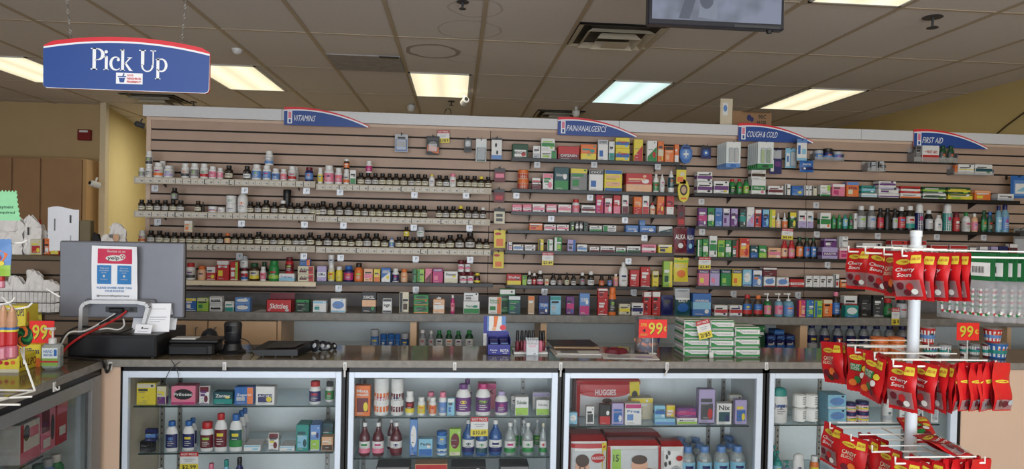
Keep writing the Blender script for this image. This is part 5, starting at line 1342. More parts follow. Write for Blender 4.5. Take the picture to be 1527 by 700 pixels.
# red packs and bottles in the side showcase
xs = LXC-.06
def side_goods(px, py0, py1, wpx, z, c, els, label, nm='carton', cat='carton', kind='c'):
    p = XP(px, py1, xs); q = XP(px+wpx, py1, xs); d = q.y-p.y; h = XP(px, py0, xs).z-z
    if kind == 'c':
        m = MB(); m.cbox(-.09, 0, 0, d*.95, 0, h, c, .003); S = lambda u, v, o: Vector((o, d*.95*u, h*v)); m.prints(S, els); o = obj(nm, m, loc=(xs, p.y, z))
    tag(o, label, cat, 'goods in the side showcase')
zs = .60
side_goods(30, 636, 676, 31, zs, 'w', [('r', 0, 0, 1, .3, 'p'), ('r', 0, .3, .16, 1, 'r'), ('e', .3, .75, .16, .2, 'd'), ('r', .45, .6, .9, .85, 'p')], 'white and pink carton with dark oval, closest to shop floor in the side showcase')
side_goods(62, 612, 660, 22, zs, 'p', [('r', 0, .45, .55, 1, 'm'), ('e', .75, .5, .14, .3, 'd'), ('r', .1, .1, .6, .3, 'w')], 'pink carton with dark figure in the middle of the side showcase shelf')
side_goods(85, 600, 648, 16, zs, 'r', [('r', 0, .7, 1, 1, 'p'), ('r', .2, .2, .8, .4, 'w')], 'bright red carton next to the corner in the side showcase')
zs = .33
for px, c, cap, lb in ((44, 'l', 'n', 'green bottle'), (60, 'n', 'z', 'dark green bottle'), (74, 'B', 'i', 'pale blue bottle'), (86, 'n', 'w', 'tall green bottle with white cap')):
    p = XP(px, 690, xs-.05); o = bottle('medicine_bottle', 'm', .075, .2, c, cap, 'w'); o.location = (xs-.06, p.y, zs); tag(o, lb+' on the low shelf of the side showcase', 'bottle', 'goods in the side showcase')
# ------------------------------------------------------------------ cabinet bays under the back counter
YD = YB0+.03; zb = ZB-.055
o = empty('back_cabinet', (0, YD, 0))
def loc(px, Y=YD): return P(px, 500, Y).x
m = MB(); m.box(loc(238), XR, .36, .37, .0, zb, WHITEPAN); obj('back_panel', m, o)
m = MB(); m.box(loc(238), XR, .0, .36, .745, .765, WHITEPAN); obj('bay_shelf', m, o)
m = MB(); m.box(loc(238), XR, .0, .36, .0, .08, WOODL); obj('plinth', m, o)
for a, b in ((236, 239), (413.5, 419), (611.5, 621), (806, 815), (974, 981), (1193, 1204), (1372, 1380), (1502, 1508)):
    m = MB(); m.box(loc(a), loc(b), .0, .36, .08, zb, WOODL); obj('divider', m, o)
for a, b, hx in ((239.5, 310, 295), (311.5, 413, 323)):
    m = MB(); m.cbox(loc(a), loc(b), -.018, -.001, .09, zb-.006, WOODL, .003); d = obj('door', m, o)
    h = MB(); x = loc(hx); z0 = P(hx, 507, YD-.02).z; z1 = P(hx, 489, YD-.02).z; h.tube([(x, -.018, z0), (x, -.04, z0), (x, -.04, z1), (x, -.018, z1)], .006, STEEL, 8); obj('handle', h, d)
tag(o, 'pale wood and white cabinet bays with two doors under the back counter', 'cabinet')
row('cabinet bay beside the doors', 'doors', .765, YD+.01, '''
B J 551.7 565 492.5 b i B
B J 566.7 576.7 499 B b b
B J 577.3 588 499 B b b
B J 588.6 597 499 B b b
B J 598 609.5 498 v i b
''')
row('cabinet bay of green bottles', 'doors', .765, YD+.02, '''
B m 624 636 493 ~i w i
B m 638.5 647.5 494 ~i w i
B m 649.7 660.7 494 z n w
B m 664.2 675.3 494.5 z n w
B m 678.5 689 494.5 z n w
B m 693.5 706.5 494 z n w
''')
row('cabinet bay behind the soap packs', 'soap packs', .765, YD+.02, '''
C 1127 1142 486 z T n - d=.1
C 1144 1157.5 509 v b b B d=.1
C 1144 1157.5 500 v b b B s=1 d=.1
C 1158.2 1171.5 509 v b b B d=.1
C 1158.2 1171.5 500 v b b B s=1 d=.1
C 1155 1170 492.5 b b B v s=1 d=.1
C 1172.2 1185.5 509 v b b B d=.1
C 1172.2 1185.5 500 v b b B s=1 d=.1
''')
row('cabinet bay behind the candy rack', 'soap packs', .765, YD+.02, '''
B m 1207 1222 483 ~i v v l=i
B m 1226.3 1241.3 483 ~i v v l=i
B m 1246 1261 483.5 ~i v v l=i
B m 1265.5 1280.5 484 ~i v v l=i
B m 1285 1300 484.5 ~i v v l=i
B m 1304.5 1319.5 485 ~i v v l=i
B m 1324 1339 485.5 ~i v v l=i
B m 1343 1358 486 ~i v v l=i
''')
# ------------------------------------------------------------------ things on the front counter
BLK = node_mat('black plastic', (20, 20, 22), .38); BLK2 = node_mat('black plastic sheen', (30, 31, 34), .25)
def at(px, py): return G(px, py, ZC)
# cash drawer
p = at(100, 535); q = at(237, 534); Y0 = p.y; w = q.x-p.x; h = P(170, 500, Y0).z-ZC
o = empty('cash_drawer', (p.x, Y0, ZC)); m = MB(); m.cbox(0, w, 0, .36, .008, h, BLK, .004); obj('body', m, o); m = MB(); m.cbox(.008, w-.008, -.004, .001, .016, h-.012, BLK2, .002); obj('rear_plate', m, o)
for k, (fx, fy) in enumerate(((.03, .03), (w-.03, .03), (.03, .33), (w-.03, .33))): m = MB(); m.lathe([(.012, 0), (.012, .008)], 'k', 10, cx=fx, cy=fy); obj('foot', m, o)
tag(o, 'black cash drawer under the monitor on the front counter', 'cash drawer'); ZD = ZC+h; DX, DY, DW = p.x, Y0, w
# monitor seen from behind on a bent metal stand
YM = Y0+.16
a = P(89, 420, YM); b = P(274, 420, YM); w = b.x-a.x; zt = P(180, 361, YM).z; zb = P(200, 474, YM).z; h = zt-zb
MONM = node_mat('brushed grey aluminium', (118, 120, 128), .42, .35, noise=.03, scale=20)
o = empty('monitor', ((a.x+b.x)/2, YM, zb), .02); m = MB(); m.cbox(-w/2, w/2, 0, .02, 0, h, MONM, .006); obj('casing', m, o)
m = MB(); m.cbox(-w/2-.001, w/2+.001, .018, .026, -.001, h+.001, BLK, .003); obj('bezel', m, o)
m = MB(); m.cbox(-w*.28, w*.28, -.022, .0, -.0, h*.25, MONM, .008); S = lambda u, v, qq: Vector((-w*.28+w*.56*u, -.022-qq, h*.25*v)); m.prints(S, [('r', .3, .3, .75, .6, 'd'), ('r', .35, .36, .42, .54, 'k'), ('r', .48, .36, .55, .54, 'k'), ('r', .64, .36, .7, .54, 'k')]); obj('connector_box', m, o)
# stand: one flat bar bent into a U, legs splaying outwards
sp = lambda px, py: P(px, py, YM-.05)-Vector(((a.x+b.x)/2, YM, zb))
m = MB(); pts = [sp(124, 497), sp(125.5, 458), sp(130, 452), sp(138, 449.8), sp(208, 450.5), sp(220, 453), sp(223, 458), sp(213, 497)]
STM = node_mat('satin aluminium', (190, 190, 190), .35, .5)
for i in range(len(pts)-1):
    p0, p1 = pts[i], pts[i+1]; d = (p1-p0).normalized(); nrm = Vector((-d.z, 0, d.x))*.0085; yv = Vector((0, .03, 0))
    v = [p0-nrm-yv, p0+nrm-yv, p1+nrm-yv, p1-nrm-yv, p0-nrm+yv, p0+nrm+yv, p1+nrm+yv, p1-nrm+yv]; m.add(v, [(0, 1, 2, 3), (7, 6, 5, 4), (0, 3, 7, 4), (1, 5, 6, 2), (0, 4, 5, 1), (3, 2, 6, 7)], STM)
obj('stand', m, o); tag(o, 'grey monitor seen from behind with a review sheet taped on, above the cash drawer', 'monitor')
zfoot = P(170, 497, YM-.05).z
# review sheet
a1 = P(136, 449, YM-.03); w = P(204, 449, YM-.03).x-a1.x; h = P(136, 366.5, YM-.03).z-a1.z
m = MB(); n = 12
def S(u, v, qq): cu = .018*max(0, (u-.62)/.38)**2*max(0, v-.3)**.7; return Vector((w*(u-.06*(u > .7)*max(0, v-.75)*4*(u-.7))+.012*v*(1-2*u)*-.3, -cu-.004*math.sin(PI*v)-qq, h*v-.03*h*u*(v-.0)*.3))
m.add([S(i/n, j/n, 0) for j in range(n+1) for i in range(n+1)], [(j*(n+1)+i, j*(n+1)+i+1, (j+1)*(n+1)+i+1, (j+1)*(n+1)+i) for j in range(n) for i in range(n)], node_mat('white paper', (232, 234, 240), .7, noise=.01))
YRED = node_mat('review red', (196, 50, 84), .6); YBL = node_mat('review blue', (50, 122, 184), .6)
els = [('r', .13, .68, .88, .95, YRED), ('t', 'Review us on', .34, .885, .72, .93, 'w'), ('e', .50, .78, .20, .055, 'w'), ('e', .66, .81, .07, .05, 'w'), ('t', 'yelp', .34, .735, .60, .82, 'k', True)]
for g in (20, 92, 164, 236, 308): els.append(('e', .665+.035*math.cos(math.radians(g)), .81+.027*math.sin(math.radians(g)), .017, .013, 'r'))
for u0 in (.13, .57):
    els += [('r', u0, .31, u0+.30, .65, YBL), ('t', 'Visit and' if u0 < .5 else 'Get your', u0+.06, .585, u0+.24, .615, 'w'), ('t', 'recommend' if u0 < .5 else 'favorite', u0+.05, .545, u0+.25, .572, 'w'), ('t', 'us to' if u0 < .5 else 'memories', u0+.1, .505, u0+.2, .53, 'w'), ('e', u0+.15, .455, .022, .022, 'w'), ('t', 'Yourstory', u0+.07, .38, u0+.23, .41, 'w')]
els += [('t', 'PLEASE SHARE AND TAG', .13, .225, .88, .262, YBL, True), ('t', 'YOUR PHOTOS', .30, .165, .72, .20, YBL, True), ('t', '@mysunvalleypharmacy', .12, .075, .84, .115, 'd', True)]
m.prints(S, els, nu=n, nv=n, o0=.0008, step=.0003); o = obj('review_sheet', m, loc=(a1.x, YM-.03+.006, a1.z)); tag(o, 'white review sheet with red and blue panels curling off the monitor back', 'paper')
# papers on the drawer
def card(px0, px1, py0, py1, Y, els, label, nm='paper_sheet', lean=.0, cat='paper', z=ZD+.001, fold=0, rot=0):
    a = P(px0, py1, Y); b = P(px1, py0, Y); w = b.x-a.x; h = b.z-z; m = MB(); m.quad((-w/2, 0, 0), (w/2, 0, 0), (w/2, lean, h), (-w/2, lean, h), MATS['white paper'])
    if fold: m.quad((-w/2, lean*2+.04, 0), (w/2, lean*2+.04, 0), (w/2, lean, h), (-w/2, lean, h), MATS['white paper'])
    S = lambda u, v, q: Vector((-w/2+w*u, lean*v-q, h*v)); m.prints(S, els); o = obj(nm, m, loc=((a.x+b.x)/2, Y, z), rz=rot); tag(o, label, cat); return o
card(217, 252, 454, 494, Y0+.10, [('r', .2, .8, .8, .81, 'g'), ('r', .15, .5, .85, .53, 'i'), ('r', .15, .42, .8, .44, 'i'), ('r', .15, .35, .6, .37, 'i')], 'white folded tent sheet standing on the cash drawer beside the monitor stand', lean=.03, fold=1, rot=.1)
card(199, 226, 485, 499, Y0+.05, [('e', .42, .6, .06, .12, 'd'), ('r', .5, .5, .8, .6, 'g'), ('r', .2, .2, .8, .25, 'i')], 'small white card leaning in front of the folded tent sheet', lean=.015, nm='business_card', rot=-.15)
card(196, 262, 476, 490, Y0+.17, [], 'white loose sheet behind the tent sheet on the cash drawer', lean=.02)
def cable(pts, r, c, label, nm='cable'):
    # pts are pixels with a depth; smoothed
    P3 = [P(*t) for t in pts]; out = []
    for i in range(len(P3)-1):
        p0, p1, p2, p3 = P3[max(i-1, 0)], P3[i], P3[i+1], P3[min(i+2, len(P3)-1)]
        for k in range(6): t = k/6; out.append(.5*((2*p1)+(p2-p0)*t+(2*p0-5*p1+4*p2-p3)*t*t+(3*p1-p0-3*p2+p3)*t**3))
    out.append(P3[-1]); m = MB(); m.tube(out, r, c, 6); o = obj(nm, m); tag(o, label, 'cable', 'cables behind the monitor')
e = YM-.03
cable([(189, 464, e), (175, 475, e-.02), (150, 488, e-.05), (120, 503, Y0-.02), (100, 518, Y0-.03), (91, 530, Y0-.04)], .006, 'r', 'red cable running from the monitor down over the cash drawer')
cable([(184, 463, e), (166, 474, e-.03), (140, 487, e-.05), (116, 488, e-.05), (96, 500, Y0-.02), (89, 517, Y0-.03)], .005, 'k', 'black cable running beside the red cable')
cable([(172, 468, e), (150, 482, e-.04), (126, 494, Y0+.02), (104, 496, Y0-.01), (92, 512, Y0-.03), (88, 520, Y0-.03)], .0045, 'w', 'white cable looping off the cash drawer beside the monitor leg')
cable([(184, 476, e), (185, 486, e-.02), (176, 492, e-.04), (160, 490, e-.05), (148, 492, e-.05)], .004, 'w', 'short white cable coiled under the monitor')
cable([(198, 490, Y0+.05), (178, 497, Y0+.04), (160, 496, Y0+.04), (140, 499, Y0+.03), (128, 494, Y0+.03)], .004, 'k', 'thin black cable lying on the cash drawer')
cable([(92, 533, Y0-.05), (120, 535, Y0-.06), (150, 538, Y0-.08), (156, 548, YCF-.02), (160, 556, YCF-.02), (165, 543, YCF-.02)], .006, 'k', 'black cable along the counter looping over the corner edge')
cable([(255, 537, Y0-.06), (262, 548, YCF-.012), (266, 562, YCF-.012), (262, 574, YCF-.012), (252, 576, YCF-.012), (247, 568, YCF-.012), (254, 552, YCF-.012), (268, 540, YCF-.012)], .0018, 'd', 'thin grey wire loop dangling in front of the bottle showcase')
m = MB(); f = P(178, 463, e); m.cbox(-.05, .02, -.012, .012, -.012, .012, 'k', .005); o = obj('plug', m, loc=f); tag(o, 'black cable plug in the back of the monitor', 'plug')
# black card reader block with a dome, paper on top
p = at(258, 531); q = at(316, 531); w = q.x-p.x; h = P(285, 508, p.y).z-ZC
o = empty('receipt_printer', (p.x-.02, p.y, ZC)); m = MB(); m.cbox(-.01, w+.03, 0, .14, 0, h*.75, BLK, .01); m.cbox(0, w, -.006, .10, h*.1, h*.62, BLK2, .004); obj('body', m, o); m = MB(); m.cbox(-.012, w+.045, .02, .15, h*.75, h*1.0, BLK, .008); obj('lid', m, o); m = MB(); m.box(.0, w*.62, .03, .10, h*1.0, h*1.05, 'w'); obj('paper_slip', m, o); tag(o, 'low black receipt printer with a white paper slip beside the black scanner', 'printer')
p = at(312, 517); o = MB(); r = .048; o.lathe([(r*.9, 0), (r, .02), (r*.98, .05), (r*.75, .08), (r*.3, .098), (0.001, .10)], BLK2, 20); t = obj('dome_device', o, loc=p, sm=True); tag(t, 'round black dome device between the receipt printer and the scanner', 'device')
# standing scanner
p = at(347, 526); hh = P(347, 479, p.y).z-ZC; o = empty('barcode_scanner', p); m = MB(); m.lathe([(.066, 0), (.068, .008), (.05, .018), (.04, .05), (.045, .06)], BLK, 24); obj('base', smooth(m.mesh('base')), o)
m = MB(); prof = [(.030, 0), (.042, .15), (.044, .55), (.046, .85), (.040, .96), (.026, 1.0)]; m.lathe([(r, .055+z*(hh-.055)) for r, z in prof], BLK2, 24, sy=.75); obj('head', smooth(m.mesh('head')), o)
m = MB(); S = lambda u, v, q: Vector(((.0445)*math.sin((u-.5)*2.0), -.0445*.75*math.cos((u-.5)*2.0)-.002-q, .07+(hh-.08)*v)); m.prints(S, [('r', .12, .45, .88, .93, BLK), ('r', .2, .5, .8, .86, node_mat('scanner window', (12, 12, 16), .08)), ('e', .22, .9, .02, .012, 'i'), ('e', .78, .9, .02, .012, 'i')], nu=8); obj('window', m, o); tag(o, 'tall black barcode scanner with rounded top on a round base', 'scanner')
cable([(357, 505, p.y+.02), (368, 508, p.y+.02), (376, 518, p.y+.01), (378, 524, p.y), (364, 528, p.y-.01), (356, 529, p.y-.02)], .003, 'k', 'black cable curling from the barcode scanner to the counter')
# flat tray device
p = at(376, 533); q = at(444, 533); w = q.x-p.x; o = empty('label_printer', (p.x, p.y, ZC)); h = .055
m = MB(); m.add([(.03, 0, .008), (w, 0, .008), (w+.045, .17, .008), (0.02, .17, .008), (-.01, 0, .035), (w, 0, .040), (w+.045, .17, h), (.035, .17, h)], [(3, 2, 1, 0), (4, 5, 6, 7), (0, 1, 5, 4), (1, 2, 6, 5), (2, 3, 7, 6), (3, 0, 4, 7)], BLK)
obj('body', m, o); m = MB(); m.add([(w*.25, .02, .0445), (w*.9, .02, .0465), (w*.95+.03, .14, h+.002), (w*.35, .14, h+.002)], [(0, 1, 2, 3)], BLK2); obj('lid', m, o)
for x in (.05, w*.5, w-.03): m = MB(); m.lathe([(.01, 0), (.01, .009)], 'k', 10, cx=x, cy=.02); obj('foot', m, o)
tag(o, 'flat black wedge shaped device on the counter beside the scanner', 'device')
for k, (px, py, s) in enumerate(((470, 525, 1.0), (481, 524, .85), (489, 524, .75), (498, 522, .6))):
    p = at(px, py); m = MB(); r = .034*s; m.lathe([(.001, -.006), (r*.7, -.005), (r, 0), (r*.7, .006), (.001, .008)], BLK2, 16); me = smooth(m.mesh('pack')); me.transform(Matrix.Rotation(PI/2-.35, 4, 'X')); me.transform(Matrix.Translation((0, 0, r*.95))); o = obj('glossy_disc', me, loc=p, rz=.5*k-.6)
    c = MB(); c.lathe([(r*.4, .008), (r*.2, .012)], 'i', 10); me = c.mesh('stud'); me.transform(Matrix.Rotation(PI/2-.35, 4, 'X')); me.transform(Matrix.Translation((0, 0, r*.95))); obj('stud', me, o)
    tag(o, f'glossy black disc pack leaning on the counter, {nth(k)} from the flat black device', 'disc', 'glossy black discs on the counter')
# blue counter display with a picture card
p = at(727, 530); q = at(761, 530); Y = p.y; w = q.x-p.x; hz = P(744, 505, Y).z-ZC; o = empty('display_box', (p.x, Y, ZC)); NV = node_mat('display navy', (36, 40, 128), .4)
m = MB(); m.box(0, w, 0, .002, 0, hz*.62, NV); m.box(0, .002, 0, .14, 0, hz, NV); m.box(w-.002, w, 0, .14, 0, hz, NV); m.box(0, w, .138, .14, 0, hz*1.2, NV); m.box(0, w, 0, .14, 0, .002, NV)
S = lambda u, v, qq: Vector((w*u, -qq, hz*.62*v)); m.prints(S, [('t', 'Hands', .12, .42, .42, .56, 'w', True), ('t', 'dry', .2, .2, .38, .34, 'w', True), ('t', 'ROTA', .56, .32, .92, .58, 'w', True), ('r', .66, .18, .86, .22, 'w')]); obj('tray', m, o)
for i in range(2):
    for j in range(2): m = MB(); x = w*(.08+.46*i); m.cbox(x, x+w*.40, .02+.055*j, .065+.055*j, .002, hz*(.75+.1*j), 'v', .004); S = lambda u, v, qq: Vector((x+w*.40*u, .02+.055*j-qq, hz*v*.75)); m.prints(S, [('e', .5, .78, .3, .08, 'd'), ('r', .15, .86, .9, .9, 'B')]); t = obj('packet', m, loc=(p.x, Y, ZC)); tag(t, f"dark blue packet in the {['front','rear'][j]} row of the blue display box, {['scanner','nail polish'][i]} side", 'packet', 'packets in the blue display box')
Yc = Y+.13; ca = P(721, 498, Yc); cb = P(754.5, 472.5, Yc); m = MB(); cw = cb.x-ca.x; ch = cb.z-ca.z; ox = ca.x-p.x; oz = ca.z-ZC
m.box(ox, ox+cw, .141, .143, hz*.3, oz+ch, 'w'); S = lambda u, v, qq: Vector((ox+cw*u, .141-qq, oz+ch*v))
m.prints(S, [('r', 0, 0, .24, 1, 'B'), ('r', .0, .0, .16, 1, NV), ('r', .82, .0, 1, 1, 'B'), ('g', [(.46, 1), (.66, 1), (.6, .55), (.58, .35), (.44, .35), (.46, .6)], 'o'), ('g', [(.44, .38), (.58, .38), (.56, .2), (.5, .14), (.36, .22), (.4, .3)], 'h'), ('e', .88, .35, .14, .16, SRED)]); obj('picture_card', m, o); tag(o, 'dark blue display box with an upright picture card of a foot', 'display box')
# nail polishes on their tray
p = at(766, 529); q = at(817, 529); w = q.x-p.x; m = MB(); m.cbox(0, w, -.0, .09, 0, .012, 'w', .003); m.box(0, w, .085, .09, .012, .02, 'w'); o = obj('display_tray', m, loc=(p.x, p.y, ZC)); tag(o, 'low white tray holding dark nail polishes beside the blue display box', 'tray')
for k, (px, yy, c) in enumerate(((771.5, .03, 'm'), (778, .05, 'm'), (784, .03, 'p'), (789, .06, 'm'), (795, .045, 'm'), (805.5, .03, 'p'), (810, .055, 'm'))):
    x = P(px, 520, p.y+yy).x; H = P(px, 493.5, p.y+yy).z-ZC-.012; m = MB(); m.lathe([(.010, 0), (.0125, .004), (.0125, H*.4), (.007, H*.52)], c, 14); t = obj('nail_polish', smooth(m.mesh('nail_polish')), loc=(x, p.y+yy, ZC+.0125)); m = MB(); m.lathe([(.0085, H*.52), (.0095, H*.6), (.0075, H*.98), (.006, H)], 'k', 12); obj('cap', smooth(m.mesh('cap')), t); tag(t, f'{WORD[c]} nail polish with tall black cap, {nth(k)} in the white tray from the blue box', 'nail polish', 'nail polishes in the white tray')
p = at(784, 531); q = at(803, 531); w = q.x-p.x; o = empty('card_holder', (p.x, p.y-.01, ZC)); H = .085; m = MB(); m.box(0, w, 0, .003, 0, H, FILM); m.box(0, .003, 0, .04, 0, H, FILM); m.box(w-.003, w, 0, .04, 0, H, FILM); m.box(0, w, .038, .041, 0, H*1.1, FILM); obj('holder', m, o); tag(o, 'clear plastic card holder in front of the nail polishes', 'holder')
m = MB(); m.cbox(.004, w-.004, .006, .032, .004, H*.72, 'w', .001); S = lambda u, v, qq: Vector((.004+(w-.008)*u, .006-qq, .004+H*.68*v)); m.prints(S, [('r', .6, .05, .8, .2, 'k'), ('r', .15, .75, .85, .95, 'p')]); t = obj('business_card_stack', m, loc=(p.x, p.y-.01, ZC)); t['kind'] = 'stuff'; tag(t, 'white business cards standing in the clear plastic holder', 'cards')
# papers and magazines
def sheet(px0, px1, py, d, t, z, c, rot, label, els=(), nm='magazine', cat='magazine'):
    p = at(px0, py); q = at(px1, py); w = q.x-p.x; m = MB(); m.cbox(-w/2, w/2, 0, d, 0, t, c, .001); S = lambda u, v, o: Vector((-w/2+w*u, d*v, t+o)); m.prints(S, list(els)); o = obj(nm, m, loc=((p.x+q.x)/2, p.y, ZC+z)); o.rotation_euler[2] = rot; tag(o, label, cat, 'papers piled on the counter')
sheet(828, 900, 532, .22, .004, .0005, 'j', .02, 'white newspaper at the bottom of the pile beside the nail polishes', (('r', .1, .1, .9, .2, 'g'),), 'newspaper', 'newspaper')
sheet(831, 896, 531, .22, .005, .0055, 'w', -.05, 'second white newspaper in the pile beside the nail polishes', (('r', .1, .1, .5, .5, 'g'),), 'newspaper', 'newspaper')
sheet(829, 895, 526, .2, .004, .011, 'a', .03, 'brown covered magazine above the white newspapers', (('r', .08, .15, .92, .8, 'k'),))
sheet(826, 893, 524, .2, .005, .0155, 'f', -.04, 'tan edged magazine on the pile of newspapers', (('r', .08, .15, .92, .8, 'A'),))
sheet(824, 892, 522, .2, .004, .021, 'A', .05, 'dark magazine lying on top of the counter pile', (('r', .1, .1, .55, .85, 'a'), ('r', .6, .2, .9, .7, 'k')))
sheet(900, 982, 536, .14, .003, .0005, 'w', -.12, 'white flyer lying flat under the red candy heart', (('r', .1, .1, .5, .6, 'i'), ('r', .6, .2, .9, .5, 'e')), 'flyer', 'paper')
p = at(923, 531); m = MB(); pts = []
for k in range(28): t = 2*PI*k/28; pts.append((.0048*16*math.sin(t)**3*.85, .0048*(13*math.cos(t)-5*math.cos(2*t)-2*math.cos(3*t)-math.cos(4*t))*.55))
m.add([(x, y, 0) for x, y in pts]+[(x*.9, y*.9, .02) for x, y in pts]+[(x*.5, y*.5, .03) for x, y in pts], [tuple(range(27, -1, -1)), tuple(range(56, 84))]+[(a+k, a+(k+1) % 28, a+28+(k+1) % 28, a+28+k) for a in (0, 28) for k in range(28)], 'm'); S = lambda u, v, o: Vector((-.05+.1*u, -.03+.06*v, .0305+o)); m.prints(S, [('g', [(.6, .55), (.85, .55), (.85, .95), (.6, .95)], 'y'), ('e', .35, .5, .16, .2, 'r')]); o = obj('candy_heart_box', m, loc=p+Vector((0, .05, .0045))); tag(o, 'dark red heart shaped candy box with yellow sticker on the flyer', 'candy box')
# clear jar with wrapped sweets and 99 cent sign
def sign99(x0, x1, y0, y1, Y, zbase, label, extra=True):
    a = P(x0, y1, Y); b = P(x1, y0, Y); w = b.x-a.x; h = b.z-a.z; o = empty('price_sign', ((a.x+b.x)/2, Y, zbase)); m = MB(); hz = a.z-zbase
    m.box(-w/2, w/2, 0, .002, hz, hz+h, node_mat('price sign red', (226, 44, 40), .45)); S = lambda u, v, q: Vector((-w/2+w*u, -q, hz+h*v)); els = [('t', '99', .36 if extra else .14, .16, .86 if extra else .76, .82, 'k', True), ('t', '99', .34 if extra else .12, .18, .84 if extra else .74, .84, 'y', True), ('t', 'c', .88 if extra else .8, .38, .97, .62, 'y', True), ('r', .93 if extra else .875, .33, .945 if extra else .89, .67, 'y')]
    if extra: els += [('t', '2 FOR', .06, .62, .28, .8, 'y', True), ('t', '4', .12, .3, .24, .5, 'k', True), ('r', .04, .1, .3, .24, 'o')]
    m.prints(S, els); obj('sign_board', m, o); m = MB(); m.tube([(0, .003, 0), (0, .003, hz+h*.5)], .003, 'w', 6); m.box(-.02, .02, -.012, .018, 0, .004, 'w'); obj('stick', m, o); tag(o, label, 'price sign', 'red 99 cent signs')
p = at(968, 527); r = .066; m = MB(); H = P(968, 472, p.y+r).z-ZC; m.lathe([(r*.95, .001), (r, .01), (r, H*.82), (r*.9, H*.9)], FILM, 24, cap=False); m.lathe([(.001, .001), (r*.95, .0015)], FILM, 24, cap=False); o = obj('sweet_jar', smooth(m.mesh('sweet_jar')), loc=p+Vector((0, r, 0))); m = MB(); m.lathe([(r*.94, H*.9), (r*.96, H*.905), (r*.96, H), (r*.5, H*1.02), (.001, H*1.02)], clear_mat('i'), 24); obj('lid', smooth(m.mesh('lid')), o); tag(o, 'round clear sweet jar with clear lid behind the 99 cent sign', 'jar')
for k, (dx, dz, c, rot) in enumerate(((-.034, .005, 'v', .5), (-.02, .005, 'o', -.5), (0, .005, 'v', .8), (.02, .005, 'o', .6), (.034, .005, 'v', .3), (-.028, .045, 'o', .8), (0, .05, 'v', -.6), (.026, .048, 'o', .9), (-.01, .09, 'v', .7), (.02, .092, 'v', -.5))):
    m = pillow(.046, .08, .010, c, c, [('r', .1, .4, .9, .6, 'o' if c == 'v' else 'w')], seed=k, nu=6, nv=8); o = obj('wrapped_wafer', m, loc=p+Vector((dx, r-.02+.012*(k % 2), dz))); o.rotation_euler[1] = rot*.8; tag(o, f"{'navy' if c == 'v' else 'orange'} wrapped wafer in the clear sweet jar, {nth(k)} counted from its bottom", 'wafer', 'wrapped wafers in the sweet jar')
sign99(952.5, 995, 477, 504, p.y-.015, ZC, 'red and yellow 99 cent sign in front of the clear sweet jar')
# green soap packs: three columns of wrapped packs
def soap(px0, px1, pyb, rows, col, z=ZC):
    p = at(px0, pyb); q = at(px1, pyb); w = q.x-p.x-.002; k = 0; hh = (P((px0+px1)/2, rows[0], p.y).z-ZC)/len(rows)
    for j in range(len(rows)):
        m = MB(); h = hh-.0015
        m.cbox(-w/2, w/2, 0, .17, 0, h, 'w', .008); S = lambda u, v, o: Vector((-w/2+w*u, -o, h*v)); m.prints(S, [('r', .02, .1, .98, .3, 'n'), ('r', .02, .78, .98, .94, 'n'), ('g', [(.02, .3), (.3, .3), (.12, .55), (.02, .6)], 'n'), ('t', 'Dermacol', .16, .42, .86, .7, 'i', True)]); S = lambda u, v, o: Vector((-w/2-o, .17*u, h*v)); m.prints(S, [('r', .06, .15, .94, .85, 'i'), ('r', .06, .35, .94, .6, 'n')]); S = lambda u, v, o: Vector((-w/2+w*u, .17*v, h+o)); m.prints(S, [('r', .04, .08, .96, .3, 'n'), ('r', .04, .7, .96, .92, 'n')])
        o = obj('soap_pack', m, loc=((p.x+q.x)/2+.003*R.uniform(-1, 1), p.y+.002*R.uniform(-1, 1), ZC+hh*j)); tag(o, f"green and white wrapped soap pack, {nth(j)} up in the {col} stack", 'soap pack', 'green soap packs on the counter')
soap(1019, 1057.5, 532, [478]*4, 'stack beside the sweet jar'.replace('stack ', '')); soap(1058.5, 1094.5, 533, [478]*4, 'middle'); soap(1096, 1133.5, 533.5, [488]*3, 'lowest')
p = at(1055, 533); sale_tag(1043.5, 1063, 477, 505, p.y-.02, '2/$5', 'red and yellow sale tag tilted against the green soap packs', -14)
m = MB(); q = at(1059, 533); m.cbox(-.012, .012, -.008, .0, 0, .03, 'w', .002); o = obj('sign_clip', m, loc=q+Vector((0, -.012, 0))); tag(o, 'tiny white clip standing in front of the green soap packs', 'clip')
# cups and orange lidded jars at the far end of the counter
def cup(px0, px1, yt, yb, c, label, z=ZC, Y=None):
    p = at((px0+px1)/2, yb) if Y is None else P((px0+px1)/2, yb, Y); Y = p.y if Y is None else Y; w = P(px1, yb, Y).x-P(px0, yb, Y).x; h = P((px0+px1)/2, yt, Y).z-z
    o = bottle('fruit_cup', 'c', w*.96, h, c, '~w', 'w', lab2='t' if c != 'r' else 'B'); o.location = (p.x, Y+w/2, z); tag(o, label, 'fruit cup', 'fruit cups at the far end of the counter'); return z+h, Y
q1 = [cup(1384, 1404, 515, 533, 'm', 'maroon fruit cup beside the candy rack pole'), cup(1406, 1424, 515, 533, 'i', 'pale fruit cup with teal band beside the maroon one'), cup(1436, 1448, 514, 531, 'm', 'dark red fruit cup just behind the second 99 cent sign'), cup(1451, 1467, 514, 532, 'g', 'grey fruit cup beside the second 99 cent sign'),
      cup(1470, 1482, 513, 534, 'm', 'maroon fruit cup between the grey and blue ones'), cup(1484, 1512, 513, 537, 'b', 'blue and white fruit cup at the end of the row')]
cup(1380, 1401, 489, 510, 'r', 'red fruit cup stacked above the maroon one', z=q1[0][0]+.001, Y=q1[0][1]); cup(1478, 1502, 491, 512, 'r', 'red fruit cup stacked above the blue and white one', z=q1[5][0]+.001, Y=q1[5][1])
sign99(1426.5, 1460.5, 482, 508, at(1443, 537).y, ZC, 'smaller red and yellow 99 cent sign among the fruit cups', False)
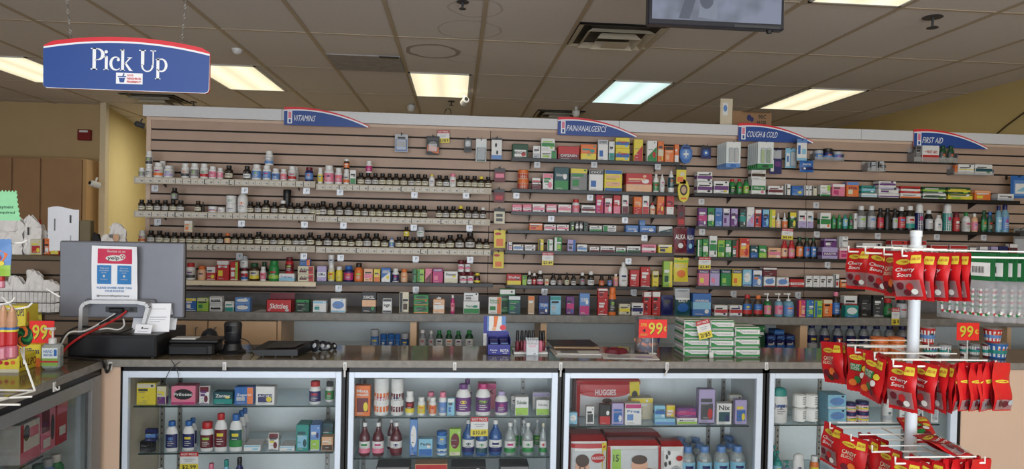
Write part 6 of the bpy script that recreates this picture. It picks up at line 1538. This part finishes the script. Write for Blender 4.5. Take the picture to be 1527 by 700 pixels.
for px0, px1, lb in ((1307, 1330, 'orange lidded clear jar behind the candy bags'), (1332, 1354, 'second orange lidded clear jar behind the candy bags')):
    p = at((px0+px1)/2, 527); w = P(px1, 527, p.y).x-P(px0, 527, p.y).x; o = bottle('jar', 'J', w, P(px0, 505, p.y).z-ZC, '~o', 'o', 'o'); o.location = (p.x, p.y+w/2, ZC); tag(o, lb, 'jar')
sale_tag(1330, 1341, 459, 485, YB0-.01, '$1', 'narrow red and yellow tag hanging from the back counter edge', 0, 'SALE')
# ------------------------------------------------------------------ side counter: sanitizer, sign, candy wire rack
p = at(72, 553); w = P(86, 553, p.y).x-P(58, 553, p.y).x; H = P(72, 490, p.y).z-ZC; o = empty('hand_sanitizer', (p.x, p.y+.03, ZC))
m = MB(); h = H*.62
m.cbox(-w/2, w/2, -.025, .025, 0, h, clear_mat('q'), .012); obj('bottle_body', m, o); m = MB(); m.cbox(-w/2+.003, w/2-.003, -.022, .022, .003, h*.5, clear_mat('n'), .008); obj('gel', m, o)
m = MB(); S = lambda u, v, q: Vector((-w/2+w*u, -.0256-q, h*v)); m.prints(S, [('r', .12, .16, .95, .46, clear_mat('l')), ('r', .12, .46, .95, .86, 'q'), ('t', 'HAND', .2, .66, .7, .78, 'b', True), ('t', 'SANITIZER', .2, .54, .7, .63, 'b', True), ('r', .76, .55, .92, .8, 'b'), ('r', .0, .3, 1, .36, 'r')]); obj('label', m, o)
m = MB(); m.lathe([(.016, h), (.016, h+.02), (.012, h+.024)], 'w', 14); m.lathe([(.004, h+.024), (.004, H-.012)], 'w', 8); m.cbox(-.010, .010, -.010, .010, H-.014, H, 'w', .003); m.cbox(-.036, -.006, -.006, .006, H-.010, H-.002, 'w', .002); obj('pump', m, o)
tag(o, 'clear and green hand sanitizer bottle with white pump on the side counter', 'hand sanitizer')
sign99(43.5, 81, 479, 513, p.y+.12, ZC, 'red 99 cent sign behind the hand sanitizer', False)
# wire candy rack, white
Yr = at(24, 590).y; WR = node_mat('white wire', (226, 226, 222), .4)
o = empty('wire_rack', (0, 0, 0)); m = MB(); g = lambda px, py, z=None: G(px, py, z if z is not None else ZC+.006)
for a, b in (((-60, 582), (52, 583)), ((-60, 615), (52, 583)), ((-60, 604), (30, 604)), ((-60, 598), (48, 592))): m.tube([g(*a), g(*b)], .004, WR, 6)
obj('base_wire', m, o)
m = MB(); m.tube([g(52, 583), P(31, 522, Yr+.1), P(36, 515, Yr+.1)], .004, WR, 6); m.tube([P(3, 443, Yr+.12), P(22, 462, Yr+.12)], .0035, WR, 6); m.tube([P(-30, 350, Yr+.15), P(-30, 500, Yr+.15), g(-30, 592)], .006, WR, 8); obj('upright', m, o)
for pts in (((-30, 367), (20, 363), (34, 362), (41, 358)), ((-30, 461), (25, 461), (42, 458), (48, 452)), ((-30, 456), (4, 454), (18, 450), (22, 444)), ((-30, 366), (8, 363), (14, 359))):
    m = MB(); m.tube([P(px, py, Yr+.02) for px, py in pts], .0035, WR, 6); obj('hook_wire', m, o)
m = MB(); m.tube([P(69, 431, Yr+.25), P(89, 443, Yr+.25)], .0035, WR, 6); obj('hook_wire', m, o)
tag(o, 'white wire candy rack on the side counter, cut by the frame', 'rack')
GRN = node_mat('mint card', (134, 196, 150), .7)
a = P(-40, 328, Yr+.05); b = P(26, 284, Yr+.05); w = b.x-a.x; h = b.z-a.z; m = MB(); pts = []
n = 13
for k in range(n*2+1): pts.append((w*(.0+1.0*k/(n*2)), h*(1.0 if k % 2 else .93)))
for k in range(1, n+1): pts.append((w*(1.0 if k % 2 == 0 else .965)+w*.10*(k/n)**1.5, h*(1-k/n)))
pts.append((0, 0)); m.prism(pts[::-1], 0, .001, GRN); S = lambda u, v, q: Vector((w*u, -q, h*v)); m.prints(S, [('t', 'payment', .55, .36, .92, .48, 'z', True), ('t', 'required', .55, .2, .95, .31, 'z', True)]); o = obj('starburst_sign', m, loc=(a.x, Yr+.05, a.z)); tag(o, 'mint green zigzag edged sign at the top of the wire candy rack', 'sign')
m = pillow(P(17, 400, Yr).x-P(-22, 400, Yr).x, P(0, 357, Yr).z-P(0, 412, Yr).z, .012, 'B', 'b', [('r', 0, .0, 1, .3, 'l'), ('g', [(.3, .3), (.7, .3), (.9, .6), (.5, .75), (.2, .55)], 'o'), ('e', .5, .5, .2, .1, 'r'), ('e', .7, .35, .12, .06, 'y')], seed=5); o = obj('candy_pouch', m, loc=P(-3, 412, Yr)); tag(o, 'blue and orange candy pouch hanging on the upper hooks of the wire rack', 'candy pouch')
def push_pop(px, yt, yb, Y, label):
    p = P(px, yb, Y); s = (P(px, yt, Y).z-p.z); r = s*.10; o = empty('candy_bottle', p); m = MB(); m.lathe([(r*.8, 0), (r*1.1, s*.04), (r*1.05, s*.22), (r*.8, s*.25)], clear_mat('p'), 14); obj('sweet_beads', m, o); m = MB(); m.lathe([(r*.85, s*.25), (r, s*.28), (r*.98, s*.5), (r*.9, s*.52)], 'r', 14); obj('body', m, o)
    m = MB(); m.lathe([(r*1.1, s*.52), (r*1.12, s*.56)], 'y', 14); m.lathe([(r*1.12, s*.56), (r*1.1, s*.60)], 'b', 14); obj('collar', m, o); m = MB(); m.lathe([(r*.85, s*.60), (r*.95, s*.72), (r*.6, s*.9), (r*.15, s)], clear_mat('h'), 14); m.lathe([(r*.5, s*.6), (r*.6, s*.75), (r*.2, s*.9)], 'r', 12); obj('top', m, o); tag(o, label, 'candy bottle', 'red candy bottles on the wire rack')
push_pop(4, 455, 537, Yr, 'red candy bottle with striped collar on the lower hooks, cut by the frame'); push_pop(17, 457, 535, Yr, 'red candy bottle with striped collar on the lower hooks, beside the lollipop')
push_pop(-8, 457, 537, Yr, 'red candy bottle mostly outside the frame on the lower hooks'); push_pop(2, 385, 430, Yr+.02, 'small red candy bottle with striped collar below the blue pouch')
def yel_box(px0, px1, yt, yb, Y, d, els, label, z=None):
    a = P(px0, yb, Y); b = P(px1, yb, Y); z = a.z if z is None else z; w = b.x-a.x; h = P(px0, yt, Y).z-z; m = MB(); m.cbox(0, w, 0, d, 0, h, 'y', .003); S = lambda u, v, q: Vector((w*u, -q, h*v)); m.prints(S, els); S2 = lambda u, v, q: Vector((w+q, d*u, h*v)); m.prints(S2, [('t', 'LOLLiPOPS', .05, .25, .95, .7, 'm', True), ('e', .2, .8, .08, .1, 'o')]); o = obj('lollipop_box', m, loc=(a.x, Y, z)); tag(o, label, 'candy box', 'yellow lollipop boxes by the wire rack')
yb_ = at(10, 556)
yel_box(-45, 28, 531, 556, yb_.y, .16, [('e', .62, .6, .05, .12, 'r'), ('e', .75, .55, .05, .12, 'r'), ('e', .88, .6, .05, .12, 'o'), ('r', 0, .0, 1, .2, 's'), ('t', 'LOLLY', .3, .55, .55, .85, 'P', True)], 'low yellow lollipop box at the foot of the wire rack', z=ZC)
yel_box(6, 37, 456, 530, yb_.y+.17, .1, [('t', 'POPS', .5, .82, .95, .95, 'v', True), ('r', 0, .2, 1, .4, 'o'), ('e', .7, .55, .2, .1, 'P')], 'tall yellow lollipop box standing behind the red candy bottles', z=ZC)
yel_box(28, 60, 514, 546, yb_.y+.12, .1, [('r', 0, 0, 1, .4, 'o'), ('t', 'LolliPops', .05, .5, .95, .85, 'v', True)], 'yellow and orange lollipop box behind the hand sanitizer', z=ZC)
p = P(35, 502, Yr+.08); m = MB(); r = .036
for k in range(8):
    g0 = 2*PI*k/8
    vs = []
    for j in range(5): f_ = j/4; a0 = g0+f_*2.2; a1 = g0+2*PI/8+f_*2.2; vs += [(r*f_*math.cos(a0), -.006*(1-f_), r*1.2*f_*math.sin(a0)), (r*f_*math.cos(a1), -.006*(1-f_), r*1.2*f_*math.sin(a1))]
    m.add(vs, [(2*j, 2*j+2, 2*j+3, 2*j+1) for j in range(4)], 'lny o'.replace(' ', '')[k % 4] if k % 2 else 'z')
m.lathe([(.001, 0)], 'z', 3, cap=False) if False else None
o = obj('swirl_lollipop', m, loc=p); s = MB(); s.tube([(0, .004, -r), (0, .004, -.11)], .003, 'w', 6); obj('stick', s, o); b = MB(); b.lathe([(.001, .004), (r*.8, .006), (r*.98, .002)], 'z', 20, cap=False); me = b.mesh('candy_back'); me.transform(Matrix.Rotation(-PI/2, 4, 'X')); me.transform(Matrix.Scale(1.2, 4, (0, 0, 1))); obj('candy_back', me, o); tag(o, 'green and yellow swirl lollipop beside the red candy bottles', 'lollipop')
# ------------------------------------------------------------------ low slatted gondola behind the monitor, paper bags and boxes on it
YG = 4.55; a = P(-70, 400, YG).x; b = P(200, 400, YG).x; zg = P(60, 381, YG).z; BRS = node_mat('brown slat', (112, 92, 74), .55, noise=.06, scale=6)
o = empty('slatted_gondola', (a, YG, 0)); m = MB(); w = b-a
m.box(0, w, .012, .28, 0, zg-.03, SLATDK); k = 0; z = zg-.03
while z > .12: m.cbox(0, w, 0, .014, z-.092, z-.006, BRS, .002); z -= .098
obj('slat_panel', m, o); m = MB(); m.cbox(-.01, w+.01, -.02, .30, zg-.03, zg, node_mat('gondola top', (96, 84, 66), .4, noise=.08), .004); obj('top_board', m, o); tag(o, 'low brown slatted gondola behind the monitor and candy rack', 'gondola')
def wbasket(px0, px1, py0, py1, label):
    Y = YG-.16; a = P(px0, py1, Y); b = P(px1, py0, Y); w = b.x-a.x; h = b.z-a.z; m = MB(); D = .155
    for z in (0, h*.5, h): m.tube([(0, D, z), (0, 0, z), (w, 0, z), (w, D, z)], .003, 'd', 6)
    n = 16
    for k in range(n+1): x = w*k/n; m.tube([(x, 0, h), (x, 0, 0), (x, D, 0)], .0014, 'd', 4)
    o = obj('wire_basket_rail', m, loc=(a.x, Y, a.z)); tag(o, label, 'basket'); return a, w, h
ba, bw, bh = wbasket(-20, 82, 436, 468, 'dark wire basket of crumpled white bags hooked on the brown gondola')
def crumple(nm, px0, px1, py0, py1, Y, c, label, seed, z=None, els=(), cat='bag', flat=.03, grp=None):
    a = P(px0, py1, Y); b = P(px1, py0, Y); w = b.x-a.x; h = (b.z-a.z) if z is None else b.z-z; rr = random.Random(seed); n = 8; m = MB()
    pt = {}
    for j in range(n+1):
        for i in range(n+1): u, v = i/n, j/n; pt[i, j] = (-w/2+w*u+rr.uniform(-.4, .4)*w/n, -flat*(math.sin(PI*u)*.7+rr.random()*.6)*(1-.4*v), h*v*(.82+.18*math.sin(PI*u+rr.random()))+rr.uniform(-.2, .2)*h/n*(0 if j == 0 else 1))
    for s in (1, -1): m.add([(x, y*s, max(0, zz)) for (i, j), (x, y, zz) in sorted(pt.items(), key=lambda t: (t[0][1], t[0][0]))], [(j*(n+1)+i, j*(n+1)+i+1, (j+1)*(n+1)+i+1, (j+1)*(n+1)+i) for j in range(n) for i in range(n)], c)
    S = lambda u, v, q: Vector((-w/2+w*u, -flat*1.3-q, h*v)); m.prints(S, list(els)); o = obj(nm, m, loc=((a.x+b.x)/2, Y, a.z if z is None else z)); tag(o, label, cat, grp); return o
WP = MATS['white paper']; PB = node_mat('bag paper', (226, 222, 218), .8, noise=.03)
for k, (x0, x1, y0, y1, lb) in enumerate(((-14, 28, 420, 466, 'crumpled white bag at the rack end of the dark wire basket'), (12, 44, 412, 465, 'crumpled white bag second from the rack end in the wire basket'), (38, 66, 402, 464, 'tall crumpled white bag in the middle of the wire basket'), (60, 90, 417, 463, 'crumpled white bag next to the monitor in the wire basket'))):
    crumple('paper_bag', x0, x1, y0, y1, YG-.08, PB, lb, 11+k, z=ba.z+.004, grp='crumpled bags in the wire basket')
zt = zg+.001
crumple('paper_bag', -12, 37, 318, 380, YG+.05, PB, 'large white paper bag on the gondola behind the green zigzag sign', 21, z=zt, flat=.05)
crumple('paper_bag', 36, 62, 322, 372, YG+.06, PB, 'leaning white paper bag with dark print beside the striped cartons', 22, z=zt, els=[('r', .4, .5, .5, .7, 'd')])
def gbox(px0, px1, yt, base, p_, c2, c3, label, Y=YG+.02, d=.07, b=0, txt=None):
    a = P(px0, yt, Y); q = P(px1, yt, Y); o = obj('carton', carton_mesh(q.x-a.x, a.z-zt, d, base, p_, c2, c3, txt, 'w', (.4, .8)), loc=((a.x+q.x)/2, Y+d/2, zt)); tag(o, label, 'carton', 'cartons on the gondola top')
gbox(45, 62, 357, 's', 'p', 'r', 'y', 'cream and red carton on the gondola between bags and hanging sheets'); gbox(63, 74, 356, 'o', 'L', 'k', 'w', 'orange and black carton on the gondola beside the cream red one'); gbox(75, 88, 356, 'r', 'd', 'y', 'w', 'red and yellow carton on the gondola next to the monitor top')
a = P(72, 357, YG+.03); q = P(119, 311, YG+.03); w = q.x-a.x; h = q.z-zt
o = empty('paper_clip_stand', ((a.x+q.x)/2, YG+.03, zt)); m = MB(); m.tube([(0, .03, 0), (0, .03, h)], .006, 'd', 8); m.box(-.06, .06, 0, .08, 0, .006, 'd'); obj('post', m, o); m = MB(); m.cbox(w*.3, w*.85, .0, .05, h*.1, h*.75, node_mat('letter tray', (108, 96, 70), .5), .004); obj('tray', m, o); tag(o, 'dark clip stand with letter tray holding sheets on the gondola', 'stand')
m = MB(); n = 6; zl = h*.07
S = lambda u, v, q_: Vector((-w/2+w*u, -.008-.01*math.sin(PI*u)-q_, zl+(h-zl)*v+.01*math.sin(5*u)))
m.add([S(i/n, j/n, 0) for j in range(n+1) for i in range(n+1)], [(j*(n+1)+i, j*(n+1)+i+1, (j+1)*(n+1)+i+1, (j+1)*(n+1)+i) for j in range(n) for i in range(n)], WP); m.prints(S, [('r', .22, .45, .27, .72, 'g'), ('r', .72, .68, .78, .86, 'd'), ('r', .74, .2, .78, .4, 'i')], nu=6, nv=6); o = obj('paper_sheet', m, loc=((a.x+q.x)/2, YG+.03, zt)); tag(o, 'white sheet with small prints clipped upright above the monitor top corner', 'paper')
crumple('paper_bag', 54, 72, 336, 372, YG+.12, PB, 'small white bag rising between the leaning bag and the upright sheet', 24, z=zt)
p = P(53, 365, YG+.1); o = bottle('medicine_bottle', 'm', .05, P(53, 328, YG+.1).z-zt, 'm', 'r', '-'); o.location = (p.x, YG+.13, zt); tag(o, 'dark red bottle behind the leaning white bag on the gondola', 'bottle')
crumple('dark_cloth', 128, 152, 346, 375, YG+.08, node_mat('dark cloth', (44, 42, 40), .8), 'dark crumpled cloth above the monitor near the cream corner post', 31, z=zt, cat='cloth'); crumple('paper_bag', 163, 189, 333, 375, YG+.08, PB, 'white food bag with orange print above the monitor beside the yellow wall', 32, z=zt, els=[('e', .55, .55, .18, .12, 'h'), ('r', .2, .5, .35, .65, 'g')]); crumple('paper_bag', 152, 170, 350, 375, YG+.04, PB, 'small white crumpled paper above the middle of the monitor', 33, z=zt, cat='paper')
o = obj('note_strip', carton_mesh(.035, .14, .003, 'y', '-', 'y', '-', None, 'w', (.4, .8)), loc=P(58, 479, YG-.03)); tag(o, 'dull yellow note strip hanging on the gondola slats below the basket', 'note')
# ------------------------------------------------------------------ spinner rack of candy bags
YK = 2.2; CR = P(1362, 500, YK); px_ = lambda px, py: P(px, py, YK)
PW = node_mat('white powder coat', (214, 222, 230), .35, noise=.02)
o = empty('spinner_rack', (CR.x, CR.y, 0)); top = P(1368, 345, YK)
m = MB(); m.lathe([(.019, .05), (.019, top.z-.085), (.017, top.z-.085), (.017, top.z-.02), (.019, top.z-.02), (.019, top.z), (.012, top.z+.003)], PW, 20); obj('pole', smooth(m.mesh('pole'), 30), o)
m = MB(); m.lathe([(.024, top.z-.11), (.024, top.z-.055), (.020, top.z-.05)], PW, 20); obj('collar', m, o)
for k in range(4): m = MB(); g_ = PI/4+k*PI/2; m.tube([(0, 0, .06), (.3*math.cos(g_), .3*math.sin(g_), .02)], .014, PW, 8); obj('foot', m, o)
tag(o, 'white spinner rack pole carrying hooks of red candy bags', 'rack', None)
RAK = o
CRED = node_mat('candy bag red', (186, 28, 34), .28, noise=.04, scale=12); CRD = node_mat('candy bag dark red', (150, 20, 30), .3, noise=.06, scale=14)
CBW, CBH = .098, .15
def candy_mesh(var):
    K = ('bag', var)
    if K in CACHE: return CACHE[K]
    top = [('e', .5, .80, .30, .055, 'y'), ('e', .5, .80, .27, .042, SRED), ('t', 'SATHERS', .28, .785, .72, .815, 'y', True), ('r', .62, .84 if False else .83, .92, .955, 'y'), ('t', '2/$1.50', .65, .87, .89, .92, 'r', True)]
    if var == 0: els = [('e', .36, .80, .27, .06, 'y'), ('t', 'SATHERS', .16, .78, .56, .82, 'r', True), ('r', .64, .76, .93, .93, 'y'), ('t', '2/$1.50', .67, .82, .9, .88, 'r', True), ('t', 'CANDY', .14, .56, .7, .66, 's', True), ('t', 'SLICES', .14, .47, .6, .54, 's', True), ('e', .3, .25, .14, .09, 'm'), ('e', .55, .3, .14, .09, 'o'), ('e', .7, .2, .14, .09, 'm'), ('e', .45, .14, .14, .07, 'a')]
    elif var == 1: els = [('e', .36, .80, .27, .06, 'y'), ('t', 'SATHERS', .16, .78, .56, .82, 'r', True), ('r', .64, .76, .93, .93, 'y'), ('t', '2/$1.50', .67, .82, .9, .88, 'r', True), ('t', 'Cherry', .12, .58, .8, .68, 'w', True, .03), ('t', 'Sours', .2, .49, .7, .57, 'w', True, .03), ('r', .06, .08, .94, .42, clear_mat('i')), ('e', .3, .3, .12, .08, 'm'), ('e', .6, .28, .12, .08, 'r'), ('e', .5, .16, .12, .07, 'm'), ('e', .75, .18, .1, .06, 'w')]
    elif var == 2: els = [('e', .36, .80, .27, .06, 'y'), ('t', 'SATHERS', .16, .78, .56, .82, 'r', True), ('r', .64, .76, .93, .93, 'y'), ('t', '2/$1.50', .67, .82, .9, .88, 'r', True), ('r', .14, .5, .62, .66, 'n'), ('t', 'FRUIT', .18, .59, .56, .65, 'w', True), ('t', 'SLICES', .18, .52, .56, .58, 'w', True), ('e', .78, .58, .12, .07, 'y'), ('e', .72, .42, .11, .07, 'w'), ('e', .5, .3, .16, .09, 'n'), ('e', .3, .22, .14, .08, 'o'), ('e', .68, .2, .13, .08, 'm')]
    else: els = [('e', .4, .62, .3, .035, 'y'), ('t', 'SATHERS', .2, .607, .6, .633, 'r', True), ('r', .03, .03, .97, .24, clear_mat('i')), ('e', .3, .16, .14, .07, 'm'), ('e', .6, .14, .14, .07, 'm'), ('e', .8, .18, .1, .06, 'i')]
    me = pillow(CBW, CBH, .011, CRED, CRD, els, crimp=.09, nu=12, nv=16, wave=.006, seed=40+var); me.transform(Matrix.Translation((0, 0, -CBH+.012))); CACHE[K] = me; return me

def tier(z, wires, nm):
    """four parallel white double wires with upturned tips, clamped to the pole"""
    for k, (x0, x1, Y) in enumerate(wires):
        m = MB(); a = P(x0, 500, Y).x; b = P(x1, 500, Y).x
        m.tube([(a, Y, z+.022), (a, Y, z), (b, Y, z), (b, Y, z+.02)], .0032, WR, 8); m.tube([(a+.03, Y, z+.02), (b-.03, Y, z+.02)], .0024, WR, 6); m.tube([(CR.x, CR.y, z), (CR.x+.001, Y, z)], .0032, WR, 6)
        t = obj('hook_wire', m, RAK); t.matrix_parent_inverse = Matrix.Translation((-CR.x, -CR.y, 0))
TN = {'A': 'top', 'B': 'middle', 'C': 'lowest'}
def hang(tier_, z, items, mesh_of, what, cat, nm, grp):
    for k, (px, Y, rz, v) in enumerate(items):
        rr = random.Random(k*7+len(items)); o = obj(nm, mesh_of(v), loc=(P(px, 500, Y).x, Y, z)); o.rotation_euler = (A(rr.uniform(-5, 3)), A(rr.uniform(-7, 7)), A(rz+rr.uniform(-8, 8)))
        tag(o, f"{what}, {nth(k)} from the monitor side, {TN[tier_]} tier of the spinner rack", cat, grp)
A = math.radians
W1, W2, W3, W4 = 2.36, 2.22, 2.10, 1.99
zA = P(1400, 383, W4).z; zB = P(1400, 547, W4).z; zCc = P(1300, 657, W2).z
tier(zA, ((1262, 1352, W1), (1287, 1400, W2), (1315, 1420, W3), (1342, 1545, W4)), 'A')
tier(zB, ((1252, 1385, W1), (1276, 1415, W2), (1305, 1440, W3), (1333, 1486, W4)), 'B')
tier(zCc, ((1241, 1365, W1), (1273, 1398, W2), (1305, 1435, W3), (1340, 1474, W4)), 'C')
GB = 'red candy bags on the spinner rack'
hang('A', zA, ((1277, W1, -64, 1), (1296, W1, -76, 1), (1312, W2, -74, 1), (1330, W3, -82, 0), (1350, W4, -70, 1), (1371, W4, -78, 1), (1393, W4, -70, 1), (1410, W4, -86, 1), (1424, W4, -89, 1)), candy_mesh, 'red candy bag', 'candy bag', 'hanging_candy_bag', GB)
hang('B', zB, ((1240, W1, -79, 0), (1256, W1, -96, 0), (1284, W2, -74, 2), (1308, W3, -94, 2), (1320, W3, -96, 2), (1347, W4, -76, 1), (1381, W4, -72, 1), (1402, W4, -94, 1), (1415, W4, -96, 1), (1431, W4, 22, 3), (1445, W4, 22, 3), (1459, W4, 22, 3), (1473, W4, 22, 3), (1484, W4, 24, 3), (1494, W4, 18, 3)), candy_mesh, 'red candy bag', 'candy bag', 'hanging_candy_bag', GB)
hang('C', zCc, ((1246, W1, -84, 1), (1277, W2, -64, 0), (1300, W2, -86, 0), (1313, W2, -89, 0), (1332, W3, -76, 0), (1356, W4, -70, 1), (1378, W4, -80, 1), (1394, W4, -88, 1), (1412, W4, 16, 3), (1426, W4, 20, 3), (1440, W4, 22, 3), (1455, W4, 22, 3), (1468, W4, 20, 3)), candy_mesh, 'red candy bag', 'candy bag', 'hanging_candy_bag', GB)
p = P(1384, 676, W3); o = obj('candy_bag', candy_mesh(1), loc=(p.x, W3-.04, zCc+.045)); o.rotation_euler = (A(-78), A(4), A(24)); o.location.y = W3+.02; tag(o, 'red candy bag lying flat across the lowest wires in front of the pole', 'candy bag', GB)
o = obj('candy_bag', candy_mesh(2), loc=(P(1352, 640, W1).x, W1-.03, zCc+.04)); o.rotation_euler = (A(-70), A(-6), A(-20)); tag(o, 'red candy bag lying across the rear wires of the lowest tier behind the pole', 'candy bag', GB)
# packs of candy canes under a green header
CANE = None
def cane_mesh(v):
    if 'cane' in CACHE: return CACHE['cane']
    mb = MB(); W = .17; HH = .088; HB = .135; GREENH = node_mat('header green', (22, 92, 48), .5)
    mb.box(-W/2, W/2, -.001, .001, -HH+.012, .012, GREENH); S = lambda u, v, q: Vector((-W/2+W*u, -.001-q, -HH+.012+HH*v)); mb.prints(S, [('r', .3, .16, .92, .66, 'w'), ('r', .36, .5, .55, .54, 'g'), ('r', .36, .4, .55, .43, 'g')]+[('r', .62+.02*k, .28, .62+.02*k+(.006 if k % 3 else .012), .52, 'k') for k in range(11)])
    me = mb.mesh('hanging_cane_pack'); CACHE['cane'] = me
    g = MB(); n = 8
    for s in (1, -1): g.add([(-W/2+W*i/n, s*.008*math.sin(PI*i/n)**.5*math.sin(PI*j/n)**.4, -HH-HB*j/n+.013) for j in range(n+1) for i in range(n+1)], [(j*(n+1)+i, j*(n+1)+i+1, (j+1)*(n+1)+i+1, (j+1)*(n+1)+i) for j in range(n) for i in range(n)], FILM)
    CACHE['cane_bag'] = smooth(g.mesh('clear_bag'), 60)
    c = MB()
    for k in range(6):
        x0 = -W/2+.016+.023*k; pts = [(x0, 0, -HH-.015-.008*t) for t in range(9)]; pts += [(x0+.013-.013*math.cos(t*PI/5), -.004, -HH-.087-.014*math.sin(t*PI/5)) for t in range(1, 6)]
        for i in range(len(pts)-1): c.tube([pts[i], pts[i+1]], .0042, ('w', 'r', 'w', 'n')[i % 4], 6)
    CACHE['canes'] = c.mesh('candy_cane'); return me
for k, (px, Y, rz) in enumerate(((1440, W4+.09, -62), (1460, W4+.085, -66), (1474, W4+.08, -68), (1487, W4+.075, -70), (1499, W4+.07, -72), (1511, W4+.065, -72), (1523, W4+.06, -74), (1535, W4+.055, -74))):
    me = cane_mesh(0); o = obj('hanging_cane_pack', me, loc=(P(px, 400, Y).x, Y, zA)); o.rotation_euler[2] = A(rz); obj('clear_bag', CACHE['cane_bag'], o); q = obj('candy_canes', CACHE['canes'], o); q['kind'] = 'stuff'
    tag(o, f"clear pack of striped candy canes under a green header, {nth(k)} from the red bags", 'candy pack', 'candy cane packs on the spinner rack')
# ------------------------------------------------------------------ light
def area(name, loc, rot, sx, sy, power, col):
    l = bpy.data.lights.new(name, 'AREA'); l.shape = 'RECTANGLE'; l.size = sx; l.size_y = sy; l.energy = power; l.color = col; o = bpy.data.objects.new(name, l); C.objects.link(o); o.location = loc; o.rotation_euler = rot; return o
area('storefront_daylight', (0, -4.0, 1.4), (PI/2, 0, 0), 9, 2.4, 430, (.90, .95, 1.0))
area('shop_ceiling_light', (.3, .9, CEIL-.05), (0, 0, 0), 5.5, .6, 60, (1.0, .93, .80))
area('dispensary_light', (0, 6.6, CEIL-.04), (0, 0, 0), 8, 1.0, 50, (1.0, .93, .76))
area('passage_light', (-3.0, 9.6, CEIL-.05), (0, 0, 0), 1.2, .6, 46, (1.0, .94, .74))
w = bpy.data.worlds.new('daylight'); bpy.context.scene.world = w; w.use_nodes = True; nt = w.node_tree; bg = nt.nodes['Background']
sky = nt.nodes.new('ShaderNodeTexSky'); sky.sky_type = 'HOSEK_WILKIE'; sky.turbidity = 5
mixn = nt.nodes.new('ShaderNodeMix'); mixn.data_type = 'RGBA'; mixn.inputs['Factor'].default_value = .85; mixn.inputs['B'].default_value = (.80, .88, 1.0, 1); nt.links.new(sky.outputs[0], mixn.inputs['A']); nt.links.new(mixn.outputs['Result'], bg.inputs['Color']); bg.inputs['Strength'].default_value = 1.0
sc = bpy.context.scene; sc.view_settings.view_transform = 'Standard'; sc.view_settings.look = 'None'; sc.view_settings.exposure = -0.1; sc.view_settings.gamma = 1.0
try:
    sc.cycles.use_denoising = True; sc.cycles.max_bounces = 8; sc.cycles.transparent_max_bounces = 24; sc.cycles.diffuse_bounces = 4; sc.cycles.caustics_reflective = False; sc.cycles.caustics_refractive = False
except Exception: pass
